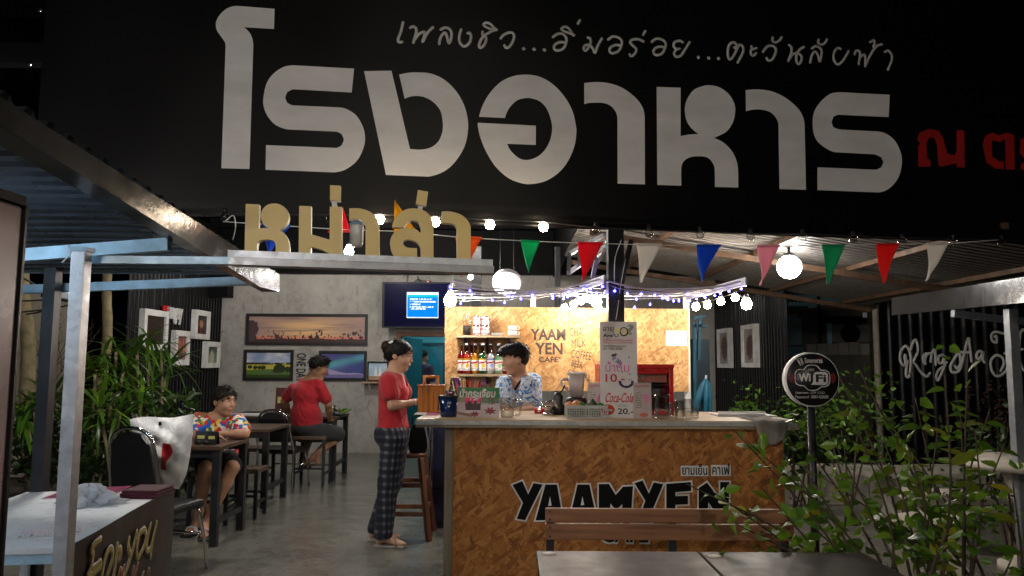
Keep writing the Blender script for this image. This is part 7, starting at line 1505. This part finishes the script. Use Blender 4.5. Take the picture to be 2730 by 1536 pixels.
# ================================================================ round Wi-Fi sign
WY = 4.3; wc = at(2166, 1012, WY); wr = 72*WY/FPX
ws = thing('wifi_sign', 'round black and white Wi-Fi sign on a black pole', 'sign', (wc.x+.01, WY+.05, 0))
MB().lathe([(.0, .055), (wr, .055), (wr, .1), (wr-.004, .105), (.0, .105)], (wc.x, WY+.105, wc.z), 48, (0, -1, 0)).build('case', M_WHITE, ws)
MB().lathe([(.0, .105), (wr-.007, .105), (wr-.007, .108), (.0, .108)], (wc.x, WY+.105, wc.z), 48, (0, -1, 0)).build('face', mat('sign_black', (.012, .012, .014), .35), ws)
MB().tube([(wc.x+.01, WY+.06, 0), (wc.x+.01, WY+.06, wc.z-wr+.01)], .022, 12).build('pole', M_BLACKSTEEL, ws)
M_PALE = mat('sign_white', (.72, .7, .68), .45); M_SRED = mat('sign_red', (.35, .02, .02), .45)
def wq(u, v, d=.0): return Vector((wc.x+(u-855)/495*wr, WY-.004-d, wc.z-(v-660)/495*wr))
def wtext(s, x0, y0, x1, y1, m=M_PALE, **k): a, b = wq(x0, y1), wq(x1, y0); text('lettering', s, m, ws, a, U, V, h=b.z-a.z, w=b.x-a.x, th=.001, **k)
cl_ = [(690,480),(760,415),(850,398),(940,415),(1010,490),(1080,490),(1150,530),(1165,600),(1165,680),(1140,750),(1080,785),(1010,790),(940,840),(850,858),(760,840),(690,775),(620,770),(550,730),(535,660),(535,580),(555,520),(610,480)]
MB().tube(cat_rom([wq(*p) for p in cl_], 4, True)+[wq(*cl_[0])], .0028, 6, 0, True, .5, (0, -1, 0)).build('cloud_outline', M_PALE, ws)
wtext('Wi', 595, 550, 815, 695, off=.04); MB().prism([wq(*p, .001) for p in ((862,600),(880,545),(920,520),(1090,522),(1130,560),(1135,690),(1110,745),(1060,760),(825,752),(862,700))], (0, -.001, 0)).build('badge', M_PALE, ws)
wtext('Fi', 910, 565, 1095, 705, MATS['sign_black'], off=.03, lift=.0025); wtext('FREE', 780, 465, 890, 505); wtext('Username : JOP 2 DO', 530, 875, 1060, 930); wtext('Password : 0801428085', 530, 945, 1130, 1000); wtext('โรงอาหาร', 712, 270, 1040, 360, off=.03); wtext('ณ ตะวัน', 915, 258, 1035, 290, M_SRED)
for sg, xc in ((-1, 640), (1, 1060)):
    for rr_ in (125, 165, 205 if sg < 0 else 205): MB().tube([wq(xc+sg*rr_*math.cos(a), 630+120*math.sin(a)*rr_/190) for a in [i*.16-.72 for i in range(10)]], .0028, 5, 0, True, .5, (0, -1, 0)).build('signal_arc', M_SRED, ws)
MB().tube([wq(*p) for p in ((580,300),(660,270),(695,380),(640,410),(580,300))], .0018, 5, 0, True, .5, (0, -1, 0)).build('plate_icon', M_PALE, ws)
for p in (((610,320),(640,385)), ((650,295),(668,370))): MB().stroke([wq(*q) for q in p], .003, (0, -1, 0), .4).build('cutlery_icon', M_PALE, ws)

# ================================================================ white concrete garden furniture
def curved_leg(P, th): return MB().prism(P, th)
def garden_bench(label, x, y, rz, w=.95, d=.34, h=.42, grp='white concrete garden benches'):
    t = thing('concrete_bench', label, 'bench', (x, y, 0), grp); t.rotation_euler.z = rz; o = Vector((x, y, 0))
    MB().box(o+Vector((-w/2, -d/2, h-.055)), o+Vector((w/2, d/2, h)), bev=.012).build('seat', M_CONC, t)
    pr = [(-.13, 0), (.13, 0), (.09, .06), (.05, .12), (.06, .2), (.11, .28), (.13, h-.0555), (-.13, h-.0555), (-.11, .28), (-.06, .2), (-.05, .12), (-.09, .06)]
    for s in (-1, 1): MB().prism([o+Vector((s*w*.33-.035, b*1.15, c)) for b, c in pr], (.07, 0, 0)).build('leg', M_CONC, t)
    return t
gb = atz(2480, 1480, 0)
garden_bench('white concrete bench nearest the camera among the branches', 2.75, 5.15, .5, .8); garden_bench('white concrete bench behind the round pole at the right', 3.55, 6.1, -.2, 1.0); garden_bench('long white concrete bench before the script wall', 4.1, 7.4, .05, 1.6, .4)
t = thing('concrete_table', 'round white concrete garden table between the benches', 'table', (3.6, 5.4, 0)); MB().lathe([(.0, .7), (.42, .7), (.44, .715), (.44, .745), (.42, .76), (.0, .76)], (3.6, 5.4, 0), 36).build('tabletop', M_CONC, t); MB().lathe([(.24, 0), (.24, .05), (.12, .12), (.09, .3), (.13, .5), (.2, .69), (.0, .699)], (3.6, 5.4, 0), 20).build('pedestal', M_CONC, t)
kb = thing('planter_wall', 'low pale planter kerb below the tin walls', 'planter', (3.9, 8.0, 0))
for i in range(5): MB().box((2.62+i*.5, 7.9, 0), (3.11+i*.5, 8.06, .38+.01*(i % 2)), bev=.01).build('kerb_block', M_CONC, kb)

# ================================================================ plants
def leafmat(name, c, rough=.4, tr=.3):
    g = G(name); n = g.noise(scale=7, detail=4); i = g.n.new('ShaderNodeObjectInfo'); f = g.math(g.math(n, .5, 'MULTIPLY'), g.math(i.outputs['Random'], .5, 'MULTIPLY'), 'ADD')
    cl = g.ramp(f, [(.2, tuple(x*.55 for x in c)), (.55, c), (.85, (min(1, c[0]*2.1+.02), min(1, c[1]*1.55), c[2]*1.2))]); g.col(cl); g.set(rough=rough, spec=.5)
    tl = g.n.new('ShaderNodeBsdfTranslucent'); g.l.new(cl, tl.inputs[0]); mx = g.n.new('ShaderNodeMixShader'); mx.inputs[0].default_value = tr; g.l.new(g.b.outputs[0], mx.inputs[1]); g.l.new(tl.outputs[0], mx.inputs[2]); g.l.new(mx.outputs[0], g.out.inputs[0]); return g.m
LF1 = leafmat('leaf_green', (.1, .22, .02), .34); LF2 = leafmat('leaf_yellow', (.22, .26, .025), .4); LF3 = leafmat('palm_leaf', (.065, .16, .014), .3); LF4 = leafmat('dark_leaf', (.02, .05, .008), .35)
BARK = mat('bark', (.07, .048, .032), .85, 0, .4, 20, .5, 60); BARK2 = mat('ringed_trunk', (.26, .21, .11), .8, 0, .4, 12, .5, 40)
def leaf_mesh(name, L, Wd, fold, curl, m, ns=5, tip=1.0):
    prof = [(0, .04), (.18, .72), (.4, 1.0), (.62, .86), (.82, .48), (1.0, .02)] if tip == 1 else [(0, .35), (.15, .8), (.4, 1.0), (.7, .8), (.9, .4), (1.0, .02)]
    vs = []; fs = []
    for s, w in prof:
        z = -curl*L*s*s; x = L*s*(1-.25*curl*s)
        for k in (-1, -.5, 0, .5, 1): vs.append((x, k*w*Wd/2, z+abs(k)*w*Wd/2*fold-(.04*Wd if abs(k) == 1 else 0)))
    for j in range(len(prof)-1):
        for k in range(4): a = j*5+k; fs.append((a, a+1, a+6, a+5))
    me = bpy.data.meshes.new(name); me.from_pydata(vs, [], fs); me.polygons.foreach_set('use_smooth', [True]*len(fs)); me.materials.append(m); me.update(); return me
def place_leaf(me, parent, p, d, up, sc=1.0, name='leaf', roll=0):
    o = bpy.data.objects.new(name, me); COL.objects.link(o); o.parent = parent; d = Vector(d).normalized(); s = Vector(up).cross(d)
    if s.length < .05: s = d.orthogonal()
    s.normalize(); u = d.cross(s); M_ = Matrix((d, s, u)).transposed()
    if roll: M_ = M_ @ Matrix.Rotation(roll, 3, 'X')
    o.matrix_local = Matrix.Translation(Vector(p)-BASE[parent.name]) @ M_.to_4x4() @ Matrix.Scale(sc, 4); return o
# leafy shrub in the right foreground
rnd = random.Random(11)
bsh = thing('leafy_shrub', 'leafy green shrub with arching branches in the right foreground', 'shrub', (1.85, 3.35, 0))
LM = [leaf_mesh('leaf_a', .085, .046, .25, .25, LF1), leaf_mesh('leaf_b', .07, .04, .35, .5, LF1), leaf_mesh('leaf_c', .085, .047, .2, .1, LF2), leaf_mesh('leaf_d', .06, .035, .3, .3, LF1)]
TIP = [(1960, 1150), (1990, 1175), (1830, 1290), (1900, 1310), (1960, 1395), (1935, 1480), (2290, 985), (2240, 1010), (2580, 945), (2520, 1000), (2440, 1060), (2330, 1075), (2500, 1150), (2600, 1150), (2680, 1180), (2700, 1290), (2230, 1190), (2330, 1230), (2140, 1240), (2080, 1200), (2130, 1370), (2600, 1260), (2710, 1460), (2060, 1480), (1900, 1530), (2180, 1500), (2420, 1190), (2270, 1290), (2030, 1300), (2110, 1140), (2640, 1090), (2560, 1090), (2460, 1240), (2350, 1150), (2190, 1270), (2270, 1100), (2060, 1240)]
BASES = [Vector((1.75, 3.3, 0)), Vector((1.95, 3.45, 0)), Vector((2.2, 3.4, 0)), Vector((1.55, 3.2, 0))]
cntL = 0; cl2 = []
for i, (px, py) in enumerate(TIP):
    Yt = 3.05+rnd.random()*1.0 if px > 2050 else 3.0+rnd.random()*.35
    tp_ = at(px, py, Yt); bs_ = min(BASES, key=lambda b: (b-tp_).length+rnd.random()*.3); mid = bs_.lerp(tp_, .5)+Vector((rnd.uniform(-.05, .05), rnd.uniform(-.05, .05), .14+rnd.random()*.1))
    P = cat_rom([bs_, bs_.lerp(mid, .5)+Vector((0, 0, .08)), mid, tp_], 7); R = [.008*(1-.8*k/(len(P)-1))+.001 for k in range(len(P))]
    MB().tube(P, R, 6).build('branch', BARK, bsh)
    L0_ = int(len(P)*.42); nl = 8
    for k in range(9):
        j = rnd.randrange(int(len(P)*.5), len(P)); q_ = P[j]+Vector((rnd.gauss(0, .05), rnd.gauss(0, .07), rnd.gauss(0, .035)))
        if not (px < 2250 and py < 1125 and px > 2050): cl2.append(q_)
    for k in range(nl):
        if cntL >= 300: break
        f = (k+rnd.random()*.5)/nl*(len(P)-1-L0_)+L0_; j = min(int(f), len(P)-2); p = P[j].lerp(P[j+1], f-j); dr_ = (P[j+1]-P[j]).normalized(); sd = dr_.cross(UZ).normalized()*(1 if k % 2 else -1)
        d = dr_*.55+sd*.8+Vector((rnd.uniform(-.3, .3), rnd.uniform(-.4, .2), rnd.uniform(-.55, .15))); q = rnd.random(); me = LM[2] if (q > .76 or (py < 1090 and q > .5)) else rnd.choice([LM[0], LM[0], LM[1], LM[3]])
        place_leaf(me, bsh, p, d, UZ+Vector((rnd.uniform(-.4, .4), -.5, 0)), rnd.uniform(.85, 1.4)); cntL += 1
def leaf_cloud(name, parent, pts, m, L, Wd, seed, down=.2):
    """many small leaves joined into one mass"""
    r = random.Random(seed); mb = MB()
    for p in pts:
        d = Vector((r.gauss(0, 1), r.gauss(0, 1), r.gauss(-down, .6))).normalized(); s = d.orthogonal().normalized(); s = (s*math.cos(r.random()*6)+d.cross(s)*math.sin(r.random()*6)).normalized(); l = L*r.uniform(.6, 1.25); w = Wd*r.uniform(.7, 1.2); n = d.cross(s)*w*.2
        mb._add([p, p+d*l*.35+s*w/2+n, p+d*l*.4-n*.6, p+d*l*.35-s*w/2+n, p+d*l*.75+s*w*.32, p+d*l*.75-s*w*.32, p+d*l-n], [(0, 1, 2), (0, 2, 3), (1, 4, 2), (2, 5, 3), (2, 4, 6), (2, 6, 5)], 0, True)
    o = mb.build(name, m, parent, fix=False); o['kind'] = 'stuff'; return o
leaf_cloud('small_leaves', bsh, cl2, LF1, .07, .04, 5)
# smaller bushes behind
def bush(label, c, rx, ry, rz_, n, m, L, seed, stems=6):
    r = random.Random(seed); t = thing('garden_bush', label, 'bush', (c[0], c[1], 0), 'bushes along the tin walls'); pts = []; c = Vector(c)
    for k in range(stems):
        e = c+Vector((r.uniform(-rx, rx)*.8, r.uniform(-ry, ry)*.8, r.uniform(-.2, .9)*rz_)); MB().tube(cat_rom([Vector((c.x+r.uniform(-.08, .08), c.y, 0)), Vector(((c.x+e.x)/2, (c.y+e.y)/2, e.z*.6)), e], 4), [.012, .011, .01, .009, .008, .006, .005, .004, .003], 5).build('stem', BARK, t)
        for q in range(n//stems): pts.append(e+Vector((r.gauss(0, rx*.38), r.gauss(0, ry*.38), r.gauss(0, rz_*.42))))
    pts = [p for p in pts if p.z > .03]; leaf_cloud('foliage', t, pts, m, L, L*.5, seed); return t
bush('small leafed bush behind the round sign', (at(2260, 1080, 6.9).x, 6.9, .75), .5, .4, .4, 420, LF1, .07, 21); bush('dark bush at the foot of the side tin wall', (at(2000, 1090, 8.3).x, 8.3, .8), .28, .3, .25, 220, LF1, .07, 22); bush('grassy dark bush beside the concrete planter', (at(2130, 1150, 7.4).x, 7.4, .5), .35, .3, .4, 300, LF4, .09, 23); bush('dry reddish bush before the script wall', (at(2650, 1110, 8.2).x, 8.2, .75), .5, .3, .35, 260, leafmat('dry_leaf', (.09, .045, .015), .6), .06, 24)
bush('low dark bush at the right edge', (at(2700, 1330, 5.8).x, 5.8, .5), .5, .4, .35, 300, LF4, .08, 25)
# palms and undergrowth on the left
M_STR = [leaf_mesh('strap_a', .42, .033, .25, .55, LF3, tip=2), leaf_mesh('strap_b', .36, .028, .3, .9, LF3, tip=2), leaf_mesh('strap_c', .46, .036, .2, .25, LF3, tip=2)]
def palm(label, base, heads, seed, dark=False):
    r = random.Random(seed); t = thing('palm_plant', label, 'palm', (base[0], base[1], 0), 'leafy palms left of the hall'); b = Vector((base[0], base[1], 0))
    for h in heads:
        h = Vector(h); MB().tube(cat_rom([b+Vector((r.uniform(-.1, .1), r.uniform(-.1, .1), 0)), b.lerp(h, .5)+Vector((r.uniform(-.06, .06), 0, .05)), h], 5), .014, 7).build('stem', BARK2, t)
        for k in range(20):
            a = k*2.4+r.random(); el = r.uniform(-.35, .95); d = Vector((math.cos(a)*math.cos(el), math.sin(a)*math.cos(el), math.sin(el))); place_leaf(r.choice(M_STR), t, h+d*.02+Vector((0, 0, r.uniform(-.06, .03))), d, UZ, r.uniform(.75, 1.15), 'frond')
def heads(L): return [at(px, py, Y) for px, py, Y in L]
palm('bright strap leaved palm in front of the framed pictures', (at(400, 1200, 7.6).x, 7.6), heads([(395, 905, 7.5), (430, 930, 7.6), (365, 925, 7.4), (450, 975, 7.7)]), 31)
palm('bright strap leaved palm beside the steel post', (at(280, 1200, 7.0).x, 7.0), heads([(275, 950, 6.9), (310, 935, 7.0), (255, 985, 6.8), (330, 985, 6.9), (300, 1020, 6.7)]), 32)
palm('lower palm between the stall post and the boy', (at(300, 1250, 6.4).x, 6.4), heads([(265, 1090, 6.3), (320, 1100, 6.4), (380, 1040, 6.6)]), 33)
palm('dim palm at the foot of the ringed trunk', (at(100, 1250, 6.6).x, 6.6), heads([(90, 1085, 6.5), (135, 1065, 6.6), (60, 1100, 6.5)]), 34)
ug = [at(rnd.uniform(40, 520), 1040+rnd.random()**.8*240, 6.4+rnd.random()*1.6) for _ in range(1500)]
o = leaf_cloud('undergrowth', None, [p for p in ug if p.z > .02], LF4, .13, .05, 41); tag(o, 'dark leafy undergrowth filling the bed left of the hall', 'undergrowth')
def trunk(label, px0, py0, px1, py1, Y, r0):
    a, b = at(px0, py0, Y), at(px1, py1, Y); a.z = 0; t = thing('tree', label, 'tree', a); P = [a.lerp(b, k/22)+Vector((.02*math.sin(k*.6), 0, 0)) for k in range(23)]
    MB().tube(P, [r0*(1-.25*k/22)*(1.06 if k % 2 else .97) for k in range(23)], 12).build('trunk', BARK2, t); top = P[-1]; r = random.Random(int(px0))
    for k in range(9): an = k*.7; d = Vector((math.cos(an), math.sin(an), .5)); place_leaf(M_STR[2], t, top, d, UZ, 2.2, 'frond')
trunk('ringed palm trunk against the beige wall', 92, 1250, 60, 660, 8.4, .085); trunk('slanting ringed palm trunk beside the steel post', 262, 1250, 296, 640, 8.6, .06)
tw_ = thing('bare_twigs', 'bare twisted twigs before the beige wall', 'twigs', (at(110, 1200, 8.7).x, 8.7, 0)); r = random.Random(5); b0 = Vector((at(105, 1200, 8.7).x, 8.7, 0))
def twig(p, d, L, rad, dep):
    q = p+d*L; m_ = p.lerp(q, .5)+Vector((r.uniform(-.04, .04), 0, r.uniform(-.03, .03))); MB().tube(cat_rom([p, m_, q], 3), [rad, rad*.93, rad*.87, rad*.8, rad*.74, rad*.68, rad*.62], 5).build('twig', BARK, tw_)
    if dep:
        for k in range(3): twig(q, (d+Vector((r.uniform(-.8, .8), r.uniform(-.3, .3), r.uniform(-.3, .6)))).normalized(), L*r.uniform(.5, .8), rad*.6, dep-1)
for dx in (-.35, .1, .5): twig(b0, Vector((dx*.5, 0, 1)).normalized(), .75, .014, 3)
MB().box((at(178, 1000, 5.6).x, 5.6, 0), (at(207, 1000, 5.6).x, 5.68, at(190, 802, 5.6).z), bev=.006).build('steel_post', mat('navy_post', (.008, .012, .03), .4), None, 'dark navy steel post behind the pale stall post', 'post')
cb_ = thing('overhead_cables', 'black cables sagging below the left stall roof', 'cables', at(100, 800, 5.0))
for P in ([(-20, 806), (60, 803), (130, 800), (205, 805)], [(-20, 838), (80, 830), (140, 822), (190, 813)], [(60, 740), (110, 770), (140, 790), (210, 808)], [(150, 800), (110, 830), (70, 838)]): MB().tube(cat_rom([at(x, y, 4.9) for x, y in P], 5), .006, 6).build('cable', M_BLKPLASTIC, cb_)
bx_l = thing('lamp_box', 'small floodlight box hung under the left stall roof', 'floodlight', at(165, 795, 4.8)); MB().obox(at(168, 787, 4.8), (.09, 0, -.012), (0, .05, 0), (.003, 0, .02), bev=.006).build('housing', M_WHITEPL, bx_l); MB().obox(at(128, 783, 4.8), (.015, 0, -.002), (0, .052, 0), (0, 0, .028), bev=.005).build('end_cap', M_BLKPLASTIC, bx_l)
